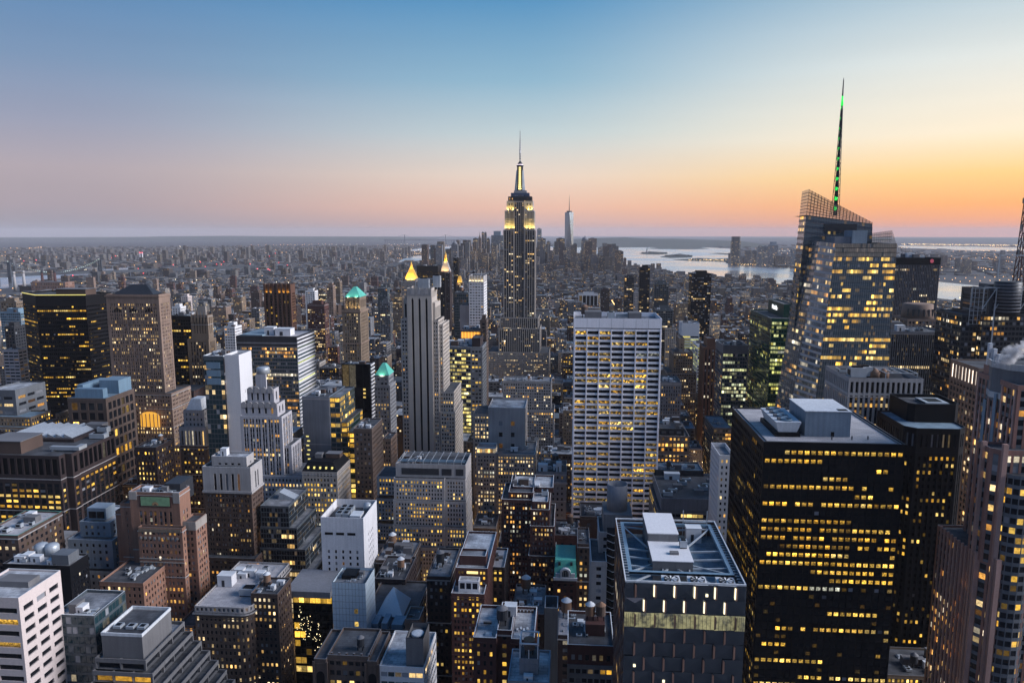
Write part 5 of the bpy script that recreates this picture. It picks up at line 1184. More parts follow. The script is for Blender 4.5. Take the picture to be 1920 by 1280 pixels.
for k, (px_, py_, qx, qy) in enumerate([(x0+2, y0+8.5, mxa, y0+15), (x1-2, y0+8.5, mxb, y0+15), (x0+2, y1-3, mxa, y0+27), (x1-2, y1-3, mxb, y0+27), (mxa+2, y0+1, mxa+3, y0+12), (mxb-2, y0+1, mxb-1, y0+12), (cxr-4, y0+8, cxr-1.5, y0+12), (cxr+4, y0+8, cxr+1.5, y0+12), (mxa-7, y0+2, mxa-1, y0+8), (x1-9, y0+2, x1-12, y0+8)]):
    B.part('roof_brace', [np.array(bar_quads((px_, py_, H-1.6), (qx, qy, H-2.0), .45))], steel)
B.part('roof_beam', [np.array(bar_quads((x0+1.6, y0+7.8, H-1.3), (x1-1.6, y0+7.8, H-1.3), .6))], steel)
for fx in (.40, .62, .86):
    X = x0+(x1-x0)*fx; B.solid('fan_deck', [[X-2.6, X+2.6, y0+1.2, y0+7, H-2.6, H-1.4]], coping)
    fan = B.spun('cooling_fan', [(2.1, 0), (2.1, .5), (1.95, .5), (1.9, .1), (.5, .1)], X, y0+4.1, H-1.4, dark_metal, 20)
    bq = []
    for k in range(8):
        t = k*math.pi/4; bq.append([(X+.3*math.cos(t), y0+4.1+.3*math.sin(t), H-1.1), (X+1.85*math.cos(t-.16), y0+4.1+1.85*math.sin(t-.16), H-1.05), (X+1.85*math.cos(t+.16), y0+4.1+1.85*math.sin(t+.16), H-.92), (X+.3*math.cos(t+.5), y0+4.1+.3*math.sin(t+.5), H-1.0)])
    B.part('fan_blades', [np.array(bq)], coping, fan)
put_unit(B, 'air_handler', U_WHITE, x1-8, y1-5, zr, 5, 3.5, 5); B.part('mast_frame', [np.array(bar_quads((x1-11, y1-2, zr), (x1-11, y1-2, H+4), .3)+bar_quads((x1-3, y1-2, zr), (x1-3, y1-2, H+4), .3)+bar_quads((x1-11, y1-2, H), (x1-3, y1-2, H), .3))], steel)
B.foot = (x0, x1, y0, y1); B.done()
# ---- white thin slab with punched windows
B = tower('slim_tower', 'narrow bright white stone slab with small windows beside the black tower', 420, 1349, 1371, 853, xb=1342, seed=35)
s = style(bay=2.6, fl=3.6, wf=.42, hf=.5, top=2, m=.5, lit=.05, blind=.2)
B.tier(B.x0, B.x1+2, B.y0, B.y0+26, 0, B.H, s, white_panel, grey_roof, par=2.5, cop=white_panel); B.done()
# ---- low wide building with lit band
B = tower('market_block', 'low wide grey block with a folded metal screen, lit glass band and cluttered roof', 450, 1240, 1345, 934, depth=50, seed=36)
x0, x1, y0, y1, H = B.x0, B.x1, B.y0, B.y1, B.H
z1, z2 = zof(1290, 957, 450), zof(1290, 979, 450)
B.tier(x0, x1+6, y0, y1, z1, H, None, grey_stone, tar, par=1.5, cop=grey_stone, name='metal_screen')
for k in range(26): B.solid('screen_fold', [[x0+.5+k*(x1-x0)/26, x0+1.2+k*(x1-x0)/26, y0-.35, y0-.002, z1+.3, H-.4]], grey_stone)
B.tier(x0-2, x1+6, y0-.5, y1, z2-1, z1-.01, style(bay=3.6, fl=4.2, wf=.9, hf=.6, d=.2, top=1.8, m=.4, lit=.75, run=3, pal=YELLOW, blind=0), grey_panel, tar, par=.1); B.tier(x0-2, x1+6, y0+1, y1, 0, z2-1.01, style(lit=.2), grey_panel, tar, par=.1)
for k in range(10): put_unit(B, ('air_handler', 'duct', 'bulkhead')[k % 3], (U_AC, U_DUCT, U_BOX)[k % 3], x0+5+k*4.0, y0+8+(k*7 % 30), H-1.5, 6, 4, 3.0)
put_unit(B, 'white_chiller', U_WHITE, x0+12, y1-8, H-1.5, 10, 5, 4); B.solid('roof_screen', [[x0+1, x1, y1-2, y1-1.5, H-1.5, H+2.5]], dark_metal); B.done()
# ---- lit stone hall on the avenue corner
B = tower('stone_block', 'brown stone block with two rows of bright orange windows facing the busy avenue', 640, 1237, 1293, 817, depth=46, seed=37)
x0, x1, y0, y1, H = B.x0, B.x1, B.y0, B.y1, B.H
hot = style(bay=3.4, fl=5.2, wf=.66, hf=.66, d=.5, top=1.4, m=1, lit=.9, run=3, pal=ORANGE, blind=0, glow=1.5, rowvar=.3); col_ = style(bay=3.4, fl=4.3, wf=.5, hf=.5, top=1, m=1, lit=.4, pal=ORANGE, glow=1.1)
z1 = zof(1265, 828, 640); z2 = zof(1265, 848, 640)
B.tier(x0-3, x1, y0, y1, z1, H, col_, warm_stone, tar, cop=pale_stone); B.tier(x0-3, x1, y0, y1, z2, z1-.01, hot, warm_stone, tar, par=.1); B.tier(x0-3, x1, y0, y1, 0, z2-.01, col_, warm_stone, tar, par=.1)
B.tier(x0, x1-4, y0+6, y1-4, H-1, H+5, style(bay=6, fl=5, wf=.6, hf=.5, top=1, m=1, lit=0, blind=.8), dark_metal, tar, name='penthouse'); clutter(B, x0, x1, y0+8, y1, H+4, 4, 3, 0); B.done()
# ---- lime-lit glass tower and its brown pier neighbour
B = tower('glass_tower', 'clear glass tower glowing pale yellow-green floor by floor, left of the dark green tower', 770, 1356, 1403, 647, xb=1343, seed=38)
s = style(bay=2.4, fl=3.9, wf=.86, hf=.66, d=.2, top=9, m=.4, lit=.62, run=2.5, pal=((.80, .82, .38), (.85, .80, .42), (.75, .80, .5)), blind=.1, rowvar=.7, glow=.75, win=WIN_TEAL)
sl = style(bay=2.4, fl=3.9, wf=.86, hf=.7, d=.2, top=9, m=.4, lit=.12, pal=WARM, blind=.2, glow=.6, win=WIN_TEAL)
B.tier(B.x0, B.x1, B.y0, B.y1, 0, B.H, s, grey_panel, tar, par=4, cop=steel, side=sl, win=WIN_TEAL)
for k in range(6): put_unit(B, 'air_handler', (U_AC, U_WHITE, U_BOX)[k % 3], B.x0+3+k*3, B.y0+4+k*4 % 18, B.H-4, 4, 4, 5.5)
B.done()
B = tower('pier_tower', 'slender brown pier tower with dark vertical glass, left of the pale yellow-green glass tower', 865, 1320, 1342, 650, depth=30, seed=39)
s = style(bay=4.4, fl=3.9, wf=.4, hf=.7, d=.6, sp=.4, top=3, m=.6, lit=.05, spm=black_metal)
B.tier(B.x0, B.x1, B.y0, B.y1, 0, B.H, s, bronze, tar, cop=warm_stone); B.tier(B.x0+4, B.x1, B.y0+3, B.y1-3, B.H-1, zof(1330, 634, 868), None, bronze, tar, cop=warm_stone, name='penthouse'); B.done()
# ---- more mid-field right of the grid tower
def simple(name, label, Y, xl, xr, yt, wall, st, depth=30, roof=tar, cop=None, n=3, seed=0, cat='building', group=None, xb=None, win=None, par=1.1, tanks=.3):
    B = tower(name, label, Y, xl, xr, yt, xb=xb, depth=None if xb else depth, cat=cat, group=group, seed=seed+100)
    B.tier(B.x0, B.x1, B.y0, B.y1, 0, B.H, st, wall, roof, par=par, cop=cop, win=win)
    clutter(B, B.x0+1, B.x1-1, B.y0+1, B.y1-1, B.H-par, n, seed, tanks)
    return B
sw = style(bay=2.8, fl=3.6, wf=.5, hf=.52, top=1.5, m=1, lit=.18, blind=.15)
simple('corner_block', 'low glass corner block with lamps along its edge, beside the busy avenue', 720, 1338, 1372, 802, grey_panel, style(bay=2.6, fl=3.8, wf=.85, hf=.6, top=1.5, m=.4, lit=.3, run=2, pal=WARM, win=WIN_TEAL), 50, roof=blue_roof, seed=7, xb=None, win=WIN_TEAL).done()
simple('ribbed_block', 'grey stone block with close vertical ribs, right of the white grid tower', 720, 1238, 1278, 716, grey_stone, style(bay=2.2, fl=3.7, wf=.42, hf=.6, d=.6, sp=.4, top=4, m=1, lit=.04, blind=.1), 34, seed=1).done()
B = simple('setback_tower', 'beige stepped brick tower with lit upper windows, beyond the ribbed grey block', 900, 1262, 1300, 660, buff_brick, sw, 34, seed=2)
B.tier(B.x0+8, B.x1-10, B.y0+6, B.y1-4, B.H-1, zof(1280, 634, 905), style(bay=3, fl=4, wf=.4, hf=.4, top=6, m=1, lit=.0), buff_brick, tar); B.tier(B.x0-7, B.x1+4, B.y0-5, B.y1+4, 0, B.H-24, style(bay=2.8, fl=3.6, wf=.5, hf=.52, top=1.5, m=1, lit=.35, pal=CREAM), buff_brick, tar, name='tier'); B.done()
simple('brick_tower', 'dark brown brick tower with a scatter of cream windows, beside the slender brown pier tower', 1030, 1289, 1318, 674, brown_brick, style(bay=2.6, fl=3.6, wf=.5, hf=.5, top=2, m=1, lit=.36, pal=CREAM), 30, seed=3).done()
simple('office_block', 'white-topped pale glass block with lime floors, between two brick towers', 1010, 1279, 1312, 606, white_panel, style(bay=14, fl=3.8, wf=.94, hf=.55, top=17, m=.4, lit=.6, run=1, pal=LIME, blind=0, glow=.6), 30, roof=white_roof, seed=4).done()
simple('office_block', 'low pale glass block lit lime, right of the white-topped block', 960, 1308, 1340, 648, white_panel, style(bay=10, fl=4, wf=.94, hf=.6, top=2, m=.4, lit=.5, run=1, pal=LIME, glow=.5), 40, roof=white_roof, seed=5).done()

# ---- black tower on the left, gold rim
Yk = 660
pA, pB, pC = at(41, 549, Yk+26), at(66, 555, Yk), at(160, 552, Yk+6)
Hk = (pB[2]+pC[2])/2
B = Bld('black_tower', 'black glass tower with a thin gold line round its roof, at the left', (pB[0]+pC[0])/2, Yk+25, seed=40)
s = style(bay=1.9, fl=3.75, wf=.8, hf=.36, d=.15, top=9, m=.5, lit=.22, run=3, pal=YELLOW, blind=.02, rowvar=.9, win=WIN_BLACK)
poly = [(pA[0], Yk+26), (pB[0], Yk), (pC[0], Yk+6), (pC[0]+4, Yk+40), (pA[0]+6, Yk+60)]
B.prism(poly, 0, Hk, s, black_metal, tar, par=1.5, win=WIN_BLACK)
gold = plain('gold_line', (.6, .5, .15), .4, emit=(1, .85, .25), power=.9)
for i in range(2):
    a, b = np.array(poly[i]), np.array(poly[i+1]); B.part('roof_light', [np.array(bar_quads((*a, Hk+.3), (*b, Hk+.3), .6))], gold)
put_unit(B, 'penthouse', U_BRICK, (pB[0]+pC[0])/2, Yk+26, Hk-1.5, 30, 16, 6); B.foot = (pA[0], pC[0]+5, Yk, Yk+60); B.done()
# ---- brown stone tower
B = tower('stone_tower', 'tall pinkish brown stone tower with arched bays and a dark hipped roof', 640, 198, 297, 552, xb=318, seed=41)
x0, x1, y0, y1, H = B.x0, B.x1, B.y0, B.y1, B.H
s = style(bay=2.1, fl=3.2, wf=.5, hf=.55, d=.4, sp=.2, top=8, m=2.2, pair=.07, lit=.28, run=1.6, pal=CREAM, blind=.15, rowvar=.5)
zb = zof(250, 735, 640)
B.tier(x0, x1, y0, y1, zb, H, s, warm_stone, tar, cop=warm_stone)
B.tier(x0-2, x1+8, y0-4, y1+12, 60, zb+.5, style(bay=2.55, fl=3.7, wf=.48, hf=.55, d=.4, top=2, m=1.5, pair=.06, lit=.34, pal=CREAM), warm_stone, tar, name='tier')
B.tier(x0-12, x1+16, y0-8, y1+20, 0, 66, style(bay=2.55, fl=3.7, wf=.48, hf=.55, top=2, m=1.5, lit=.4, pal=YELLOW), warm_stone, tar, name='base')
B.solid('cornice', [[x0-.8, x1+.8, y0-.8, y1+.8, H-2.2, H-1.2]], warm_stone); B.solid('stone_band', [[x0-.3, x1+.3, y0-.3, y1+.3, H-27, H-26.2]], warm_stone)
for k in range(3):
    cx = x0+(x1-x0)*(.2+.3*k)
    B.shape('arch_head', [(cx-3.6*math.cos(t), y0-.12, H-16+3.8*math.sin(t)) for t in np.linspace(0, math.pi, 9)], [tuple(range(9))], black_metal)
    for q in range(2): B.solid('arch_mullion', [[cx-1.3+q*2.4, cx-1.1+q*2.4, y0-.25, y0-.121, H-25, H-12.6]], warm_stone)
B.shape('hip_roof', [(x0+4, y0+2, H), (x1-6, y0+2, H), (x1-6, y1-2, H), (x0+4, y1-2, H), (x0+20, y0+9, H+8.5), (x1-16, y0+9, H+8.5), (x1-16, y1-9, H+8.5), (x0+20, y1-9, H+8.5)], [(0, 1, 5, 4), (1, 2, 6, 5), (2, 3, 7, 6), (3, 0, 4, 7), (4, 5, 6, 7)], dark_metal)
# the glowing arched niche
n0, n1 = at(264, 800, y0-9), at(298, 772, y0-9)
og = plain('niche_glow', (.7, .45, .15), .5, emit=(1, .46, .04), power=.85)
B.shape('lit_niche', [(n0[0], y0-8.6, n0[2]), (n1[0], y0-8.6, n0[2])]+[((n0[0]+n1[0])/2+(n1[0]-n0[0])/2*math.cos(t), y0-8.6, n1[2]-4+4*math.sin(t)) for t in np.linspace(0, math.pi, 8)], [tuple(range(10))], og)
for k in range(5): B.solid('niche_column', [[n0[0]+(n1[0]-n0[0])*(k+.5)/5-.3, n0[0]+(n1[0]-n0[0])*(k+.5)/5+.3, y0-9.1, y0-8.62, n0[2], n1[2]-2]], warm_stone)
B.foot = (x0-12, x1+16, y0-9, y1+20); B.done()
# ---- gothic crowned tower with black slab beside it
B = tower('gothic_tower', 'beige tower with a pinnacled gothic crown, right of the brown stone tower', 770, 351, 391, 636, xb=405, seed=42)
x0, x1, y0, y1, H = B.x0, B.x1, B.y0, B.y1, B.H
s = style(bay=2.8, fl=3.7, wf=.5, hf=.6, d=.6, sp=.4, top=3, m=3, lit=.24, pal=CREAM, spm=brown_stone)
B.tier(x0, x1, y0, y1, 0, H, s, buff_brick, tar, cop=buff_brick)
zc = zof(372, 590, 775); B.tier(x0+4, x1-1, y0+3, y1-3, H-1, zc, style(bay=3.0, fl=zc-H-4, wf=.35, hf=.8, d=.8, top=3, m=2, lit=0, blind=0), buff_brick, tar, name='crown')
for k in range(6):
    for yy in (y0+3, y1-3):
        xx = x0+4.8+k*(x1-x0-6.5)/5; B.shape('pinnacle', [(xx-.9, yy-.9, zc-8), (xx+.9, yy-.9, zc-8), (xx+.9, yy+.9, zc-8), (xx-.9, yy+.9, zc-8), (xx, yy, zc+6)], [(0, 1, 4), (1, 2, 4), (2, 3, 4), (3, 0, 4)], buff_brick)
B.tier(x0+8, x1-6, y0+9, y1-6, zc-1, zof(375, 574, 780), None, limestone, tar, name='lantern'); B.done()
simple('black_tower', 'plain black slab between the brown stone tower and the gothic crowned tower', 800, 318, 357, 592, black_metal, style(bay=3, fl=3.8, wf=.8, hf=.5, d=.2, top=4, m=.5, lit=.12, run=2, pal=YELLOW, win=WIN_BLACK, blind=0), 30, seed=43, win=WIN_BLACK).done()
# ---- teal/white glass tower
B = tower('glass_tower', 'teal glass tower with a blank white slab side wall', 540, 381, 446, 668, xb=471, seed=44)
x0, x1, y0, y1, H = B.x0, B.x1, B.y0, B.y1, B.H
xm = x0+(x1-x0)*.58
s = style(bay=2.4, fl=3.9, wf=.94, hf=.86, d=.12, top=3, m=.2, lit=.14, run=3, pal=CREAM, blind=.1, win=WIN_TEAL, rowvar=1.0, sill=.08)
a = Acc(); facade(a, (x0, y0), (xm, y0), 0, H, s, B.rng); facade(a, (x0, y1), (x0, y0), 0, H, s, B.rng); B.flush(a, glass_frame, s, 'glass_wall', win=WIN_TEAL)
B.tier(xm, x1, y0+1.5, y1, 0, H+1, None, white_panel, grey_roof, par=2, cop=white_panel, right=style(bay=3.2, fl=7.5, wf=.2, hf=.35, top=26, m=8, lit=0, blind=0), name='white_slab')
B.solid('roof_deck', [[x0, xm-.05, y0+.2, y1, H-1.5, H-1]], grey_roof); B.part('roof_rim', [frame_ring(x0, xm, y0, y1, H-.2, .5, .8)], coping); clutter(B, x0+1, xm-1, y0+2, y1-2, H-1, 5, 2, 0, 1.1)
for k in range(3): B.solid('screen_panel', [[x0+2, xm-3, y0-.3, y0-.05, H-22+k*6.2, H-17+k*6.2]], blue_metal)
B.foot = (x0, x1, y0, y1); B.done()
# ---- curtain wall block with white striped side
B = tower('striped_office', 'wide glass office whose right wall carries bold white horizontal stripes', 720, 442, 556, 630, xb=589, seed=45)
x0, x1, y0, y1, H = B.x0, B.x1, B.y0, B.y1, B.H
zt = zof(500, 649, 720)
s = style(bay=1.75, fl=3.8, wf=.86, hf=.62, d=.12, top=1.0, m=.3, lit=.42, run=5, pal=WARM, blind=.12, rowvar=.6, glow=.8, win=WIN_TEAL)
B.tier(x0, x1, y0, y1, 0, zt, s, grey_panel, tar, par=.1, win=WIN_TEAL, right=style(bay=(y1-y0-1), fl=3.8, wf=.985, hf=.56, d=.4, top=.6, m=.4, lit=.1, pal=LIME, win=WIN_TEAL, sill=.22))
B.tier(x0, x1, y0, y1, zt+.01, H, None, dark_metal, gravel_roof, par=1.2, cop=dark_metal, name='attic')
B.solid('attic_band', [[x0-.1, x1+.1, y0-.3, y0-.002, zt+2.6, zt+4.0]], grey_stone)
nfl = int(zt/3.8)
for k in range(nfl+3):
    z = zt+7-k*3.8
    if z > 40: B.solid('white_stripe', [[x1+.002, x1+.7, y0-.1, y1+.1, z, z+1.5]], white_panel)
put_unit(B, 'penthouse', U_WHITE, x0+(x1-x0)*.45, y0+20, H-1.2, 10, 9, 8); put_unit(B, 'penthouse', U_WHITE, x0+(x1-x0)*.70, y0+18, H-1.2, 16, 12, 7); B.solid('glazed_roof', [[x0+2, x0+26, y0+4, y1-4, H-1.2, H+.6]], blue_roof); B.done()
# ---- silver gothic tower
B = tower('deco_tower', 'silver grey art deco tower with scalloped crown tiers, in front of the striped glass office', 500, 450, 528, 780, xb=547, seed=46)
x0, x1, y0, y1, H = B.x0, B.x1, B.y0, B.y1, B.H
silver = wall_mat('silver_brick', (.44, .42, .44), var=.1)
s = style(bay=2.2, fl=3.6, wf=.6, hf=.52, d=.5, sp=.3, top=2, m=1.6, pair=.1, lit=.30, pal=WARM, blind=.2, spm=grey_panel)
B.tier(x0, x1, y0, y1, 0, H, s, silver, tar, cop=coping)
z1 = zof(490, 757, 502); x2, x3 = xof(452, 757, 503), xof(520, 757, 503)
sc_ = style(bay=4.6, fl=7, wf=.36, hf=.62, d=1.0, top=1.5, m=1.5, lit=.1, blind=.1)
B.tier(x2, x3, y0+2.5, y1-2.5, H-1, z1, sc_, silver, tar, cop=silver, name='crown_tier')
z2 = zof(495, 729, 505); x4, x5 = xof(464, 729, 506), xof(514, 729, 506)
B.tier(x4, x5, y0+5, y1-5, z1-1, z2, sc_, silver, tar, cop=silver, name='crown_tier')
z3 = zof(495, 713, 507)
for (xa, xb_, yy, zz) in ((x2, x3, y0+2.5, z1), (x4, x5, y0+5, z2)):
    n = int((xb_-xa)/4.4)
    for k in range(n):
        cx = xa+(k+.5)*(xb_-xa)/n
        B.shape('scallop', [(cx-1.9, yy-.5, zz-3), (cx+1.9, yy-.5, zz-3)]+[(cx+1.9*math.cos(t), yy-.5, zz-.6+2.0*math.sin(t)) for t in np.linspace(0, math.pi, 6)]+[(cx-1.9, yy+.4, zz-3), (cx+1.9, yy+.4, zz-3)]+[(cx+1.9*math.cos(t), yy+.4, zz-.6+2.0*math.sin(t)) for t in np.linspace(0, math.pi, 6)], [tuple(range(8)), tuple(range(15, 7, -1))]+[(i, (i+1) % 8, 8+(i+1) % 8, 8+i) for i in range(8)], pale_stone)
B.tier(x4+5, x5-7, y0+9, y1-9, z2-1, z3+4, None, silver, tar, par=.6, name='crown_tier'); B.spun('tank_house', [(4.6, 0), (4.6, 4.5), (4.2, 5)], (x4+x5)/2-1, y0+14, z3+3.4, steel, 18)
B.tier(x1-3, x1+5, y0+3, y1+3, 0, H-22, s, silver, tar, cop=coping, name='wing')
B.tier(x0+12, x1+24, y0-6, y1+6, 0, zof(560, 893, 494), style(bay=2.6, fl=3.6, wf=.5, hf=.55, d=.4, top=1.5, m=1, lit=.45, pal=WARM), silver, grey_roof, cop=coping, name='wing')
B.tier(x1+24, x1+34, y0-6, y1+2, 0, zof(590, 920, 494), style(bay=2.6, fl=3.6, wf=.5, hf=.55, top=1.5, m=1, lit=.3), silver, tar, cop=coping, name='wing'); B.foot = (x0, x1+35, y0-7, y1+8); B.done()
# ---- mansard lit block
B = tower('mansard_block', 'stone block with rows of yellow windows under a dark mansard with small dormers', 478, 566, 632, 884, xb=656, seed=47)
x0, x1, y0, y1, H = B.x0, B.x1, B.y0, B.y1, B.H
B.tier(x0, x1, y0, y1, 0, H, style(bay=2.4, fl=3.6, wf=.52, hf=.55, top=.8, m=.8, lit=.5, pal=YELLOW), limestone, tar, par=.2)
B.shape('mansard', [(x0, y0+.2, H), (x1-.2, y0+.2, H), (x1-.2, y1, H), (x0, y1, H), (x0+3, y0+4, H+6), (x1-4, y0+4, H+6), (x1-4, y1-4, H+6), (x0+3, y1-4, H+6)], [(0, 1, 5, 4), (1, 2, 6, 5), (2, 3, 7, 6), (3, 0, 4, 7), (4, 5, 6, 7)], black_metal)
for k in range(5): B.solid('dormer', [[x0+3.5+k*4.2, x0+4.7+k*4.2, y0+1.2, y0+3, H+1.5, H+3]], gold)
put_unit(B, 'bulkhead', U_BOX, x0+8, y0+14, H+6, 5, 5, 3); put_unit(B, 'red_penthouse', U_BRICK, x0+18, y0+16, H+6, 10, 7, 3); B.done()
# ---- grey blank wall with lit glass edge
B = tower('blank_tower', 'grey tower with a blank ribbed wall and a lit glass corner, white steam beside it', 540, 566, 617, 743, xb=None, depth=40, seed=48)
x0, x1, y0, y1, H = B.x0, B.x1, B.y0, B.y1, B.H
B.tier(x0, x1, y0, y1, 0, H, None, grey_stone, tar, par=1.5, cop=blue_metal)
for k in range(28): B.solid('rib', [[x0+1+k*(x1-x0-2)/28, x0+1.15+k*(x1-x0-2)/28, y0-.12, y0-.002, 0, H-1]], grey_stone)
xg = xof(637, 743, 541); ss = style(bay=3.2, fl=4.0, wf=.9, hf=.8, d=.2, top=1, m=.2, lit=.55, run=1.5, pal=YELLOW, blind=0, win=WIN_TEAL, rowvar=.8)
B.tier(x1+.02, xg, y0+1, y1, 0, H-.4, ss, glass_frame, grey_roof, par=1, cop=blue_metal, win=WIN_TEAL, name='glass_corner')
for k in range(4): B.tier(xg+.02+k*5, xg+5+k*5, y0+2+k*3, y1+4, 0, H-20-k*9, ss, glass_frame, tar, par=1, win=WIN_GREEN, name='glass_step')
for k in range(6): B.solid('slot_window', [[x0+2+(k % 2)*.8, x0+4.2+(k % 2)*.8, y0-.2, y0-.121, H-32-k*3.6, H-31-k*3.6]], gold)
clutter(B, x0, x1, y0, y1, H-1.5, 4, 3, 0); B.foot = (x0, xg+20, y0, y1+5); B.done()
STEAM2 = (xof(585, 728, 545), 548, H)
# ---- brown narrow block
B = simple('narrow_block', 'tall narrow brown block with a sunlit side wall, right of the stepped green glass', 515, 663, 697, 803, brown_stone, style(bay=2.6, fl=3.6, wf=.5, hf=.5, top=3, m=1, lit=.12, pal=YELLOW), seed=49, xb=717, cop=pale_stone); B.done()
simple('slim_block', 'slim stone block with cream windows, behind the tall narrow brown block', 560, 716, 733, 822, warm_stone, style(bay=2.4, fl=3.6, wf=.5, hf=.5, top=2, m=.6, lit=.3, pal=CREAM), seed=50, xb=744).done()
# ---- black block with striped side
B = tower('black_block', 'black windowless block with a white louvred side, below the green roofed tower', 640, 640, 694, 682, xb=701, seed=51)
B.tier(B.x0, B.x1, B.y0, B.y1, 0, B.H, style(bay=6, fl=30, wf=.9, hf=.9, d=.1, top=1, m=.5, lit=0, blind=0, win=WIN_BLACK), black_metal, grey_roof, par=1.2, cop=dark_coping, win=WIN_BLACK)
for k in range(int(B.H/3.4)-8): B.solid('white_louvre', [[B.x1+.002, B.x1+.8, B.y0, B.y1, B.H-2-k*3.4, B.H-.6-k*3.4]], white_panel)
for k in range(4): pane_object(B.root, B.base, (B.x1-7, B.y0-.02, B.H-24-(k % 3)*3.6-(k//3)*40, 0, 2.2, 1.6, (1.1, .75, .2, 0)), WIN)
clutter(B, B.x0, B.x1, B.y0, B.y1, B.H-1.2, 3, 2, 0); B.done()
# ---- green pyramid roof tower
def hip(B, name, x0, x1, y0, y1, z, h, fx, mat):
    cx, cy = (x0+x1)/2, (y0+y1)/2
    v = [(x0, y0, z), (x1, y0, z), (x1, y1, z), (x0, y1, z)]+[(cx+(px-cx)*fx, cy+(py-cy)*fx, z+h) for px, py in ((x0, y0), (x1, y0), (x1, y1), (x0, y1))]
    return B.shape(name, v, [(0, 1, 5, 4), (1, 2, 6, 5), (2, 3, 7, 6), (3, 0, 4, 7), (4, 5, 6, 7)], mat)
B = tower('copper_roof_tower', 'ornate cream brick tower with a lit green copper pyramid roof', 760, 641, 675, 582, xb=690, seed=52)
x0, x1, y0, y1, H = B.x0, B.x1, B.y0, B.y1, B.H
s = style(bay=2.7, fl=3.6, wf=.48, hf=.55, d=.5, sp=.2, top=3, m=2.2, lit=.16, pal=CREAM, blind=.2)
B.tier(x0, x1, y0, y1, 0, H, s, buff_brick, tar, cop=warm_stone); B.solid('cornice', [[x0-.9, x1+.9, y0-.9, y1+.9, H-1.8, H-.8], [x0-.6, x1+.6, y0-.6, y1+.6, H-36, H-35]], warm_stone)
zc = zof(660, 557, 763); x2, x3 = xof(647, 557, 763), xof(674, 557, 763); B.tier(x2, x3, y0+3, y1-3, H-1, zc, style(bay=2.8, fl=zc-H-4, wf=.4, hf=.7, d=.6, top=3, m=1.5, lit=.2, pal=CREAM), buff_brick, tar, name='crown')
lit_copper = teal_copper
hip(B, 'copper_roof', x2-.6, x3+.6, y0+2.4, y1-2.4, zc, zof(662, 538, 770)-zc, .16, teal_copper)
for fx in (x2+2, x3-2): spot_light(B, fx, y0+.6, zc-.5, ((x2+x3)/2, y0+8, zc+8), 5000, (.9, 1, .7), .4, .8, 100)
for k in range(4): spot_light(B, x2+2+k*4.5, y0+1.2, H+.4, (x2+2+k*4.5, y0+4, H+14), 3000, (1, .75, .3), .4, .8, 90)
B.done()
B = tower('copper_roof_tower', 'smaller grey stepped tower with a green copper pyramid roof, beside the black windowless block', 650, 700, 731, 722, xb=742, seed=53)
x0, x1, y0, y1, H = B.x0, B.x1, B.y0, B.y1, B.H
B.tier(x0, x1, y0, y1, 0, H, style(bay=2.6, fl=3.6, wf=.5, hf=.5, top=2, m=1, lit=.2, pal=CREAM), grey_stone, tar, cop=pale_stone); x2, x3 = x0+1.5, x1-1.5; zc = zof(714, 702, 655)
B.tier(x2, x3, y0+2, y1-2, H-1, zc, style(bay=3.5, fl=4, wf=.6, hf=.5, top=2, m=1, lit=.1), grey_stone, tar, name='crown'); hip(B, 'copper_roof', x2-.5, x3+.5, y0+1.5, y1-1.5, zc, zof(716, 681, 660)-zc, .22, teal_copper)
spot_light(B, (x2+x3)/2, y0-1, zc-1, ((x2+x3)/2, y0+7, zc+5), 3500, (.9, 1, .7), .4, .8, 110); B.done()
# ---- curving yellow office
B = tower('banded_office', 'office with curved front and broad glowing yellow floors, right of the striped limestone tower', 720, 822, 882, 650, depth=36, seed=54)
x0, x1, y0, y1, H = B.x0, B.x1, B.y0, B.y1, B.H
arc = [(x0+(x1-x0)*t, y0+5.5*(1-math.cos((1-t)*1.2))) for t in np.linspace(0, 1, 8)]
xd = xof(905, 650, y0+3)
s = style(bay=2.3, fl=3.9, wf=.95, hf=.6, d=.3, top=2.5, m=.05, lit=.8, run=3, pal=((1, .80, .26), (1, .76, .20), (.98, .84, .36)), blind=0, rowvar=.35, glow=.95)
poly = arc+[(xd, y0+1), (xd, y1), (x0, y1)]
sd_ = style(bay=3, fl=3.9, wf=.7, hf=.5, top=3, m=1, lit=.10, pal=YELLOW)
B.prism(poly, 0, H, [s]*7+[sd_, sd_, 'blank', 'blank'], grey_panel, grey_roof, par=1.2, cop=coping); B.tier(x1+.5, xd-3, y0+8, y1-3, H-1, H+8, None, dark_brick, tar, name='penthouse'); clutter(B, x0, x1, y0+8, y1, H-1.2, 4, 2, 0, 1.5); B.done()
# ---- orange loggia tower
B = tower('loggia_tower', 'brown tower with a glowing orange colonnade under its top cornice', 850, 863, 905, 619, xb=913, seed=55)
x0, x1, y0, y1, H = B.x0, B.x1, B.y0, B.y1, B.H; zl = zof(885, 634, 850)
B.tier(x0, x1, y0, y1, 0, zl, style(bay=3, fl=3.7, wf=.42, hf=.6, d=.6, sp=.4, top=2, m=1.5, lit=.05, spm=dark_metal), brown_stone, tar, par=.3)
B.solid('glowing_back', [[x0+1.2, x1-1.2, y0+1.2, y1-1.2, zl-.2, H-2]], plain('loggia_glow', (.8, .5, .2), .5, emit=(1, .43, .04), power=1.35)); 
for k in range(8): B.solid('column', [[x0+.3+k*(x1-x0-1.2)/7, x0+1.0+k*(x1-x0-1.2)/7, y0+.1, y0+.8, zl-.1, H-2]], warm_stone)
B.solid('cornice', [[x0-.5, x1+.5, y0-.5, y1+.5, H-2, H]], brown_stone); clutter(B, x0, x1, y0, y1, H, 3, 4, 0); B.done()
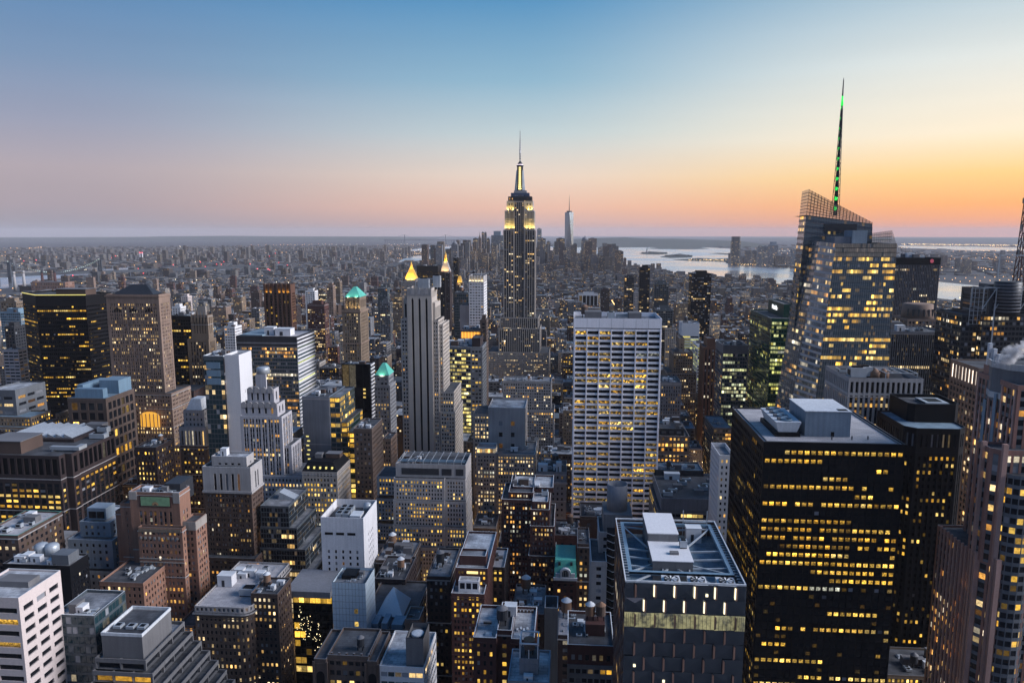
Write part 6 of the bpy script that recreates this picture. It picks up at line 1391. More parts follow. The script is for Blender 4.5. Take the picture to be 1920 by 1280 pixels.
# ---- white slim tower with lit crown
B = tower('white_tower', 'slim white gridded tower with a floodlit cream crown, left of the art deco skyscraper', 960, 879, 907, 517, xb=913, seed=56)
x0, x1, y0, y1, H = B.x0, B.x1, B.y0, B.y1, B.H; zl = zof(893, 529, 960)
B.tier(x0, x1, y0, y1, 0, zl, style(bay=(x1-x0-1)/5, fl=3.7, wf=.72, hf=.45, d=.4, top=1, m=.5, lit=.03, blind=.75), white_panel, tar, par=.4, cop=white_panel)
B.tier(x0, x1, y0+.5, y1-.5, zl-.3, H, None, pale_stone, tar, par=1, cop=dark_coping, name='crown')
for k in range(6): B.solid('crown_fin', [[x0+k*(x1-x0-.8)/5, x0+.8+k*(x1-x0-.8)/5, y0-.6, y0+.49, zl-.2, H+.4]], white_panel)
for k in range(5): spot_light(B, x0+(k+.5)*(x1-x0)/5, y0-.9, zl+.2, (x0+(k+.5)*(x1-x0)/5, y0+1, zl+6), 1500, (1, .8, .42), .3, .8, 120)
tank(B, x0+6, y0+8, H-1, 2, 2); B.part('roof_frame', [np.array(bar_quads((x0, y0+2, H+2), (x1+6, y0+2, H+3), .8)+bar_quads((x1-3, y0+2, H), (x1-3, y0+2, H+6), .6))], coping)
B.tier(xof(862, 572, 965), x0-.3, y0+5, y1, 0, zof(870, 572, 965), None, pale_stone, tar, name='blank_wing'); B.done()
simple('teal_glass_tower', 'dark teal glass tower half hidden behind the slim white gridded tower', 1010, 852, 878, 548, glass_frame, style(bay=2.5, fl=3.8, wf=.85, hf=.7, d=.2, top=3, m=.4, lit=.06, blind=.05, win=WIN_TEAL), 30, seed=57, win=WIN_TEAL).done()
# ---- gold pyramid far off
B = tower('gilded_tower', 'stone tower with a floodlit golden pyramid roof, behind the striped limestone tower', 1860, 752, 786, 528, depth=46, seed=58)
x0, x1, y0, y1, H = B.x0, B.x1, B.y0, B.y1, B.H
B.tier(x0, x1, y0, y1, 0, H, style(lit=.2, bay=3.5), limestone, tar); x2, x3 = xof(758.5, 523, 1865), xof(780, 523, 1865); gold_tile = wall_mat('gold_tile', (.75, .46, .10), rough=.5)
zb, zt, za = zof(769, 523, 1865), zof(769.5, 501, 1872), zof(769.5, 490, 1872); cx, cy = (x2+x3)/2, y0+22
B.tier(x2, x3, cy-13, cy+13, H-1, zb, style(bay=4, fl=5, wf=.4, hf=.6, top=1, m=1, lit=.8, pal=ORANGE, glow=1.4), limestone, tar, name='lantern_storey')
hip(B, 'gilded_roof', x2, x3, cy-13, cy+13, zb, zt-zb, .22, gold_tile); B.spun('gilded_lantern', [(3.2, 0), (3.2, 5), (2.2, 6), (1.6, 9), (.15, za-zt)], cx, cy, zt, gold_tile, 8, smooth=False)
for fx in (x2+3, cx, x3-3): spot_light(B, fx, cy-24, zb-4, (cx, cy-6, zb+14), 60000, (1, .62, .16), 1.5, .8, 90)
spot_light(B, cx, cy-16, zt-6, (cx, cy, zt+4), 16000, (1, .66, .16), 1, .8, 80); B.done()
B = tower('clock_tower', 'slender tower with a golden stepped spire top, beside a black office box', 2080, 826, 843, 508, depth=26, seed=59)
x0, x1, y0, y1, H = B.x0, B.x1, B.y0, B.y1, B.H; cx, cy = (x0+x1)/2, (y0+y1)/2
B.tier(x0, x1, y0, y1, 0, H, style(lit=.06, bay=3.5, m=2), warm_stone, tar); za, zt, zp = zof(833, 490, 2090), zof(833, 478, 2090), zof(833, 470, 2090)
hip(B, 'spire_roof', x0, x1, y0, y1, H, za-H, .38, pale_stone); B.spun('gilded_lantern', [(4.4, 0), (4.4, 8), (5, 8.4), (3, 11), (2.6, zt-za), (1.6, zt-za+3), (.1, zp-za)], cx, cy, za, gold_tile, 10, smooth=False)
spot_light(B, cx-8, y0-12, H-3, (cx, cy-4, H+14), 40000, (1, .62, .22), 1.5, .8, 80); spot_light(B, cx+8, y0-12, H-3, (cx, cy-4, H+14), 40000, (1, .62, .22), 1.5, .8, 80); spot_light(B, cx, cy-16, za-4, (cx, cy, za+9), 40000, (1, .66, .14), 1, .8, 90); B.done()
simple('black_box_tower', 'squat black office box between the golden pyramid and the golden spire', 1900, 781, 821, 498, black_metal, style(bay=3.2, fl=4, wf=.8, hf=.5, top=14, m=1, lit=.2, run=6, pal=YELLOW, rowvar=1.2, win=WIN_BLACK, blind=0), 46, seed=60, win=WIN_BLACK).done()
simple('maroon_tower', 'dark maroon slab pair standing before the golden spire', 1500, 825, 834, 510, dark_brick, style(lit=.04, bay=3.2), 24, seed=61).done()
simple('maroon_tower', 'dark maroon slab with a pale edge, right half of the pair before the golden spire', 1480, 835.5, 843.5, 512, dark_brick, style(lit=.04, bay=3.2), 26, seed=62).done()
B = simple('cupola_tower', 'thin dark tower with a small lit golden cupola, left of the art deco skyscraper', 1560, 855, 867, 530, brown_stone, style(lit=.05, bay=3), 20, seed=63)
hip(B, 'cupola', (B.x0+B.x1)/2-5, (B.x0+B.x1)/2+5, B.y0+2, B.y0+12, B.H, 14, .5, gold_tile); spot_light(B, (B.x0+B.x1)/2, B.y0-6, B.H-3, ((B.x0+B.x1)/2, B.y0+6, B.H+6), 12000, (1, .75, .3), 1, .8, 100); B.done()
simple('black_tower', 'thin black slab rising behind the small golden cupola', 1800, 850, 859, 483, black_metal, style(lit=.02, bay=3), 20, seed=64).done()
# ---- brown fin tower with gold-lit top
B = tower('brown_fin_tower', 'brown tower of deep vertical fins with a yellow lit top recess', 1000, 494, 545, 532, xb=553, seed=65)
x0, x1, y0, y1, H = B.x0, B.x1, B.y0, B.y1, B.H
B.tier(x0, x1, y0+1.5, y1, 0, H-.5, style(bay=3.4, fl=3.8, wf=.6, hf=.6, d=.3, top=12, m=1, lit=.12, pal=YELLOW, win=WIN_BLACK, blind=0), bronze, tar, par=1, win=WIN_BLACK)
for k in range(7): B.solid('fin', [[x0+k*(x1-x0-2.4)/6, x0+2.4+k*(x1-x0-2.4)/6, y0-1.5, y0+1.49, 0, H]], bronze)
for k in range(6):
    if k != 2: spot_light(B, x0+3.6+k*(x1-x0-2.4)/6, y0+.2, H-13, (x0+3.6+k*(x1-x0-2.4)/6, y0+2, H-5), 3500, (1, .72, .12), .4, .8, 120)
B.done()
# ---- left mid pieces
B = tower('teal_box', 'grey block with blue metal roof boxes, in front of the brown stone tower', 565, 126, 198, 746, xb=212, seed=66)
x0, x1, y0, y1, H = B.x0, B.x1, B.y0, B.y0+40, B.H
B.tier(x0, x1, y0, y1, 0, H, style(bay=6.5, fl=8, wf=.72, hf=.75, d=.8, top=3, m=2, lit=.1, pal=YELLOW, blind=0, sill=.1), brown_stone, blue_roof, par=.5, cop=blue_metal)
B.solid('roof_box', [[x0+5, x1-4, y0+3, y0+9, H-.5, H+7]], blue_metal); B.solid('roof_box', [[x1-18, x1-1, y0+20, y1-2, H-.5, H+11]], blue_metal); B.solid('roof_box', [[x0+3, x0+8, y0+9, y1, H-.5, H+9]], blue_metal); B.done()
B = tower('terrace_block', 'cream stone courtyard block with glowing yellow windows and green roof decks, left edge', 560, -40, 62, 800, depth=30, seed=67)
sy = style(bay=2.7, fl=4.0, wf=.5, hf=.55, top=1.5, m=1, lit=.55, pal=YELLOW, rowvar=.6)
B.tier(B.x0, B.x1, B.y0, B.y1, 0, B.H, sy, buff_brick, blue_roof); xx = xof(112, 775, 590); B.tier(B.x1-2, xx, 590, 625, 0, zof(90, 775, 590), sy, buff_brick, blue_roof, name='wing')
B.tier(B.x0+6, B.x1-6, B.y0+6, B.y1, B.H-1, B.H+7, sy, buff_brick, blue_roof, name='attic'); B.tier(B.x0, B.x1-24, B.y0+14, B.y1+20, B.H, B.H+28, style(bay=12, fl=6, wf=.8, hf=.4, top=4, m=2, lit=.05), grey_panel, white_roof, name='penthouse'); B.done()
simple('ribbon_tower', 'pale concrete tower with ribbon windows and a sunlit side, left of the black gold-rimmed tower', 700, 5, 34, 655, pink_stone, style(bay=5, fl=3.4, wf=.9, hf=.45, top=2, m=.3, lit=.04, blind=.1), seed=68, xb=50).done()
simple('brick_block', 'maroon brick block with lit windows, in front of the brown stone tower', 520, 252, 292, 838, dark_brick, style(bay=3, fl=4, wf=.4, hf=.5, top=3, m=1.5, lit=.5, pal=YELLOW), seed=69, xb=325).done()
B = tower('temple_block', 'pale stone tower with hipped white roof and columns, left of the teal glass tower', 560, 335, 385, 800, depth=26, seed=70)
x0, x1, y0, y1, H = B.x0, B.x1, B.y0, B.y1, B.H
B.tier(x0, x1, y0, y1, H-16, H, style(bay=2.9, fl=13, wf=.5, hf=.85, d=1, top=2, m=1, lit=.1, sill=.05), pale_stone, tar, cop=pale_stone, name='colonnade'); B.tier(x0, x1, y0+.3, y1, 0, H-16.01, style(bay=3, fl=3.8, wf=.5, hf=.5, top=1, m=2, lit=.25, pal=YELLOW), brown_stone, tar, par=.1)
B.tier(x0+3, x1-2, y0+3, y1-3, H-1, H+13, style(bay=3, fl=4, wf=.4, hf=.5, top=1.5, m=1, lit=.15, pal=CREAM), pale_stone, tar, name='storeys'); hip(B, 'hipped_roof', x0+5, x1-4, y0+4, y1-4, H+13, 8.5, .6, coping); B.done()
# ---- central lower blocks
B = tower('lit_stone_block', 'pale stone block with many cream lit windows and a glazed white penthouse', 545, 893, 1003, 848, depth=36, seed=71)
x0, x1, y0, y1, H = B.x0, B.x1, B.y0, B.y1, B.H
sl_ = style(bay=2.1, fl=3.15, wf=.5, hf=.56, d=.35, top=1.5, m=1, pair=.06, lit=.5, run=3, pal=CREAM, blind=.2, rowvar=.7)
B.tier(x0, x0+38/110*(x1-x0), y0-2, y1, 0, H, sl_, limestone, grey_roof, cop=white_panel); B.tier(x0+38/110*(x1-x0), x1, y0, y1, 0, H-1, sl_, limestone, grey_roof, cop=white_panel)
B.tier(x0+.5, x0+38/110*(x1-x0)-.5, y0, y0+12, H-1, H+4.2, style(bay=2, fl=4, wf=.9, hf=.7, d=.1, top=.6, m=.2, lit=3, run=1, rowvar=.01, pal=CREAM, blind=0, sill=.08), white_panel, grey_roof, name='glass_penthouse')
B.tier(xof(886, 770, 560), xof(918, 770, 560), 562, 590, 0, zof(900, 775, 562), sl_, limestone, tar, name='wing'); B.tier(xof(916, 762, 562), xof(985, 762, 562), 560, 592, 0, zof(950, 764, 560), style(bay=9, fl=9, wf=.3, hf=.4, top=8, m=5, lit=0), pale_stone, white_roof, cop=white_panel, name='wing')
clutter(B, x0, x1, y0+2, y1, H-1.2, 7, 3, .9); B.foot = (x0-4, x1, y0-3, 592); B.done()
B = tower('cornice_tower', 'pale stone block with heavy cornice and white roof boxes, left of the white grid tower', 535, 1005, 1062, 884, depth=30, seed=72)
x0, x1, y0, y1, H = B.x0, B.x1, B.y0, B.y1, B.H
B.tier(x0, x1, y0, y1, 0, H, style(bay=3.4, fl=4.2, wf=.4, hf=.5, d=.4, top=2.5, m=1.5, lit=.08), grey_stone, tar, cop=pale_stone); B.solid('cornice', [[x0-.8, x1+.8, y0-.9, y0-.002, H-9.2, H-7.8]], pale_stone)
put_unit(B, 'penthouse', U_WHITE, x0+5, y0+6, H-1, 7, 6, 5); put_unit(B, 'penthouse', U_WHITE, x0+17, y0+5, H-1, 4, 5, 7); tank(B, x0+14, y0+20, H-1, 2.4, 2); clutter(B, x0, x1, y0, y1, H-1, 5, 1, 0); B.done()
# red brick with white copings
B = tower('brick_setback_tower', 'dark red brick building with white-edged setback terraces and snowy roof', 430, 940, 999, 936, depth=30, seed=73)
x0, x1, y0, y1, H = B.x0, B.x1, B.y0, B.y1, B.H
sq = style(bay=1.9, fl=3.0, wf=.5, hf=.55, top=1.2, m=1, pair=.1, lit=.26, run=2, pal=WARM, blind=.4)
B.tier(x0, x1, y0, y1, 0, H, sq, red_brick, tar, cop=coping); B.tier(x0+4, x1, y0+5, y1+8, H-1, zof(970, 921, 436), sq, red_brick, tar, cop=coping); zt = zof(980, 910, 446)
B.tier(x0+6, x1+12, y0+14, y1+8, H, zt, None, red_brick, white_roof, cop=coping)
X1 = xof(1040, 940, 424); z1, z2, z3 = zof(1010, 942, 424), zof(1010, 957, 422), zof(1010, 988, 420); z4 = zof(1010, 1043, 418)
B.tier(x1+.02, X1-4, y0-4, y1, z2-1, z1, sq, red_brick, white_roof, cop=coping); B.tier(x1-1, X1-3, y0-6, y1, z3-1, z2, sq, red_brick, tar, cop=coping); B.tier(x1-1.2, X1, y0-8, y1, z4-1, z3, sq, red_brick, tar, cop=coping); B.tier(x1-2, X1+1, y0-11, y1, 0, z4, sq, red_brick, tar, cop=coping, name='tier')
put_unit(B, 'duct', U_WHITE, x1+2, y0+18, zt-1, 3, 8, 2.2); put_unit(B, 'air_handler', U_AC, x1+7, y0+10, z1-1, 4, 4, 3); clutter(B, x0+4, x1, y0+14, y1+6, zt-1, 4, 2, 0); B.foot = (x0, X1+2, y0-12, y1+10); B.done()
B = tower('mansard_house', 'narrow red brick house with a turquoise mansard and white arched dormer', 400, 1039, 1081, 1080, depth=26, seed=74)
x0, x1, y0, y1, H = B.x0, B.x1, B.y0, B.y1, B.H; zt = zof(1060, 1048, 404)
B.tier(x0, x1, y0, y1, 0, H-2.2, style(bay=4, fl=4, wf=.4, hf=.5, top=1, m=1, lit=.15, pal=WARM), red_brick, tar, par=.1); B.solid('white_cornice', [[x0-.4, x1+.4, y0-.9, y0+.5, H-2.2, H-.6]], white_panel)
B.shape('mansard', [(x0, y0, H-.6), (x1, y0, H-.6), (x1, y1, H-.6), (x0, y1, H-.6), (x0+.5, y0+3, zt), (x1-.5, y0+3, zt), (x1-.5, y1-2, zt), (x0+.5, y1-2, zt)], [(0, 1, 5, 4), (1, 2, 6, 5), (2, 3, 7, 6), (3, 0, 4, 7), (4, 5, 6, 7)], teal_copper)
cx = (x0+x1)/2; dm = B.shape('arched_dormer', [(cx-3, y0-.6, H-.6), (cx+3, y0-.6, H-.6)]+[(cx+3*math.cos(t), y0-.6, H+2.4+2.4*math.sin(t)) for t in np.linspace(0, math.pi, 9)]+[(cx-3, y0+2.2, H-.6), (cx+3, y0+2.2, H-.6)]+[(cx+3*math.cos(t), y0+2.2, H+2.4+2.4*math.sin(t)) for t in np.linspace(0, math.pi, 9)], [tuple(range(11))]+[(i, (i+1) % 11, 11+(i+1) % 11, 11+i) for i in range(11)], white_panel)
B.shape('dormer_window', [(cx-1.8, y0-.65, H), (cx+1.8, y0-.65, H)]+[(cx+1.8*math.cos(t), y0-.65, H+2.3+1.6*math.sin(t)) for t in np.linspace(0, math.pi, 8)], [tuple(range(10))], black_metal, dm)
for k in range(3): B.solid('glazing_bar', [[cx-1.1+k*1.0, cx-.95+k*1.0, y0-.72, y0-.655, H, H+3.4]], white_panel, dm)
for sx in (-1, 1): B.solid('side_window', [[cx+sx*4.4-1.1, cx+sx*4.4+1.1, y0-.3, y0+.5, H-.2, H+1.8]], white_panel); B.solid('roof_dormer', [[cx+sx*3.4-.7, cx+sx*3.4+.7, y0+1.4, y0+3.4, zt-2.6, zt-.8]], dark_metal)
B.done()
simple('gabled_house', 'brown brick house with a curved gable, right of the turquoise mansard house', 405, 1083, 1106, 1019, brown_brick, style(bay=2.4, fl=3.6, wf=.5, hf=.55, top=3, m=.8, lit=.25, blind=.4), 24, seed=75).done()
B = simple('brick_block', 'maroon brick block with satellite dishes and white roof boxes, above the turquoise mansard', 440, 1040, 1085, 1003, red_brick, style(bay=5, fl=4, wf=.3, hf=.4, top=4, m=2, lit=.05), 26, seed=76, n=7, tanks=1); B.done()
# striped balcony tower with the round tank
B = tower('balcony_tower', 'pale tower with stacked white-edged curved balconies and a round roof tank', 330, 1108, 1138, 1052, depth=26, seed=77)
x0, x1, y0, y1, H = B.x0, B.x1, B.y0, B.y1, B.H
B.tier(x0, x1, y0, y1, 0, H, style(bay=4.2, fl=3.6, wf=.36, hf=.5, top=2, m=.6, lit=.06, blind=.1), pale_stone, tar, cop=coping); xq = xof(1156, 1052, 332)
zt = zof(1130, 992, 345); B.tier(x0+4, xq-2, y0+12, y1+6, 0, zt, style(bay=4, fl=3.6, wf=.36, hf=.5, top=2, m=.8, lit=.05), pale_stone, tar, cop=coping, name='shaft')
for k in range(24):
    z = H+12-k*3.6
    if z < 20: break
    arc_ = [(x1+.05, y0+9), (x1+.05, y0+2.5), (x1+2, y0+.6), (xq-2, y0-.2), (xq, y0+.4), (xq, y0+9)]
    n = len(arc_); B.shape('balcony', [(*p, z) for p in arc_]+[(*p, z+1.1) for p in arc_], [tuple(range(n)), tuple(range(2*n-1, n-1, -1))]+[(i, i+1, n+i+1, n+i) for i in range(n-1)], black_metal)
    B.shape('balcony_edge', [(p[0], p[1]-.08, z+.95) for p in arc_]+[(p[0], p[1]-.08, z+1.25) for p in arc_], [(i, i+1, n+i+1, n+i) for i in range(n-1)], coping)
B.spun('round_tank', [(5.0, 0), (5.0, 13), (4.6, 13), (4.6, 10)], xof(1157, 960, 350), 352, zof(1157, 962, 346), grey_stone, 24); B.spun('tank_top', [(4.5, 0), (.3, 1.8)], xof(1157, 960, 350), 352, zof(1157, 962, 346)+9.5, wood, 24)
B.solid('tank_house', [[xof(1142, 965, 350)-3, xq+8, 344, 362, zt-2, zof(1157, 962, 346)]], concrete); B.foot = (x0-1, xq+8, y0, 362); B.done()
simple('brick_block', 'long brown brick block below the white grid tower, beside the round roof tank', 470, 1088, 1140, 968, brown_brick, style(bay=9, fl=5, wf=.3, hf=.4, top=3, m=2, lit=.05), 26, seed=78, n=4).done()
# foreground brick row
B = tower('brick_block', 'red brick building with pale roof terraces and a white three-bay glazed penthouse', 300, 846, 908, 1112, xb=921, seed=79)
x0, x1, y0, y1, H = B.x0, B.x1, B.y0, B.y1, B.H; sb = style(bay=1.6, fl=2.7, wf=.56, hf=.56, top=1.2, m=.7, pair=.08, lit=.42, run=2, pal=YELLOW, blind=.25)
y1 = y0+50
B.tier(x0, x1, y0, y1, 0, H, sb, red_brick, white_roof, cop=coping); p0, p1 = xof(860, 1106, y0+4), xof(898, 1106, y0+4)
ph = B.tier(p0, p1, y0+3.5, y0+8, H-1.1, H+4, style(bay=2.6, fl=4, wf=.78, hf=.62, d=.2, top=.5, m=.3, lit=.2, pal=CREAM, blind=.0), white_panel, white_roof, par=.3, cop=white_panel, name='glass_penthouse')
B.tier(p0-2, x1+.5, y0+9, y1, H-1, H+7.5, sb, red_brick, white_roof, cop=coping, name='storeys'); B.tier(p0-1, p0+11, y0+14, y0+22, H+6, H+11, None, red_brick, grey_roof, cop=coping, name='stair_house')
clutter(B, p0+12, x1, y0+12, y1, H+6.4, 6, 5, 0, .8); B.solid('lit_strip', [[p0+3, p1-1, y0+8.5, y0+8.95, H+5.0, H+6.0]], plain('terrace_lamp', (1, .8, .4), .4, emit=(1, .72, .25), power=1.3)); B.done()
simple('brick_block', 'dark brick building with a pale roof, hard behind the white glazed penthouse block', 335, 911, 946, 1062, dark_brick, style(bay=2.4, fl=3.5, wf=.5, hf=.55, top=1.2, m=.8, lit=.38, pal=YELLOW), 22, roof=gravel_roof, seed=80, n=3, cop=coping).done()
B = tower('terrace_house', 'maroon brick building with two snowy roof terraces either side of a dark water tank', 250, 887, 1002, 1196, depth=24, seed=81)
x0, x1, y0, y1, H = B.x0, B.x1, B.y0, B.y1, B.H
w = x1-x0; sb = style(bay=2.6, fl=3.6, wf=.4, hf=.5, top=1.2, m=.8, lit=.3, pal=YELLOW, blind=.1)
B.tier(x0, x0+w*.38, y0, y1, 0, H, sb, red_brick, white_roof, par=1.2, cop=coping); B.tier(x0+w*.62, x1, y0, y1, 0, H, sb, red_brick, white_roof, par=1.2, cop=coping); B.tier(x0+w*.38, x0+w*.62, y0+3, y1, 0, H+1.5, sb, red_brick, tar, par=.8, cop=coping)
tank(B, x0+w*.44, y0+9, H+.7, 2.1, 2, 1.9); put_unit(B, 'stair_house', U_WHITE, x0+w*.56, y0+16, H+.7, 4.6, 4, 4); 
for k in range(5): put_unit(B, 'planter', U_BRICK, x0+w*(.68+.06*k), y1-2.5, H-1.2, .9, .9, 1.1)
for k in range(4): put_unit(B, 'terrace_chair', U_WHITE, x0+w*(.70+.055*k), y0+8+k % 2, H-1.2, .7, 1.6, .5)
put_unit(B, 'planter', U_BRICK, x0+4, y0+12, H-1.2, 3, 1, .8); put_unit(B, 'skylight', U_SKY, x0+w*.7, y0+4, H-1.2, 3.2, 2.6, 1.4); put_unit(B, 'skylight', U_SKY, x0+w*.24, y0+4, H-1.2, 3.2, 2.6, 1.2); B.done()
B = tower('tank_house', 'grey brick stair tower with a wooden water tank inside a white steel frame', 228, 974, 1009, 1234, depth=8, seed=82)
x0, x1, y0, y1, H = B.x0, B.x1, B.y0, B.y1, B.H
B.tier(x0, x1, y0, y1, 0, H, None, grey_stone, tar, par=.3); B.tier(xof(953, 1250, 225), xof(1030, 1250, 225), y0-5, y1+6, 0, H-5, sw, grey_stone, white_roof, par=.8, cop=blue_metal, name='wing')
tank(B, (x0+x1)/2, (y0+y1)/2, H-.2, 1.9, 0, 1.5); zt = H+5.2
fq = []
for xx in (x0+.15, x1-.15):
    for yy in (y0+.15, y1-.15): fq += bar_quads((xx, yy, H), (xx, yy, zt), .3)
for a_, b_ in (((x0, y0+.15), (x1, y0+.15)), ((x0, y1-.15), (x1, y1-.15)), ((x0+.15, y0), (x0+.15, y1)), ((x1-.15, y0), (x1-.15, y1))): fq += bar_quads((*a_, zt), (*b_, zt), .4)
fq += bar_quads(((x0+x1)/2, y0+.15, H), ((x0+x1)/2, y0+.15, H+3), .25)
B.part('white_frame', [np.array(fq)], white_panel); put_unit(B, 'air_handler', U_WHITE, (x0+x1)/2, y0-2.5, H-5.8, 3, 2, 1.6); B.done()
B = tower('brick_block', 'red brick building with two round roof tanks, left of the faceted glass tower', 245, 1064, 1152, 1209, depth=24, seed=83)
x0, x1, y0, y1, H = B.x0, B.x1, B.y0, B.y1, B.H
B.tier(x0, x1, y0, y1, H-7.5, H, style(bay=2.3, fl=5, wf=.5, hf=.4, top=2, m=.8, lit=.1, blind=.6), red_brick, tar, cop=coping); B.tier(x0, x1, y0-.3, y1, 0, H-7.5, style(bay=2.3, fl=3.6, wf=.78, hf=.5, top=.8, m=.6, lit=.4, run=4, pal=YELLOW, blind=.3), grey_panel, tar, par=.2)
B.solid('brick_house', [[x1-10, x1-3, y0+8, y0+14, H-1, H+3.4]], red_brick); tank(B, x1-8.3, y0+12, H+3.2, 1.75, 1); tank(B, x1-4.4, y0+12, H+3.2, 1.75, 0); put_unit(B, 'glass_house', U_SKY, x0+10, y0+14, H-1.1, 8, 6, 3); clutter(B, x0, x0+9, y0, y1, H-1.1, 3, 2, 0); B.done()
B = simple('grey_tower', 'small blue-grey clad stair tower with open roof well, in front of the turquoise mansard', 330, 1021, 1046, 1139, grey_panel, None, 12, seed=84, n=2, par=4.0, cop=coping, tanks=0); B.done()
simple('tank_roof_block', 'low dark roof carrying a cone-capped water tank, right of the blue-grey stair tower', 300, 1046, 1075, 1190, dark_brick, style(lit=.1), 24, roof=gravel_roof, seed=85, n=2, tanks=1).done()
simple('low_block', 'low dark brick block with blue roof canopies, left of the small stair tower', 330, 960, 1020, 1150, dark_brick, style(lit=.15, pal=YELLOW), 30, roof=grey_roof, seed=86, n=7).done()
# bottom centre
B = tower('armoury_block', 'brown stone loft building with arched end pavilions and a dark roof, bottom edge', 262, 588, 706, 1232, depth=22, seed=87)
x0, x1, y0, y1, H = B.x0, B.x1, B.y0, B.y1, B.H; w = x1-x0
sa = style(bay=2.7, fl=4.2, wf=.7, hf=.5, top=1.2, m=.4, lit=.3, pal=YELLOW, blind=.2)
B.tier(x0+w*.2, x1-w*.15, y0+1.5, y1, 0, H, sa, brown_stone, tar, cop=dark_coping)
for xa, xb_ in ((x0, x0+w*.2), (x1-w*.15, x1)):
    B.tier(xa, xb_, y0, y1, 0, H-1, style(bay=20, fl=20, wf=.1, hf=.1, top=30, m=1, lit=0), brown_stone, tar, cop=dark_coping, name='end_pavilion'); cx = (xa+xb_)/2
    B.shape('arched_window', [(cx-1.6, y0-.08, H-13), (cx+1.6, y0-.08, H-13)]+[(cx+1.6*math.cos(t), y0-.08, H-8+1.8*math.sin(t)) for t in np.linspace(0, math.pi, 8)], [tuple(range(10))], black_metal)
    for sx in (-1, 1): B.solid('pilaster', [[cx+sx*2.6-.4, cx+sx*2.6+.4, y0-.5, y0-.002, H-14, H-2]], brown_stone)
for k in range(6): put_unit(B, 'planter', U_BRICK, x0+w*.25+k*3, y0+3, H-1.1, .8, .8, 1.2)
tank(B, x0+w*.66, y0+8, H-1.1, 1.5, 2); B.done()
B = tower('white_block', 'white block with teal strip windows, snowy roof and a tall concrete stair tower', 262, 711, 795, 1249, depth=26, seed=88)
x0, x1, y0, y1, H = B.x0, B.x1, B.y0, B.y1, B.H; w = x1-x0
B.tier(x0, x1, y0, y1, 0, H, style(bay=2.6, fl=3.9, wf=.9, hf=.5, d=.3, top=1.6, m=.5, lit=.12, pal=CREAM, blind=.5, win=WIN_TEAL), white_panel, white_roof, cop=coping, win=WIN_TEAL)
tx0, tx1 = x0+w*.58, x1-.5; zt = zof(778, 1196, 264); B.tier(tx0, tx1, y0+2, y0+14, H-1, zt, None, concrete, tar, par=2, cop=black_metal, name='stair_tower'); B.spun('round_cap', [(2.6, 0), (2.6, .8), (2.2, 1.0)], (tx0+tx1)/2, y0+8, zt-1.9, coping, 20); B.done()
simple('stair_tower', 'slim pinkish stair slab pair beside the glass pyramid', 322, 759, 786, 1160, warm_stone, None, 12, seed=89, n=1, tanks=0, cop=pale_stone).done()
simple('tank_block', 'dark loft block with a cone-roofed tank, right of the pale blue tower', 385, 702, 760, 1085, dark_brick, style(lit=.05), 30, seed=90, n=5, tanks=1).done()
simple('penthouse_block', 'brown block with a steel penthouse frame, right of the white marble tower', 415, 704, 770, 1050, brown_stone, style(lit=.06), 30, roof=grey_roof, seed=91, n=7, tanks=1).done()
simple('loft_block', 'dark loft building with grey roof and small tank, left of the glazed penthouse block', 345, 800, 844, 1080, dark_brick, style(bay=2.4, lit=.12, pal=YELLOW), 34, roof=grey_roof, seed=92, n=5, tanks=1).done()
# glazed atrium building with fairy lights
B = tower('atrium_block', 'black glass atrium building strung with small lights under a pale roof beam', 372, 548, 622, 1104, depth=24, seed=93)
x0, x1, y0, y1, H = B.x0, B.x1, B.y0, B.y1, B.H
B.tier(x0, x1, y0, y1, 0, H-3.6, style(bay=3, fl=5, wf=.94, hf=.85, d=.2, top=.8, m=.2, lit=.16, run=3, pal=YELLOW, blind=0, win=WIN_BLACK), black_metal, tar, par=.2, win=WIN_BLACK); B.solid('roof_beam', [[x0-3, x1, y0-3, y1, H-3.6, H]], grey_stone)
fl_ = []
rg = np.random.default_rng(5)
for k in range(70):
    a = (.1, .3, .55)[k % 3]; hh_ = rg.uniform(0, 1); u = x0+2+(x1-x0)*a+rg.normal(0, .5+1.6*hh_); zz = H-10-(k % 3)*5-16*hh_; fl_.append([u-.11, u+.11, y0-.5, y0-.3, zz, zz+.22])
B.part('fairy_lights', [box_quads(fl_)], plain('fairy_glow', (1, .8, .4), .4, emit=(1, .85, .5), power=3.0), kind='stuff'); B.done()
simple('corner_block', 'brown corner block with lit windows along a yellow lit street', 345, 470, 520, 1112, brown_brick, style(bay=2.5, lit=.28, pal=CREAM), seed=94, xb=545, n=4).done()
# left low roofs
simple('roof_block', 'brown brick block with green copper eaves at the far left', 345, -40, 33, 1002, brown_brick, style(lit=.15, pal=CREAM), 34, roof=gravel_roof, seed=95, n=5, cop=teal_copper).done()
simple('roof_block', 'low brick block with a pale flat roof, in front of the huge maroon granite block', 410, 40, 95, 1006, brown_brick, style(lit=.2, pal=CREAM), seed=96, xb=104, roof=white_roof, n=3, cop=coping).done()

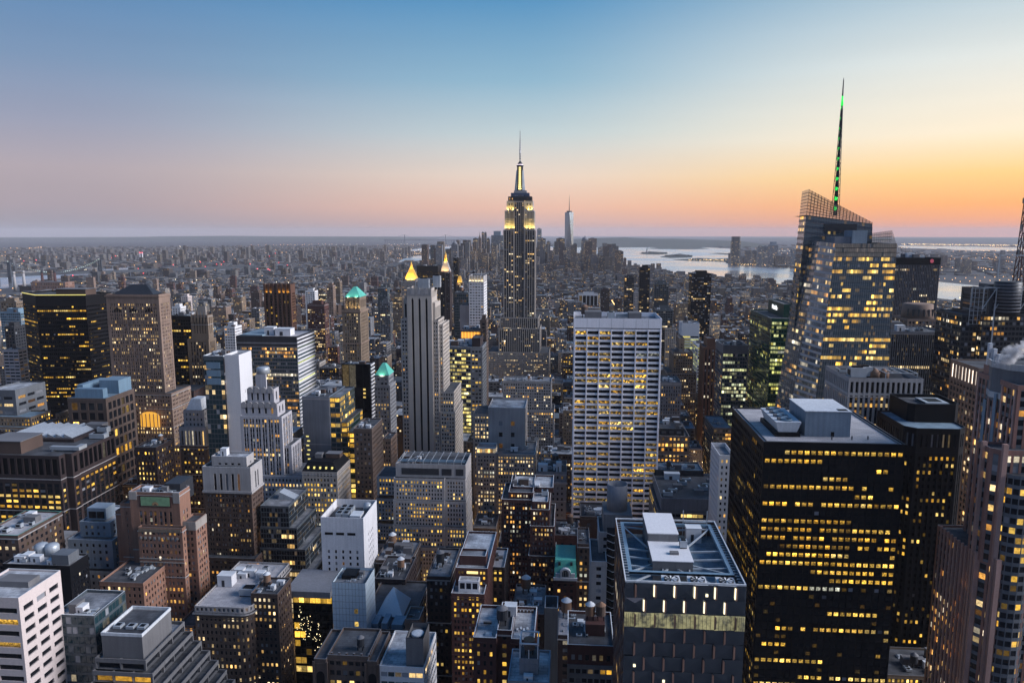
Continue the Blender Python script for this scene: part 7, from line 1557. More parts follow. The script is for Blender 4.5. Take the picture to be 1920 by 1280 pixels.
# ================================================================== land and water
def in_poly(px, py, poly):
    px, py = np.asarray(px, float), np.asarray(py, float); c = np.zeros(px.shape, bool); n = len(poly)
    for i in range(n):
        x1_, y1_ = poly[i]; x2_, y2_ = poly[(i+1) % n]
        cond = ((y1_ > py) != (y2_ > py)) & (px < (x2_-x1_)*(py-y1_)/((y2_-y1_) or 1e-9)+x1_)
        c ^= cond
    return c
g_m, t, b = new_mat('city_ground')
tcn = N(t, 'ShaderNodeTexCoord'); n1 = N(t, 'ShaderNodeTexNoise'); n1.inputs['Scale'].default_value = .004; n1.inputs['Detail'].default_value = 8
t.links.new(tcn.outputs['Object'], n1.inputs['Vector'])
t.links.new(ramp_node(t, n1.outputs['Fac'], [(.35, (.035, .038, .045)), (.65, (.075, .072, .075))]), b.inputs['Base Color']); b.inputs['Roughness'].default_value = .85
gr = [(46000*math.cos(a), 46000*math.sin(a), 0) for a in np.linspace(0, 2*math.pi, 96, endpoint=False)]
tag(link('ground', poly_mesh('ground', gr, [tuple(range(96))], g_m)), kind='structure')
w_m, t, b = new_mat('water')
b.inputs['Base Color'].default_value = (.74, .77, .80, 1); b.inputs['Metallic'].default_value = .8; b.inputs['IOR'].default_value = 1.33
tcn = N(t, 'ShaderNodeTexCoord'); n1 = N(t, 'ShaderNodeTexNoise'); n1.inputs['Scale'].default_value = .02; n1.inputs['Detail'].default_value = 6
mp = N(t, 'ShaderNodeMapping'); mp.inputs['Scale'].default_value = (1, .35, 1); t.links.new(tcn.outputs['Object'], mp.inputs[0]); t.links.new(mp.outputs[0], n1.inputs['Vector'])
bp = N(t, 'ShaderNodeBump'); bp.inputs['Strength'].default_value = .35; bp.inputs['Distance'].default_value = 6.0
t.links.new(n1.outputs['Fac'], bp.inputs['Height']); t.links.new(bp.outputs[0], b.inputs['Normal'])
n2 = N(t, 'ShaderNodeTexNoise'); n2.inputs['Scale'].default_value = .0016; n2.inputs['Detail'].default_value = 5; t.links.new(tcn.outputs['Object'], n2.inputs['Vector'])
mr = N(t, 'ShaderNodeMapRange'); mr.inputs[1].default_value = .35; mr.inputs[2].default_value = .65; mr.inputs[3].default_value = .12; mr.inputs[4].default_value = .34
t.links.new(n2.outputs['Fac'], mr.inputs[0]); t.links.new(mr.outputs[0], b.inputs['Roughness'])
BAY = [(1006, 500), (1006, 462.5), (1120, 462), (1230, 462), (1330, 464), (1378, 467), (1372, 488), (1362, 494), (1400, 499), (1430, 501), (1470, 502), (1530, 505), (1660, 517), (1765, 529), (1815, 534), (1920, 544), (2300, 585), (2300, 680), (1920, 585), (1815, 566), (1765, 560), (1680, 548), (1500, 531), (1455, 533), (1420, 527), (1370, 524), (1330, 519), (1290, 517), (1258, 512), (1235, 506), (1205, 504), (1178, 499)]
UPPER = [(742, 492), (765, 481), (800, 477), (850, 478), (940, 470), (1006, 466), (1006, 490), (930, 486), (850, 487), (800, 490)]
LOWER = [(752, 472), (790, 465), (850, 461), (900, 462), (900, 468), (840, 470), (800, 473)]
EAST = [(-260, 560), (-260, 524), (-40, 523), (20, 520), (62, 513), (68, 507), (110, 509), (150, 511), (188, 504), (230, 501), (274, 500), (275, 506), (215, 512), (172, 520), (120, 523), (85, 531), (40, 538)]
NEWARK = [(1684, 460.5), (1800, 462), (1990, 466), (1990, 472), (1840, 470.5), (1684, 464.5)]
WATER = []
for nm, po in (('bay', BAY), ('upper_bay', UPPER), ('lower_bay', LOWER), ('east_river', EAST), ('far_bay', NEWARK)):
    w = [ground(*p) for p in po]; WATER.append(w)
    tag(link('water', poly_mesh('water', [(x, y, .6) for x, y in w], [tuple(range(len(w)))], w_m)), kind='structure')
land = wall_mat('island_land', (.05, .06, .05)); scrub = wall_mat('scrub', (.045, .055, .04))
def island(name, label, pts, h=3.0, mat=land, bumps=0, seed=0):
    w = [ground(*p) for p in pts]; n = len(w)
    v = [(x, y, .2) for x, y in w]+[(x, y, h) for x, y in w]
    o = link(name, poly_mesh(name, v, [tuple(range(n, 2*n))]+[(i, (i+1) % n, n+(i+1) % n, n+i) for i in range(n)], mat))
    return tag(o, label, kind='structure')
island('island', 'low island carrying the small statue', [(1199, 475.5), (1216, 471.5), (1240, 473), (1253, 476), (1235, 477.5), (1212, 477)])
island('island', 'flat wooded island in front of the statue island', [(1238, 482), (1252, 478.5), (1275, 476), (1299, 480), (1296, 483), (1260, 484)])
island('island', 'long low spit with lamps running to the far tower shore', [(1262, 487), (1290, 486), (1310, 484), (1340, 486), (1375, 484), (1375, 492), (1330, 490), (1290, 489)])
island('island', 'thin breakwater spit behind the wooded island', [(1330, 475.5), (1350, 474.5), (1378, 476.5), (1378, 479), (1352, 476.5)])
island('island', 'far wharf strip beyond the statue', [(1214, 466), (1240, 463.5), (1312, 464), (1330, 466.5), (1300, 467.5), (1240, 467.2)])
def wood_mound(w0, w1, y, h, seed, name='foliage', label=None):
    r_ = np.random.default_rng(seed); q = []
    for k in range(int(abs(w1-w0)/9)+3):
        x = r_.uniform(w0, w1); yy = y+r_.normal(0, 25); s = r_.uniform(7, 16)
        q.append([x-s, x+s, yy-s, yy+s, 2, 2+h*r_.uniform(.5, 1.1)])
    o = link(name, big_mesh(name, box_quads(q), scrub)); return tag(o, label, kind='stuff')
for (pa, pb, py_, h, sd_) in ((1205, 1250, 475, 12, 1), (1248, 1296, 481, 15, 2), (1300, 1372, 488, 10, 3)):
    a, c = ground(pa, py_), ground(pb, py_); wood_mound(a[0], c[0], (a[1]+c[1])/2, h, sd_, 'foliage', 'low dark trees on the harbour island')
# the small statue on its island
gx, gy = ground(1213, 474.5); B = Bld('harbour_statue', 'tiny dark statue on a pedestal standing on its island in the bay', gx, gy, 'statue')
green_br = wall_mat('statue_copper', (.12, .22, .19)); hs = zof(1213, 463.0, gy)
B.tier(gx-26, gx+26, gy-26, gy+26, 3, 14, None, grey_stone, grey_roof, par=.1, name='fort')
B.spun('pedestal', [(11, 0), (9, hs*.30), (10, hs*.32)], gx, gy, 14, pale_stone, 4, smooth=False)
B.spun('figure', [(6.5, 0), (5.2, hs*.16), (5.6, hs*.27), (3.0, hs*.32), (3.0, hs*.37), (.5, hs*.39)], gx, gy, 14+hs*.32, green_br, 10)
B.part('raised_arm', [np.array(bar_quads((gx+4, gy, 14+hs*.58), (gx+6.5, gy, hs), 2.4))], green_br); B.done()
# hills
def hills(name, label, ridge, Y0, Y1, depth=2600):
    cols = []
    for (px, py_), Yr in zip(ridge, np.linspace(Y0, Y1, len(ridge))):
        x, y, z = at(px, py_, Yr); cols.append((x, y, max(z, 4)))
    v, f = [], []; prof = [(-1, .0), (-.7, .32), (-.4, .72), (-.15, .95), (.1, 1.0), (.5, .6), (1, 0)]
    rg = np.random.default_rng(3)
    for x, y, z in cols:
        for k, (d, hh) in enumerate(prof): v.append((x, y+d*depth+rg.normal(0, 120), max(.05, hh*z*(1+rg.normal(0, .03)))))
    m = len(prof)
    for i in range(len(cols)-1):
        for k in range(m-1): f.append((i*m+k, (i+1)*m+k, (i+1)*m+k+1, i*m+k+1))
    tag(link(name, poly_mesh(name, v, f, scrub, True)), label, kind='structure')
rr = [(1040, 452), (1072, 449.5), (1090, 447.5), (1115, 446.5), (1135, 445.5), (1155, 444.8), (1172, 445.2), (1200, 446.8), (1235, 447.5), (1270, 448), (1320, 449.5), (1360, 451), (1400, 453)]
hills('hills', 'wooded ridge across the bay', rr, 15500, 15500)
hills('hills', 'faint low ridge on the right horizon', [(1380, 449), (1450, 447.6), (1540, 446.6), (1640, 447), (1740, 447.4), (1840, 447.2), (1980, 447.5)], 30000, 30000, 5000)
hills('hills', 'faint low ridge on the left horizon', [(-60, 446), (100, 445.5), (250, 444.6), (330, 442.8), (430, 442.2), (520, 443), (640, 443.6), (720, 444), (800, 446)], 28000, 28000, 5000)

# ================================================================== street grid
AVE = [-1470, -1180, -960, -760, -610, -475, -320, -165, 145, 419, 693, 967, 1241, 1515]
def street_y(n): return (49.3-n)*80.5
pav = []
blocks = []
for i in range(len(AVE)-1):
    for k in range(-2, 34):
        bx0, bx1 = AVE[i]+14, AVE[i+1]-14; by0, by1 = street_y(50-k)+8.5, street_y(49-k)-8.5
        if by0 < 60: continue
        if i >= 6 and k >= 38: continue
        c = ((bx0+bx1)/2, (by0+by1)/2)
        if any(in_poly([c[0]], [c[1]], w)[0] for w in WATER): continue
        pav.append([bx0-4, bx1+4, by0-3.5, by1+3.5, -.3, .15]); blocks.append((bx0, bx1, by0, by1))
tag(link('pavement', big_mesh('pavement', box_quads(pav), roof_mat('paving', (.16, .155, .15), (.09, .09, .09)))), kind='structure')
ln = []
for x in AVE:
    for lane in (-5.2, -1.8, 1.8, 5.2):
        for y in range(300, 1500, 12): ln.append([(x+lane-.09, y, .012), (x+lane+.09, y, .012), (x+lane+.09, y+4, .012), (x+lane-.09, y+4, .012)])
tag(link('lane_markings', big_mesh('lane_markings', np.array(ln), plain('road_paint', (.75, .75, .7), .7))), kind='structure')

# ================================================================== the ordinary city
rng = np.random.default_rng(11)
def zone_height(x, y, r_):
    if y < 330: return r_.uniform(14, 38)
    if y < 460: return r_.uniform(18, 52) if x > -165 else r_.uniform(20, 60)
    if y < 640: return r_.uniform(25, 72)
    if y < 900: return min(115, r_.lognormal(3.95, .38))
    if y < 1300: return min(105, r_.lognormal(3.85, .42))
    if y < 1900: return min(95, r_.lognormal(3.65, .42))
    if y < 2500: return min(85, r_.lognormal(3.35, .45))
    return min(70, r_.lognormal(3.0, .4))
lots = []
for bx0, bx1, by0, by1 in blocks:
    mid = (by0+by1)/2
    for (ya, yb) in ((by0, mid-1.5), (mid+1.5, by1)):
        x = bx0
        while x < bx1-8:
            w = float(rng.choice([12, 15, 18, 23, 30, 38, 50], p=[.14, .2, .2, .18, .14, .09, .05]))
            if by0 < 1000: w *= 1.15
            x2 = min(x+w, bx1)
            if bx1-x2 < 9: x2 = bx1
            dep = yb-ya-rng.uniform(0, 5)
            y_a, y_b = (ya, ya+dep) if ya == by0 else (yb-dep, yb)
            lots.append((x+.1, x2-.1, y_a, y_b, zone_height((x+x2)/2, ya, rng))); x = x2
lots = np.array(lots)
for l in lots:                                   # nothing tall in front of the great tower's foot
    if l[2] < 1280:
        u_, v_ = img((l[0]+l[1])/2, l[2], l[4])
        if 900 < u_ < 1065 and v_ < 715: l[4] = max(12, l[4]-(715-v_)/FPX*l[2]*1.05)
hf = np.array([h[:4] for h in HEROES])
keep = np.ones(len(lots), bool)
for a0, a1, c0, c1 in hf: keep &= ~((lots[:, 0] < a1) & (lots[:, 1] > a0) & (lots[:, 2] < c1) & (lots[:, 3] > c0))
def in_view(x, y, z=20, m=60):
    a = x*_r[0]+y*_r[1]; bb = x*_F[0]+y*_F[1]+(z-CAM_H)*_F[2]; c = x*_U[0]+y*_U[1]+(z-CAM_H)*_U[2]
    u = 960+FPX*a/bb; v = 640-FPX*c/bb
    return (bb > 5) & (u > -m*6) & (u < 1920+m*6) & (v < 1280+m*2)
keep &= in_view((lots[:, 0]+lots[:, 1])/2, (lots[:, 2]+lots[:, 3])/2)
keep &= ~((np.abs(lots[:, 0]-180) < 35) & (lots[:, 2] < 90))
lots = lots[keep]
# what each lot shows of itself: a coarse depth painting
def px_rect(x0, x1, y0, y1, z0, z1):
    us, vs_ = [], []
    for x in (x0, x1):
        for y in (y0, y1):
            for z in (z0, z1):
                if y < 5: y = 5
                u, v = img(x, y, z); us.append(u); vs_.append(v)
    return min(us), max(us), min(vs_), max(vs_)
SC = 4
canvas = -np.ones((1280//SC, 1920//SC), int)
items = [((l[2]+l[3])/2, i, l[0], l[1], l[2], l[3], l[4]) for i, l in enumerate(lots)]+[((h[2]+h[3])/2, -2, h[0]+1, h[1]-1, h[2]+1, h[3]-1, h[4]) for h in HEROES]
for it in sorted(items, key=lambda q: -q[0]):
    u0, u1, v0, v1 = px_rect(*it[2:6], 0, it[6])
    u0, u1, v0, v1 = [int(max(0, k/SC)) for k in (u0, u1, v0, v1)]
    canvas[v0:v1+1, u0:u1+1] = it[1]
ids, cnt = np.unique(canvas[canvas >= 0], return_counts=True)
order = ids[np.argsort(-cnt)]
NEAR = [i for i in order[:300]]
near_set = set(int(i) for i in NEAR)
KINDS = [('brown brick', brown_brick, 'brick'), ('red brick', red_brick, 'brick'), ('cream stone', limestone, 'stone'), ('buff brick', buff_brick, 'brick'), ('grey stone', grey_stone, 'stone'), ('pale stone', pale_stone, 'stone'), ('concrete', concrete, 'office'), ('dark brick', dark_brick, 'brick'), ('tan stone', warm_stone, 'stone'), ('grey panel', grey_panel, 'office'), ('white', white_panel, 'office'), ('black glass', black_metal, 'glass'), ('blue-grey', blue_grey, 'office')]
KP = np.array([.16, .14, .10, .10, .10, .06, .07, .10, .07, .04, .02, .02, .02]); KP /= KP.sum()
SHORT = [(h[5], (h[0]+h[1])/2, (h[2]+h[3])/2, h[4]) for h in HEROES]
USED = {}
def relation(x, y, z):
    u, v = img(x, y, z); best = None
    for nm, hx_, hy_, hz in SHORT:
        uu, vv = img(hx_, hy_, hz*.6); d = abs(uu-u)+abs(vv-v)*.5
        if best is None or d < best[0]: best = (d, nm, uu, hy_)
    side = 'left of' if u < best[2]-14 else ('right of' if u > best[2]+14 else ('behind' if y > best[3] else 'in front of'))
    return side, best[1]
for q, i in enumerate(NEAR):
    x0, x1, y0, y1, H = lots[i]; r_ = np.random.default_rng(1000+int(i))
    nm, wm, fam = KINDS[int(r_.choice(len(KINDS), p=KP))]
    lit = float(np.clip(r_.lognormal(-1.55, .55), .05, .6)); pal = (WARM, YELLOW, CREAM)[int(r_.integers(0, 3))]
    if fam == 'office': st = style(bay=r_.uniform(2.4, 4.5), fl=3.8, wf=r_.uniform(.6, .92), hf=.5, d=.3, top=2, m=.6, lit=lit, run=3, pal=pal, blind=.15)
    elif fam == 'glass': st = style(bay=2.5, fl=3.8, wf=.88, hf=.75, d=.15, top=1.5, m=.3, lit=lit, run=3, pal=pal, blind=.05)
    else: st = style(bay=r_.uniform(2.0, 3.0), fl=r_.uniform(3.0, 3.5), wf=r_.uniform(.38, .56), hf=r_.uniform(.48, .58), d=.35, top=r_.uniform(1.2, 3), m=1, pair=float(r_.choice([0, 0, .08])), lit=lit, run=1.5, pal=pal, blind=r_.uniform(.1, .45))
    if y0 > 1000: st['bay'] *= 1.25
    tall = 'tall ' if H > 62 else ('low ' if H < 26 else '')
    rname, rm = (('dark roof', tar), ('dark roof', tar), ('grey roof', grey_roof), ('snowy white roof', white_roof), ('pale gravel roof', gravel_roof), ('blue-grey roof', blue_roof))[int(r_.integers(0, 6))]
    B = Bld('city_building', '', (x0+x1)/2, (y0+y1)/2, 'building', 'ordinary city blocks among the towers', seed=1000+int(i))
    steps = H > 48 and r_.random() < .55 and (x1-x0) > 14
    cp = (dark_coping, coping, pale_stone)[int(r_.integers(0, 3))]
    feat = rname
    par = 1.0
    if steps:
        h1 = H*r_.uniform(.6, .8); g = r_.uniform(1.8, 3.5)
        B.tier(x0, x1, y0, y1, 0, h1, st, wm, tar, cop=cp); B.tier(x0+g, x1-g, y0+g, y1-g*.5, h1-1, H, st, wm, rm, cop=cp, name='storeys'); feat = 'stepped top and '+rname
    else: B.tier(x0, x1, y0, y1, 0, H, st, wm, rm, cop=cp)
    if fam in ('brick', 'stone') and r_.random() < .45 and not steps:
        B.solid('cornice', [[x0-.02, x1+.02, y0-.8, y0-.002, H-1.6, H-.6]], wm if r_.random() < .5 else pale_stone)
    tk = r_.random() < (.5 if y0 < 1500 else .3)
    if tk: tank(B, x0+(x1-x0)*r_.uniform(.25, .75), y0+(y1-y0)*r_.uniform(.35, .75), H-1, r_.uniform(1.5, 2.2), int(r_.integers(0, 3))); feat += ' with water tank'
    clutter(B, x0+1.5, x1-1.5, y0+2, y1-2, H-1, int(r_.integers(3, 7)) if y0 < 900 else int(r_.integers(1, 4)), int(i), 0)
    side, hn = relation((x0+x1)/2, (y0+y1)/2, H)
    lab = f"{tall}{nm} block with {feat}, {side} the {hn}".strip()
    wds = lab.split()
    if len(wds) > 16: lab = f"{tall}{nm} block, {rname}, {side} the {hn}".strip()
    lab = ' '.join(lab.split()[:16])
    for alt in (lab, lab.replace(' block', ' narrow block' if x1-x0 < 20 else ' broad block', 1), lab.replace(' block', ' shorter block' if H < 40 else ' higher block', 1), lab.replace(' block', ' rear block' if y0 > 900 else ' nearer block', 1)):
        if alt not in USED and len(alt.split()) <= 16: lab = alt; break
    USED[lab] = 1; B.root['label'] = lab
far = [l for i, l in enumerate(lots) if i not in near_set]

# ---- far city as one mass: per-wall colour, windows from the material
c_m, t, b = new_mat('far_city')
a = N(t, 'ShaderNodeAttribute', attribute_name='lit'); geo = N(t, 'ShaderNodeNewGeometry')
sp_ = N(t, 'ShaderNodeSeparateXYZ'); t.links.new(geo.outputs['Position'], sp_.inputs[0]); sn = N(t, 'ShaderNodeSeparateXYZ'); t.links.new(geo.outputs['True Normal'], sn.inputs[0])
ax = math_node(t, 'ABSOLUTE', sn.outputs[0]); ay = math_node(t, 'ABSOLUTE', sn.outputs[1]); az = math_node(t, 'ABSOLUTE', sn.outputs[2])
u = math_node(t, 'ADD', math_node(t, 'MULTIPLY', sp_.outputs[0], ay), math_node(t, 'MULTIPLY', sp_.outputs[1], ax))
us = math_node(t, 'MULTIPLY', u, 1/3.1); vs2 = math_node(t, 'MULTIPLY', sp_.outputs[2], 1/3.5)
fu = math_node(t, 'FRACT', us); fv = math_node(t, 'FRACT', vs2)
def band(v, lo, hi): return math_node(t, 'MULTIPLY', math_node(t, 'GREATER_THAN', v, lo), math_node(t, 'LESS_THAN', v, hi))
wall_side = math_node(t, 'LESS_THAN', az, .5)
mask = math_node(t, 'MULTIPLY', math_node(t, 'MULTIPLY', band(fu, .24, .76), band(fv, .28, .80)), wall_side)
cmb = N(t, 'ShaderNodeCombineXYZ'); t.links.new(math_node(t, 'FLOOR', us), cmb.inputs[0]); t.links.new(math_node(t, 'FLOOR', vs2), cmb.inputs[1]); t.links.new(math_node(t, 'ADD', math_node(t, 'MULTIPLY', ax, 17.0), math_node(t, 'FLOOR', math_node(t, 'MULTIPLY', math_node(t, 'ADD', math_node(t, 'MULTIPLY', sp_.outputs[0], ax), math_node(t, 'MULTIPLY', sp_.outputs[1], ay)), .2))), cmb.inputs[2])
wn = N(t, 'ShaderNodeTexWhiteNoise', noise_dimensions='3D'); t.links.new(cmb.outputs[0], wn.inputs['Vector'])
on = math_node(t, 'MULTIPLY', math_node(t, 'LESS_THAN', wn.outputs['Value'], a.outputs['Alpha']), mask)
nz = N(t, 'ShaderNodeTexNoise'); nz.inputs['Scale'].default_value = .15; nz.inputs['Detail'].default_value = 4; t.links.new(geo.outputs['Position'], nz.inputs['Vector'])
mv = N(t, 'ShaderNodeMix', data_type='RGBA', blend_type='MULTIPLY'); mv.inputs[0].default_value = 1; t.links.new(a.outputs['Color'], mv.inputs[6]); t.links.new(ramp_node(t, nz.outputs['Fac'], [(.3, (.65, .65, .65)), (.7, (1.2, 1.2, 1.2))]), mv.inputs[7])
mm = N(t, 'ShaderNodeMix', data_type='RGBA'); t.links.new(mask, mm.inputs[0]); t.links.new(mv.outputs[2], mm.inputs[6]); mm.inputs[7].default_value = (.03, .035, .045, 1)
t.links.new(mm.outputs[2], b.inputs['Base Color']); b.inputs['Roughness'].default_value = .75
wc = ramp_node(t, wn.outputs['Color'], [(0.2, (1, .55, .16)), (.6, (1, .74, .34)), (.9, (1, .9, .66))]); t.links.new(wc, b.inputs['Emission Color'])
t.links.new(math_node(t, 'MULTIPLY', on, 1.25), b.inputs['Emission Strength']); c_m.cycles.emission_sampling = 'NONE'
WALLC = np.array([(.17, .115, .09), (.15, .07, .06), (.36, .33, .30), (.30, .24, .18), (.30, .30, .32), (.45, .43, .43), (.09, .07, .07), (.28, .22, .19), (.22, .22, .24), (.14, .15, .17)])
ROOFC = np.array([(.07, .072, .08), (.12, .125, .135), (.26, .27, .29), (.50, .52, .55), (.40, .39, .39), (.20, .26, .31)]); ROOFP = [.30, .26, .16, .12, .1, .06]
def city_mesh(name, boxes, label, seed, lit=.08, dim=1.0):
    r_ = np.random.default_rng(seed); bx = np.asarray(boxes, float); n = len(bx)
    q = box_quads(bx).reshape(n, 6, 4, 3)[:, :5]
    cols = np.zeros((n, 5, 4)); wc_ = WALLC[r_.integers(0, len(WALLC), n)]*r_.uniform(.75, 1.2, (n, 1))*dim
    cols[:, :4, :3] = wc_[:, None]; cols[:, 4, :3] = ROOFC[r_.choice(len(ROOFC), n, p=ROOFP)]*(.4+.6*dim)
    cols[:, :4, 3] = np.clip(r_.lognormal(math.log(lit), .7, n), 0, .5)[:, None]
    me = big_mesh(name, q.reshape(-1, 4, 3), c_m, cols.reshape(-1, 4))
    return tag(link(name, me), label, 'buildings', kind='stuff')
fb = []
for x0, x1, y0, y1, H in far:
    fb.append([x0, x1, y0, y1, 0, H])
    if H > 30 and rng.random() < .6:
        g = rng.uniform(1.5, 3.5); fb.append([x0+g, x1-g, y0+g, y1-g, H, H+rng.uniform(3, 9)])
    elif (x1-x0) > 8:
        s = rng.uniform(2, 4.5); xx, yy = rng.uniform(x0+2, max(x0+2.1, x1-s-2)), rng.uniform(y0+2, max(y0+2.1, y1-s-4)); fb.append([xx, xx+s, yy, yy+s, H, H+rng.uniform(2, 4.5)])
    if rng.random() < .35: xx, yy = rng.uniform(x0+3, x1-3), rng.uniform(y0+4, y1-4); fb.append([xx-1.6, xx+1.6, yy-1.6, yy+1.6, H+1, H+5.5])
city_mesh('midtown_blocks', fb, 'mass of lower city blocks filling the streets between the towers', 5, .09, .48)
# beyond the grid: lower Manhattan streets
lm = []
def scatter(n, fx, fy, size, hts, seed, avoid=True, rot=False):
    r_ = np.random.default_rng(seed); x = fx(r_, n); y = fy(r_, n, x)
    ok = in_view(x, y)
    if avoid:
        for w in WATER: ok &= ~in_poly(x, y, w)
    x, y = x[ok], y[ok]; n = len(x); w = r_.uniform(*size, n); d = r_.uniform(*size, n); h = hts(r_, n)
    return np.stack([x-w/2, x+w/2, y-d/2, y+d/2, np.zeros(n), h], 1)
y_g = street_y(17)
lm.append(scatter(5200, lambda r_, n: r_.uniform(-2300, 1300, n), lambda r_, n, x: r_.uniform(y_g, 5600, n), (14, 36), lambda r_, n: np.minimum(r_.lognormal(2.95, .42, n), 75), 1))
lm.append(scatter(90, lambda r_, n: r_.uniform(-2100, 600, n), lambda r_, n, x: r_.uniform(2700, 5400, n), (16, 34), lambda r_, n: r_.uniform(40, 75, n), 2))
lm.append(scatter(430, lambda r_, n: r_.uniform(-900, 330, n), lambda r_, n, x: r_.uniform(4500, 6100, n), (24, 46), lambda r_, n: np.minimum(r_.lognormal(4.45, .45, n), 200), 3))
lm = np.concatenate(lm); low = lm[:, 0] < -900-(lm[:, 2]-2600)*.12; lm[low, 5] = np.minimum(lm[low, 5], 14)
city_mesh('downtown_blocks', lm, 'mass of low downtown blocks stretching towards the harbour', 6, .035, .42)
# Brooklyn and Queens
def radial(a0, a1, d0, d1, p=1.0):
    def fx(r_, n):
        th = r_.uniform(a0, a1, n); d = d0*(d1/d0)**(r_.uniform(0, 1, n)**p); fx.y = d*np.cos(th)
        return d*np.sin(th)
    return fx, (lambda r_, n, x: fx.y)
bk = []
for seed, n, a0, a1, d0, d1, size, hts in ((7, 7000, -44, -9, 4300, 15000, (26, 80), lambda r_, n: r_.lognormal(2.4, .3, n)), (8, 420, -42, -10, 4300, 13000, (18, 45), lambda r_, n: r_.uniform(24, 62, n)), (9, 60, -30, -10, 6200, 9500, (22, 40), lambda r_, n: r_.uniform(55, 120, n)), (10, 3200, -12, 44, 5200, 17000, (30, 90), lambda r_, n: r_.lognormal(2.3, .3, n)), (11, 130, 10, 44, 5200, 9000, (20, 45), lambda r_, n: r_.uniform(30, 95, n))):
    fx, fy = radial(R(a0), R(a1), d0, d1); bk.append(scatter(n, fx, fy, size, hts, seed))
bk = np.concatenate(bk)
# keep the outer boroughs off Manhattan's own ground
xm, ym = (bk[:, 0]+bk[:, 1])/2, (bk[:, 2]+bk[:, 3])/2
man = (xm > -1500) & (xm < 1000) & (ym < 6300)
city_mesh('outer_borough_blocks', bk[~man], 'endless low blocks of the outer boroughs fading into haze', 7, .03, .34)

# ---- far towers one can pick out
def far_tower(name, label, Y, xl, xr, yt, wall, st, depth=None, top=None, group='far skyline towers'):
    B = tower(name, label, Y, xl, xr, yt, depth=depth or max(22, (xr-xl)/FPX*Y*.8), group=group, seed=int(xl*3))
    B.tier(B.x0, B.x1, B.y0, B.y1, 0, B.H, st, wall, tar, par=1.5)
    w = B.x1-B.x0
    if top == 'spire': B.spun('spire', [(w*.35, 0), (w*.28, w*.5), (w*.1, w*1.0), (.4, w*2.2)], (B.x0+B.x1)/2, (B.y0+B.y1)/2, B.H, wall, 8, smooth=False)
    elif top == 'dome': B.spun('dome', [(w*.42, 0), (w*.40, w*.16), (w*.30, w*.32), (w*.10, w*.42), (.5, w*.6)], (B.x0+B.x1)/2, (B.y0+B.y1)/2, B.H, wall, 12)
    elif top == 'step': B.tier(B.x0+w*.2, B.x1-w*.2, B.y0+4, B.y1-4, B.H-1.5, B.H+w*.35, None, wall, tar, name='storeys')
    elif top == 'hip': hip(B, 'pyramid_roof', B.x0, B.x1, B.y0, B.y1, B.H, w*.5, .1, teal_copper)
    else: B.solid('roof_plant', [[B.x0+w*.25, B.x1-w*.3, B.y0+5, B.y0+14, B.H-1.5, B.H+5]], grey_panel)
    return B.done()
fs = style(bay=4.2, fl=4, wf=.6, hf=.55, d=.3, top=3, m=1, lit=.05, pal=CREAM, blind=.1)
fg = style(bay=4.0, fl=4, wf=.85, hf=.6, d=.2, top=3, m=.6, lit=.07, pal=CREAM, blind=.05)
fl2 = style(bay=4.0, fl=4, wf=.7, hf=.55, d=.2, top=3, m=.6, lit=.22, pal=CREAM, blind=.05)
DT = 5500
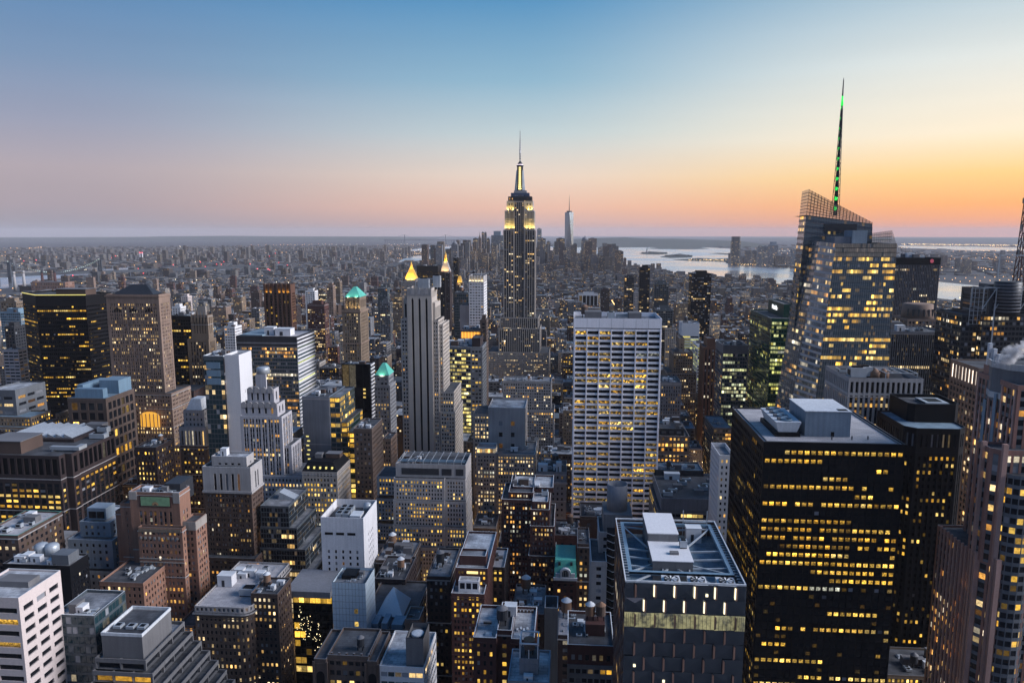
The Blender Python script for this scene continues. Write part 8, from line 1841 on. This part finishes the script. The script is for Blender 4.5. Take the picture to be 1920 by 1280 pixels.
SKY = [(4300, 817, 829, 459, grey_stone, fs, None, 'plain grey slab standing alone left of the downtown cluster'), (4600, 846, 858, 458, grey_stone, fs, 'dome', 'grey tower with stepped domed cap, downtown left'),
 (5000, 872, 882, 456, brown_stone, fs, None, 'short brown slab left of the downtown spire group'), (5300, 887, 896, 447, concrete, fg, None, 'plain block on the left flank of the downtown spires'),
 (5350, 896.5, 902, 446, warm_stone, fs, 'spire', 'tower with pointed spire among the downtown group'), (5450, 903, 907, 435.5, grey_panel, fg, None, 'left of two thin twin slabs downtown'),
 (5450, 908, 912, 436, grey_panel, fg, None, 'right of two thin twin slabs downtown'), (5500, 912.5, 918, 448, brown_stone, fs, 'step', 'stepped tower right of the thin twin slabs'),
 (5500, 921, 943, 441, blue_grey, fg, 'step', 'broad blue-grey tower half hidden by the art deco skyscraper'), (5100, 920, 936, 457, grey_panel, fs, None, 'square block in front of the broad blue-grey tower'),
 (5200, 1007, 1015.5, 429, steel, fl2, None, 'tall silver tower with rippled lit face, right of the art deco skyscraper'), (5150, 1009, 1023, 447, glass_frame, fl2, None, 'dark lit block in front of the silver rippled tower'),
 (5700, 1025, 1032, 453, grey_panel, fs, None, 'small grey tower between the silver tower and the glass spire'), (5350, 1043, 1059, 447, dark_metal, fg, None, 'flat dark tower left of the tapering glass spire'),
 (5400, 1075, 1082, 457, grey_panel, fg, None, 'short tower right of the tapering glass spire'), (5700, 1090, 1104, 450, grey_stone, fs, 'dome', 'grey tower with a rounded cap near the waterfront'),
 (5600, 1103.5, 1119, 447, warm_stone, fs, None, 'sunlit tan tower on the waterfront'), (5800, 1121, 1134, 464, grey_stone, fs, None, 'grey block with stepped shoulder right of the tan tower'),
 (5500, 1135, 1150, 463, brown_stone, fs, 'step', 'mauve block right of the stepped grey block'), (5400, 1151, 1157, 475, grey_panel, fs, None, 'low grey tower beside the mauve block'),
 (5200, 1160.5, 1169, 471, dark_brick, fs, None, 'slim dark tower at the tip of downtown'), (5150, 1169.5, 1174.5, 484, red_brick, fs, None, 'small red brick tower at the very tip of downtown'),
 (6000, 1398, 1407, 471, grey_panel, fg, None, 'short tower right of the lone waterfront skyscraper'), (6000, 1411, 1419, 470, grey_panel, fg, None, 'second short tower across the river'), (5900, 1421, 1429.5, 461, blue_grey, fg, None, 'left of a pair of equal towers across the river'),
 (5900, 1431, 1440, 461.5, blue_grey, fg, None, 'right of a pair of equal towers across the river'), (5800, 1443.5, 1459.5, 459, blue_grey, fg, 'step', 'broad tower right of the equal pair across the river'), (5600, 1487, 1504, 466, blue_grey, fg, None, 'square tower next to the faceted glass skyscraper, across the river')]
for Y, xl, xr, yt, wm, st, tp, lb in SKY: far_tower('distant_tower', lb, Y, xl, xr, yt, wm, st, None, tp)
# tapering glass spire
B = Bld('glass_spire', 'tapering mirror glass skyscraper with needle mast on the far skyline', -15, 5320, 'skyscraper', seed=9)
x0, x1, H = span_px(5300, 1058.5, 1074.5, 470)[0], span_px(5300, 1058.5, 1074.5, 470)[1], zof(1066, 398, 5300)
cx, hw, cy = (x0+x1)/2, (x1-x0)/2, 5330; b0 = [(cx-hw, cy-hw), (cx+hw, cy-hw), (cx+hw, cy+hw), (cx-hw, cy+hw)]; k7 = hw*1.0
t0 = [(cx, cy-k7), (cx+k7, cy), (cx, cy+k7), (cx-k7, cy)]
mirror2 = plain('mirror_facets', (.30, .34, .38), .16, metal=.95); v = [(*p, 55) for p in b0]+[(*p, H) for p in t0]+[(*p, 0) for p in b0]
rt = R(0); v = [(cx+(p[0]-cx)*math.cos(rt)-(p[1]-cy)*math.sin(rt), cy+(p[0]-cx)*math.sin(rt)+(p[1]-cy)*math.cos(rt), p[2]) for p in v]
B.shape('facets', v, [(0, 1, 4), (1, 2, 5), (2, 3, 6), (3, 0, 7), (4, 1, 5), (5, 2, 6), (6, 3, 7), (7, 0, 4), (4, 5, 6, 7), (8, 9, 1, 0), (9, 10, 2, 1), (10, 11, 3, 2), (11, 8, 0, 3)], mirror2)
B.spun('crown_ring', [(hw*.62, 0), (hw*.62, 10)], cx, cy, H, dark_metal, 20); B.spun('mast', [(3.2, 0), (2.0, 50), (.6, 120)], cx, cy, H, dark_metal, 8); B.done()
# rounded lone tower across the river
B = tower('waterfront_tower', 'tall rounded glass skyscraper standing alone across the river', 5950, 1373, 1390, 452, depth=56, cat='skyscraper', seed=12)
ch = 12; P = [(B.x0+ch, B.y0), (B.x1-ch, B.y0), (B.x1, B.y0+ch), (B.x1, B.y1), (B.x0, B.y1), (B.x0, B.y0+ch)]
B.prism(P, 0, B.H, fg, dark_metal, tar, win=WIN_TEAL); P2 = [(p[0]+(4 if p[0] < (B.x0+B.x1)/2 else -4), p[1]+(4 if p[1] < B.y1 else 0)) for p in P]; B.prism(P2, B.H-1, zof(1381, 443.5, 5950), None if False else 'blank', dark_metal, tar, name='crown'); B.done()
# middle distance towers
MD = [(2250, 1085, 1121, 551, white_panel, style(bay=11, fl=60, wf=.86, hf=.95, d=1, top=3, m=.6, lit=0, blind=0, win=WIN_BLACK, sill=.02), 'black glass tower in a white post frame, above the white grid tower'), (2100, 1127, 1143, 543, dark_brick, fs, 'maroon slab with rounded corner, right of the white-framed black tower'),
 (1750, 1171, 1189, 519, dark_metal, fg, 'dark stepped tower left of a thin dark tower'), (1900, 1188, 1198, 548, pale_stone, fs, 'pale short tower between two dark towers'), (1650, 1200, 1219, 501, black_metal, fg, 'thin very dark tower with pink lit edge, tallest right of the skyscraper'), (1500, 1227, 1254, 531, glass_frame, fg, 'grey glass tower with pale top, right of the thin very dark tower'),
 (1350, 1297, 1334, 513, black_metal, style(bay=3.2, fl=3.4, wf=.8, hf=.6, d=.2, top=3, m=.5, lit=.12, pal=CREAM), 'dark apartment tower with tan crown and scattered lights, above the avenue'), (1250, 1230, 1262, 580, glass_frame, fg, 'dim green glass block behind the right edge of the white grid tower'),
 (1500, 1144, 1170, 590, brown_stone, fs, 'brown block behind the white grid tower roof'), (2300, 815, 826, 520, brown_stone, fs, 'brown slab left of the golden spire'), (1700, 660, 672, 565, dark_brick, fs, 'dark slab behind the green pyramid roof'), (1400, 708, 726, 540, glass_frame, style(bay=3, fl=3.6, wf=.8, hf=.6, d=.2, top=2, m=.5, lit=.05, win=WIN_TEAL), 'dark green glass tower with slanting top, right of the green pyramid roof'), (1250, 712, 731, 567, grey_panel, style(bay=3, fl=3.6, wf=.8, hf=.6, top=2, m=.5, lit=.12), 'grey glass tower with a white right edge, in front of the slanting dark green one'),
 (1500, 734, 754, 555, buff_brick, style(bay=3, lit=.3, pal=CREAM), 'cream lit apartment tower left of the striped limestone tower'), (1150, 576, 608, 570, red_brick, style(bay=3, fl=3.5, wf=.7, hf=.5, top=8, m=.5, lit=.3, pal=CREAM), 'red-topped apartment tower with white banded side, right of the brown fin tower'), (1500, 572, 590, 545, white_panel, fs, 'white apartment slab behind the red-topped tower'), (1900, 625, 637, 527, buff_brick, fs, 'pinkish apartment tower in the low blocks beyond'), (1700, 612, 624, 535, warm_stone, fs, 'tan apartment tower behind the red-topped tower'),
 (1400, 428, 454, 606, warm_stone, fs, 'tan apartment tower right of the gothic crown'), (1300, 322, 338, 575, white_panel, fs, 'white banded apartment tower right of the brown stone tower'), (1750, 340, 352, 555, pink_stone, fs, 'pink apartment slab in the low blocks'), (1900, 470, 486, 548, brown_brick, fs, 'brown slab left of the brown fin tower'), (900, 420, 440, 612, white_panel, style(bay=3, fl=3.4, wf=.8, hf=.4, top=2, m=.4, lit=.15), 'white balcony block behind the teal glass tower'),
 (1500, 186, 199, 590, buff_brick, fs, 'tan tower wedged between the black gold-rimmed tower and the brown stone tower'), (1000, 0, 38, 585, blue_metal, style(bay=3, fl=3.8, wf=.9, hf=.7, d=.1, top=2, m=.3, lit=.2, run=8, pal=CREAM, win=WIN_BLUE), 'blue glass block with a long lit floor, far left'), (1100, 0, 30, 565, buff_brick, fs, 'tan block behind the blue glass block, far left'), (900, 8, 26, 612, dark_metal, fs, 'dark apartment tower, far left'),
 (850, 900, 912, 600, brown_stone, fs, 'brown slab under the slim white gridded tower'), (760, 1005, 1030, 800, brown_brick, style(bay=3, lit=.3, pal=CREAM), 'brown loft left of the white grid tower with a column of lit windows')]
for Y, xl, xr, yt, wm, st, lb in MD:
    d = max(20, (xr-xl)/FPX*Y*.8); B = tower('apartment_tower', lb, Y, xl, xr, yt, depth=d, group='middle distance towers', seed=int(xl*7))
    B.tier(B.x0, B.x1, B.y0, B.y1, 0, B.H, st, wm, tar, par=1.2, cop=coping if wm in (white_panel, glass_frame) else None)
    w = B.x1-B.x0; B.tier(B.x0+w*.25, B.x1-w*.2, B.y0+4, B.y0+4+d*.5, B.H-1.2, B.H+5, None, wm, tar, name='penthouse'); clutter(B, B.x0, B.x1, B.y0, B.y1, B.H-1.2, 2, 1, .4); B.done()
# far housing slabs of the eastern shore
r_ = np.random.default_rng(77)
for k in range(34):
    px_ = r_.uniform(60, 860); Y = r_.uniform(2400, 4200)
    gx_, gz = at(px_, 480, Y)[0], 0
    if any(in_poly([gx_], [Y], w)[0] for w in WATER): continue
    w = r_.uniform(16, 36); H = r_.uniform(38, 68); wm = (brown_brick, red_brick, buff_brick, warm_stone)[k % 4]
    B = Bld('apartment_building', ('brown', 'red', 'buff', 'tan')[k % 4]+' brick housing slab among the far eastern low blocks', gx_, Y, 'building', 'housing slabs toward the east river', seed=k)
    B.tier(gx_-w/2, gx_+w/2, Y, Y+14, 0, H, style(bay=4.5, fl=3.2, wf=.4, hf=.5, top=1, m=1, lit=.08), wm, tar)
    B.solid('roof_plant', [[gx_-3, gx_+3, Y+4, Y+10, H-1, H+4]], wm)

# ================================================================== bridges, chimneys, lamps, cars
def suspension_bridge(name, label, p0, p1, zdeck, ztop, ext, wdt, mat, lamp=None):
    p0, p1 = np.array(p0, float), np.array(p1, float); d = (p1-p0)/np.linalg.norm(p1-p0); nn = np.array((-d[1], d[0]))
    B = Bld(name, label, *((p0+p1)/2), 'bridge', seed=1)
    for p in (p0, p1):
        q = []
        for s in (-1, 1):
            c = p+nn*s*wdt*.5; q += bar_quads((*c, 0), (*c, ztop), wdt*.22)
        for zz in (zdeck*.5, zdeck, (zdeck+ztop)/2, ztop-wdt*.12): q += bar_quads((*(p-nn*wdt*.5), zz), (*(p+nn*wdt*.5), zz), wdt*.16)
        B.part('tower', [np.array(q)], mat)
    a, c = p0-d*ext, p1+d*ext
    B.part('deck', [np.array(bar_quads((*a, zdeck), (*c, zdeck), wdt*.45))], mat)
    L = np.linalg.norm(p1-p0)
    for s in (-1, 1):
        q, pts = [], []
        for t_ in np.linspace(0, 1, 17): pts.append((*(p0+d*L*t_+nn*s*wdt*.5), zdeck+4+(ztop-zdeck-4)*(2*t_-1)**2))
        pts = [(*(a+nn*s*wdt*.5), zdeck+2)]+pts+[(*(c+nn*s*wdt*.5), zdeck+2)]
        for i in range(len(pts)-1): q += bar_quads(pts[i], pts[i+1], wdt*.05)
        cb = B.part('cable', [np.array(q)], mat)
        if lamp and s < 0:
            lq = []
            for t_ in np.linspace(0, 1, 44):
                z = zdeck+4+(ztop-zdeck-4)*(2*t_-1)**2; p = p0+d*L*t_-nn*wdt*.5; lq.append([p[0]-1.1, p[0]+1.1, p[1]-1.1, p[1]+1.1, z+1, z+3])
            B.part('cable_lamps', [box_quads(lq)], lamp, cb, kind='stuff')
    for k in range(9):
        t_ = (k+.5)/9
        for e0, e1 in ((a, p0), (p1, c)):
            p = e0+(e1-e0)*t_; B.part('pier', [np.array(bar_quads((*p, 0), (*p, zdeck), wdt*.25))], mat)
    return B
steel_far = wall_mat('bridge_steel', (.05, .06, .075), rough=.6)
green_lamp = plain('bridge_lamp', (.8, .9, .8), .4, emit=(.75, 1.0, .85), power=1.5)
a, c = ground(190, 524), ground(20, 531)
suspension_bridge('suspension_bridge', 'steel suspension bridge with lamp-dotted cable crossing the river at the left', a, c, 42, zof(190, 487, a[1]), 900, 36, steel_far, green_lamp)
a, c = at(759, 457, 17600)[:2], at(835.5, 457, 17600)[:2]
suspension_bridge('suspension_bridge', 'faint great suspension bridge on the far horizon across the narrows', a, c, 70, 200, 500, 40, steel_far)
for i, (px_, pt, pb, wm, lb) in enumerate(((29, 509, 540, pale_stone, 'left of two pale chimneys by the river'), (47, 507, 541, pale_stone, 'right of two pale chimneys by the river'), (81, 507, 528, red_brick, 'left of two dark-topped brick chimneys on the power station'), (105, 506, 529, red_brick, 'right of two dark-topped brick chimneys on the power station'))):
    x, y = ground(px_, pb+(6 if i < 2 else 13)); z = zof(px_, pt, y); B = Bld('chimney_stack', lb, x, y, 'chimney', 'river chimneys')
    B.spun('shaft', [(7, 0), (5.2, z*.86)], x, y, 0, wm, 14); B.spun('dark_band', [(5.4, 0), (5.1, z*.14)], x, y, z*.86, dark_metal if i > 1 else wm, 14); B.done()
x, y = ground(92, 548); B = Bld('power_station', 'long red brick power station below the river chimneys', x, y, seed=4)
xa, xb = xof(58, 530, y), xof(122, 530, y); B.tier(xa, xb, y, y+60, 0, zof(90, 529, y), style(bay=8, fl=12, wf=.4, hf=.6, top=3, m=2, lit=.05), orange_brick, tar); B.tier(xa-60, xa, y+5, y+60, 0, zof(60, 537, y), style(bay=8, fl=12, wf=.4, hf=.6, top=3, m=2, lit=.05), dark_brick, tar, name='boiler_house'); B.done()
x, y = ground(264, 491); 
for i, px_ in enumerate((262.5, 267)):
    xx = xof(px_, 480, y); B = Bld('chimney_stack', ('left', 'right')[i]+' of twin white chimneys with red lamps beyond the river', xx, y, 'chimney', 'twin white chimneys'); z = zof(px_, 474, y)
    B.spun('shaft', [(6, 0), (4.5, z)], xx, y, 0, white_panel, 12); B.spun('red_lamp', [(5.5, 0), (5.5, 5)], xx, y, z, plain('red_lamp', (.6, .05, .05), .4, emit=(1, .05, .08), power=3), 10)
# lamps: one object per tint, nobody could count them
def lamps(name, label, pts, sizes, col, power):
    pts = np.asarray(pts, float); s = np.asarray(sizes, float)/2
    q = box_quads(np.stack([pts[:, 0]-s, pts[:, 0]+s, pts[:, 1]-s, pts[:, 1]+s, pts[:, 2], pts[:, 2]+2*s], 1))
    return tag(link(name, big_mesh(name, q, plain(name+'_glow', col, .5, emit=col, power=power))), label, 'lights', kind='stuff')
r_ = np.random.default_rng(21)
def land_points(n, a0, a1, d0, d1, z0=8, z1=14):
    th = r_.uniform(R(a0), R(a1), n); d = d0*(d1/d0)**r_.uniform(0, 1, n); x, y = d*np.sin(th), d*np.cos(th); ok = np.ones(n, bool)
    for w in WATER: ok &= ~in_poly(x, y, w)
    return np.stack([x, y, r_.uniform(z0, z1, n)], 1)[ok], d[ok]
def street_points(n_lines, a0, a1, d0, d1):
    out_ = []
    for k in range(n_lines):
        th = r_.uniform(R(a0), R(a1)); d = d0*(d1/d0)**r_.uniform(); x, y = d*math.sin(th), d*math.cos(th)
        dr = R(r_.choice([14, 104, -28, 62]))+r_.normal(0, .03); L = r_.uniform(600, 2600)
        for q in np.arange(-L/2, L/2, 45+d*.006): out_.append((x+q*math.sin(dr)+r_.normal(0, 3), y+q*math.cos(dr)+r_.normal(0, 3), 9))
    out_ = np.array(out_); ok = in_view(out_[:, 0], out_[:, 1], 9, 0)
    for w in WATER: ok &= ~in_poly(out_[:, 0], out_[:, 1], w)
    return out_[ok]
for nm, n, col, pw, lb in (('amber_lamps', 85, (1, .52, .17), 4.5, 'amber street lamps in strings over the far boroughs'), ('white_lamps', 26, (1, .86, .62), 4.5, 'white lamps in strings over the far boroughs')):
    p1_ = street_points(n, -44, 46, 3800, 16000); lamps(nm, lb, p1_, 1.1+np.hypot(p1_[:, 0], p1_[:, 1])*.00026, col, pw)
p1_, d1_ = land_points(70, -44, -20, 4500, 9000, 15, 40); lamps('red_lamps', 'red warning lamps on far roofs and cranes', p1_, 2+d1_*.0003, (1, .06, .08), 4)
pts = []
for i in range(260):
    t_ = r_.uniform(); u, v = 1690+220*t_, 459.3+2*t_+r_.normal(0, .6); x, y = ground(u, v); pts.append((x, y, 14))
for i in range(60): t_ = r_.uniform(); x, y = ground(1290+85*t_, 489+r_.normal(0, .8)); pts.append((x, y, 8))
for i in range(70): x, y = ground(r_.uniform(1370, 1500), r_.normal(498, 1.2)); pts.append((x, y, 10))
for i in range(50): x, y = ground(r_.uniform(700, 830), r_.uniform(468, 486)); pts.append((x, y, 14))
pts = np.array(pts); lamps('shore_lamps', 'strings of warm lamps along the far shores and quays', pts, 1.5+np.hypot(pts[:, 0], pts[:, 1])*.00022, (1, .66, .30), 3.5)
sp = []
for x in AVE:
    for y in np.arange(420, 3000, 27):
        for s in (-10.5, 10.5): sp.append((x+s, y, 8.2))
sp = np.array(sp); sp = sp[in_view(sp[:, 0], sp[:, 1], 8, 0)]
lamps('street_lamps', 'rows of amber street lamps along the avenues', sp, .55+sp[:, 1]*.0003, (1, .58, .2), 14)
# street lamps strong enough to warm the canyons
lamp_b = Bld('street_lamp_glow', 'amber glow of street lamps in the canyons between the near towers', 0, 500, 'street lamps'); lamp_b.root['kind'] = 'stuff'
for i, (lx, ly) in enumerate([(x_, y_) for x_ in (-320, -165, 145) for y_ in range(430, 900, 78)]+[(x_, street_y(n_)) for n_ in (45, 44, 43, 42) for x_ in (-260, -90, -20, 60)]):
    d_ = bpy.data.lights.new('street_lamp', 'POINT'); d_.energy = 16000; d_.color = (1, .55, .2); d_.shadow_soft_size = 1.5
    o_ = bpy.data.objects.new('street_lamp', d_); COL.objects.link(o_); o_.location = (lx, ly, 9)
bpy.data.objects.remove(lamp_b.root)
sh = []
for bx0, bx1, by0, by1 in blocks:
    if by0 > 1500 or not in_view(np.array([bx0]), np.array([by0]), 3, 40)[0]: continue
    for (a_, b_, ax_) in ((bx0, bx1, 0), (by0, by1, 1), (by0, by1, 2)):
        q = a_
        while q < b_-6:
            w = r_.uniform(4, 12)
            if r_.random() < .55:
                z1_ = r_.uniform(3, 4.6)
                sh.append([q, q+w*.85, by0-.5, by0-.2, .4, z1_] if ax_ == 0 else ([bx0-.5, bx0-.2, q, q+w*.85, .4, z1_] if ax_ == 1 else [bx1+.2, bx1+.5, q, q+w*.85, .4, z1_]))
            q += w
tag(link('shopfronts', big_mesh('shopfronts', box_quads(sh), plain('shop_glow', (.8, .6, .3), .4, emit=(1, .62, .24), power=1.6))), 'glowing shopfronts along the foot of the streets', 'shopfronts', kind='stuff')
# cars on the avenue right of the grid tower
body = plain('car_paint', (.06, .06, .07), .3); taxi = plain('taxi_paint', (.55, .36, .04), .35); white_l = plain('headlight', (1, .9, .7), .3, emit=(1, .82, .5), power=14); red_l = plain('tail_light', (.6, .05, .05), .3, emit=(1, .06, .04), power=8)
def car_mesh(mat):
    v = [(-.9, -2.2, .35), (.9, -2.2, .35), (.9, 2.2, .35), (-.9, 2.2, .35), (-.9, -2.2, .95), (.9, -2.2, .95), (.9, 2.2, .9), (-.9, 2.2, .9), (-.75, -1.4, 1.45), (.75, -1.4, 1.45), (.75, .6, 1.45), (-.75, .6, 1.45), (-.85, -1.9, .96), (.85, -1.9, .96), (.85, 1.2, .92), (-.85, 1.2, .92)]
    f = [(0, 1, 5, 4), (1, 2, 6, 5), (2, 3, 7, 6), (3, 0, 4, 7), (4, 5, 6, 7), (12, 13, 9, 8), (13, 14, 10, 9), (14, 15, 11, 10), (15, 12, 8, 11), (8, 9, 10, 11)]
    for sx in (-.82, .82):
        for yy in (-1.4, 1.4):
            b_ = len(v); v += [(sx+dx, yy+.34*math.cos(t_), .34+.34*math.sin(t_)) for dx in (-.12, .12) for t_ in np.linspace(0, 2*math.pi, 8, endpoint=False)]
            f += [tuple(range(b_, b_+8)), tuple(range(b_+15, b_+7, -1))]+[(b_+i, b_+(i+1) % 8, b_+8+(i+1) % 8, b_+8+i) for i in range(8)]
    return poly_mesh('car', v, f, [mat])
CM = [car_mesh(body), car_mesh(taxi), car_mesh(white_panel)]
LW = quad_mesh('headlights', box_quads([[-.78, -.38, -2.3, -2.2, .55, .8]]), white_l); LR = quad_mesh('tail_light', box_quads([[-.8, -.4, -2.3, -2.2, .6, .85]]), red_l)
LW2 = quad_mesh('headlight', box_quads([[.38, .78, -2.3, -2.2, .55, .8]]), white_l); LR2 = quad_mesh('tail_light', box_quads([[.4, .8, -2.3, -2.2, .6, .85]]), red_l)
k = 0
for ax_, lo, hi, n in ((145, 560, 960, 74), (-165, 420, 800, 22)):
    for i in range(n):
        lane = (-8.6, -5.2, -1.8, 1.8, 5.2, 8.6)[int(r_.integers(0, 6))]; y = lo+(hi-lo)*(i+r_.uniform(.1, .9))/n; toward = ax_ == 145
        kind = int(r_.choice([0, 1, 2], p=[.45, .4, .15]))
        o = link('car', CM[kind], None, (ax_+lane*.8, y, .02)); tag(o, ('dark car', 'yellow taxi', 'white car')[kind]+(' with headlights on along the busy avenue' if toward else ' with red tail lights on the dim avenue'), 'car', 'cars along the avenues')
        o.rotation_euler = (0, 0, 0)
        for m_ in ((LW, LW2) if toward else (LR, LR2)): link('headlight' if toward else 'tail_light', m_, o)
        k += 1
# steam from two roofs
def steam(label, c, s, seed, dens):
    m = bpy.data.materials.new('steam'); m.use_nodes = True; t = m.node_tree; t.nodes.clear(); out = N(t, 'ShaderNodeOutputMaterial'); pv = N(t, 'ShaderNodeVolumePrincipled'); t.links.new(pv.outputs[0], out.inputs['Volume'])
    pv.inputs['Color'].default_value = (.96, .94, .94, 1)
    tcn = N(t, 'ShaderNodeTexCoord'); n1 = N(t, 'ShaderNodeTexNoise'); n1.inputs['Scale'].default_value = .30; n1.inputs['Detail'].default_value = 6; n1.inputs['Roughness'].default_value = .6; t.links.new(tcn.outputs['Object'], n1.inputs['Vector'])
    ln_ = N(t, 'ShaderNodeVectorMath', operation='LENGTH'); mp = N(t, 'ShaderNodeMapping'); mp.inputs['Scale'].default_value = (1/s[0], 1/s[1], 1/s[2]); t.links.new(tcn.outputs['Object'], mp.inputs[0]); t.links.new(mp.outputs[0], ln_.inputs[0])
    fall = math_node(t, 'SUBTRACT', 1.05, ln_.outputs['Value']); v_ = math_node(t, 'SUBTRACT', math_node(t, 'ADD', math_node(t, 'MULTIPLY', fall, .8), math_node(t, 'MULTIPLY', n1.outputs['Fac'], 2.6)), 1.55); v_ = math_node(t, 'MULTIPLY', math_node(t, 'MAXIMUM', v_, 0), dens); t.links.new(v_, pv.inputs['Density'])
    vv, ff = lathe([(.02, -1), (.6, -.8), (.92, -.35), (.98, .1), (.8, .55), (.4, .9), (.02, 1)], 16)
    o = link('steam', poly_mesh('steam', [(a_*s[0], b_*s[1], z_*s[2]) for a_, b_, z_ in vv], ff, m), None, c); tag(o, label, kind='stuff')
    o.rotation_euler = (0, R(38), 0)
    return o
steam('white steam drifting off the grey drum of the granite tower', (DRUM[0], DRUM[1], DRUM[2]), (8, 5, 4.2), 1, 1.6).rotation_euler = (0, R(-35), 0)
steam('wisp of steam rising beside the blank grey tower', (STEAM2[0], STEAM2[1], STEAM2[2]+4), (2.2, 2.2, 7), 2, .14).rotation_euler = (0, 0, 0)
# ---- the air itself
hz = bpy.data.materials.new('haze_air'); hz.use_nodes = True; t = hz.node_tree; t.nodes.clear()
out = N(t, 'ShaderNodeOutputMaterial'); pv = N(t, 'ShaderNodeVolumePrincipled'); pv.inputs['Color'].default_value = (.84, .82, .87, 1); pv.inputs['Density'].default_value = 2.2e-5; pv.inputs['Anisotropy'].default_value = .0
t.links.new(pv.outputs[0], out.inputs['Volume'])
tag(link('haze', big_mesh('haze', box_quads([[-48000, 48000, -48000, 48000, -1.5, 480]]), hz)), 'thin blue dusk haze over the city', kind='stuff')
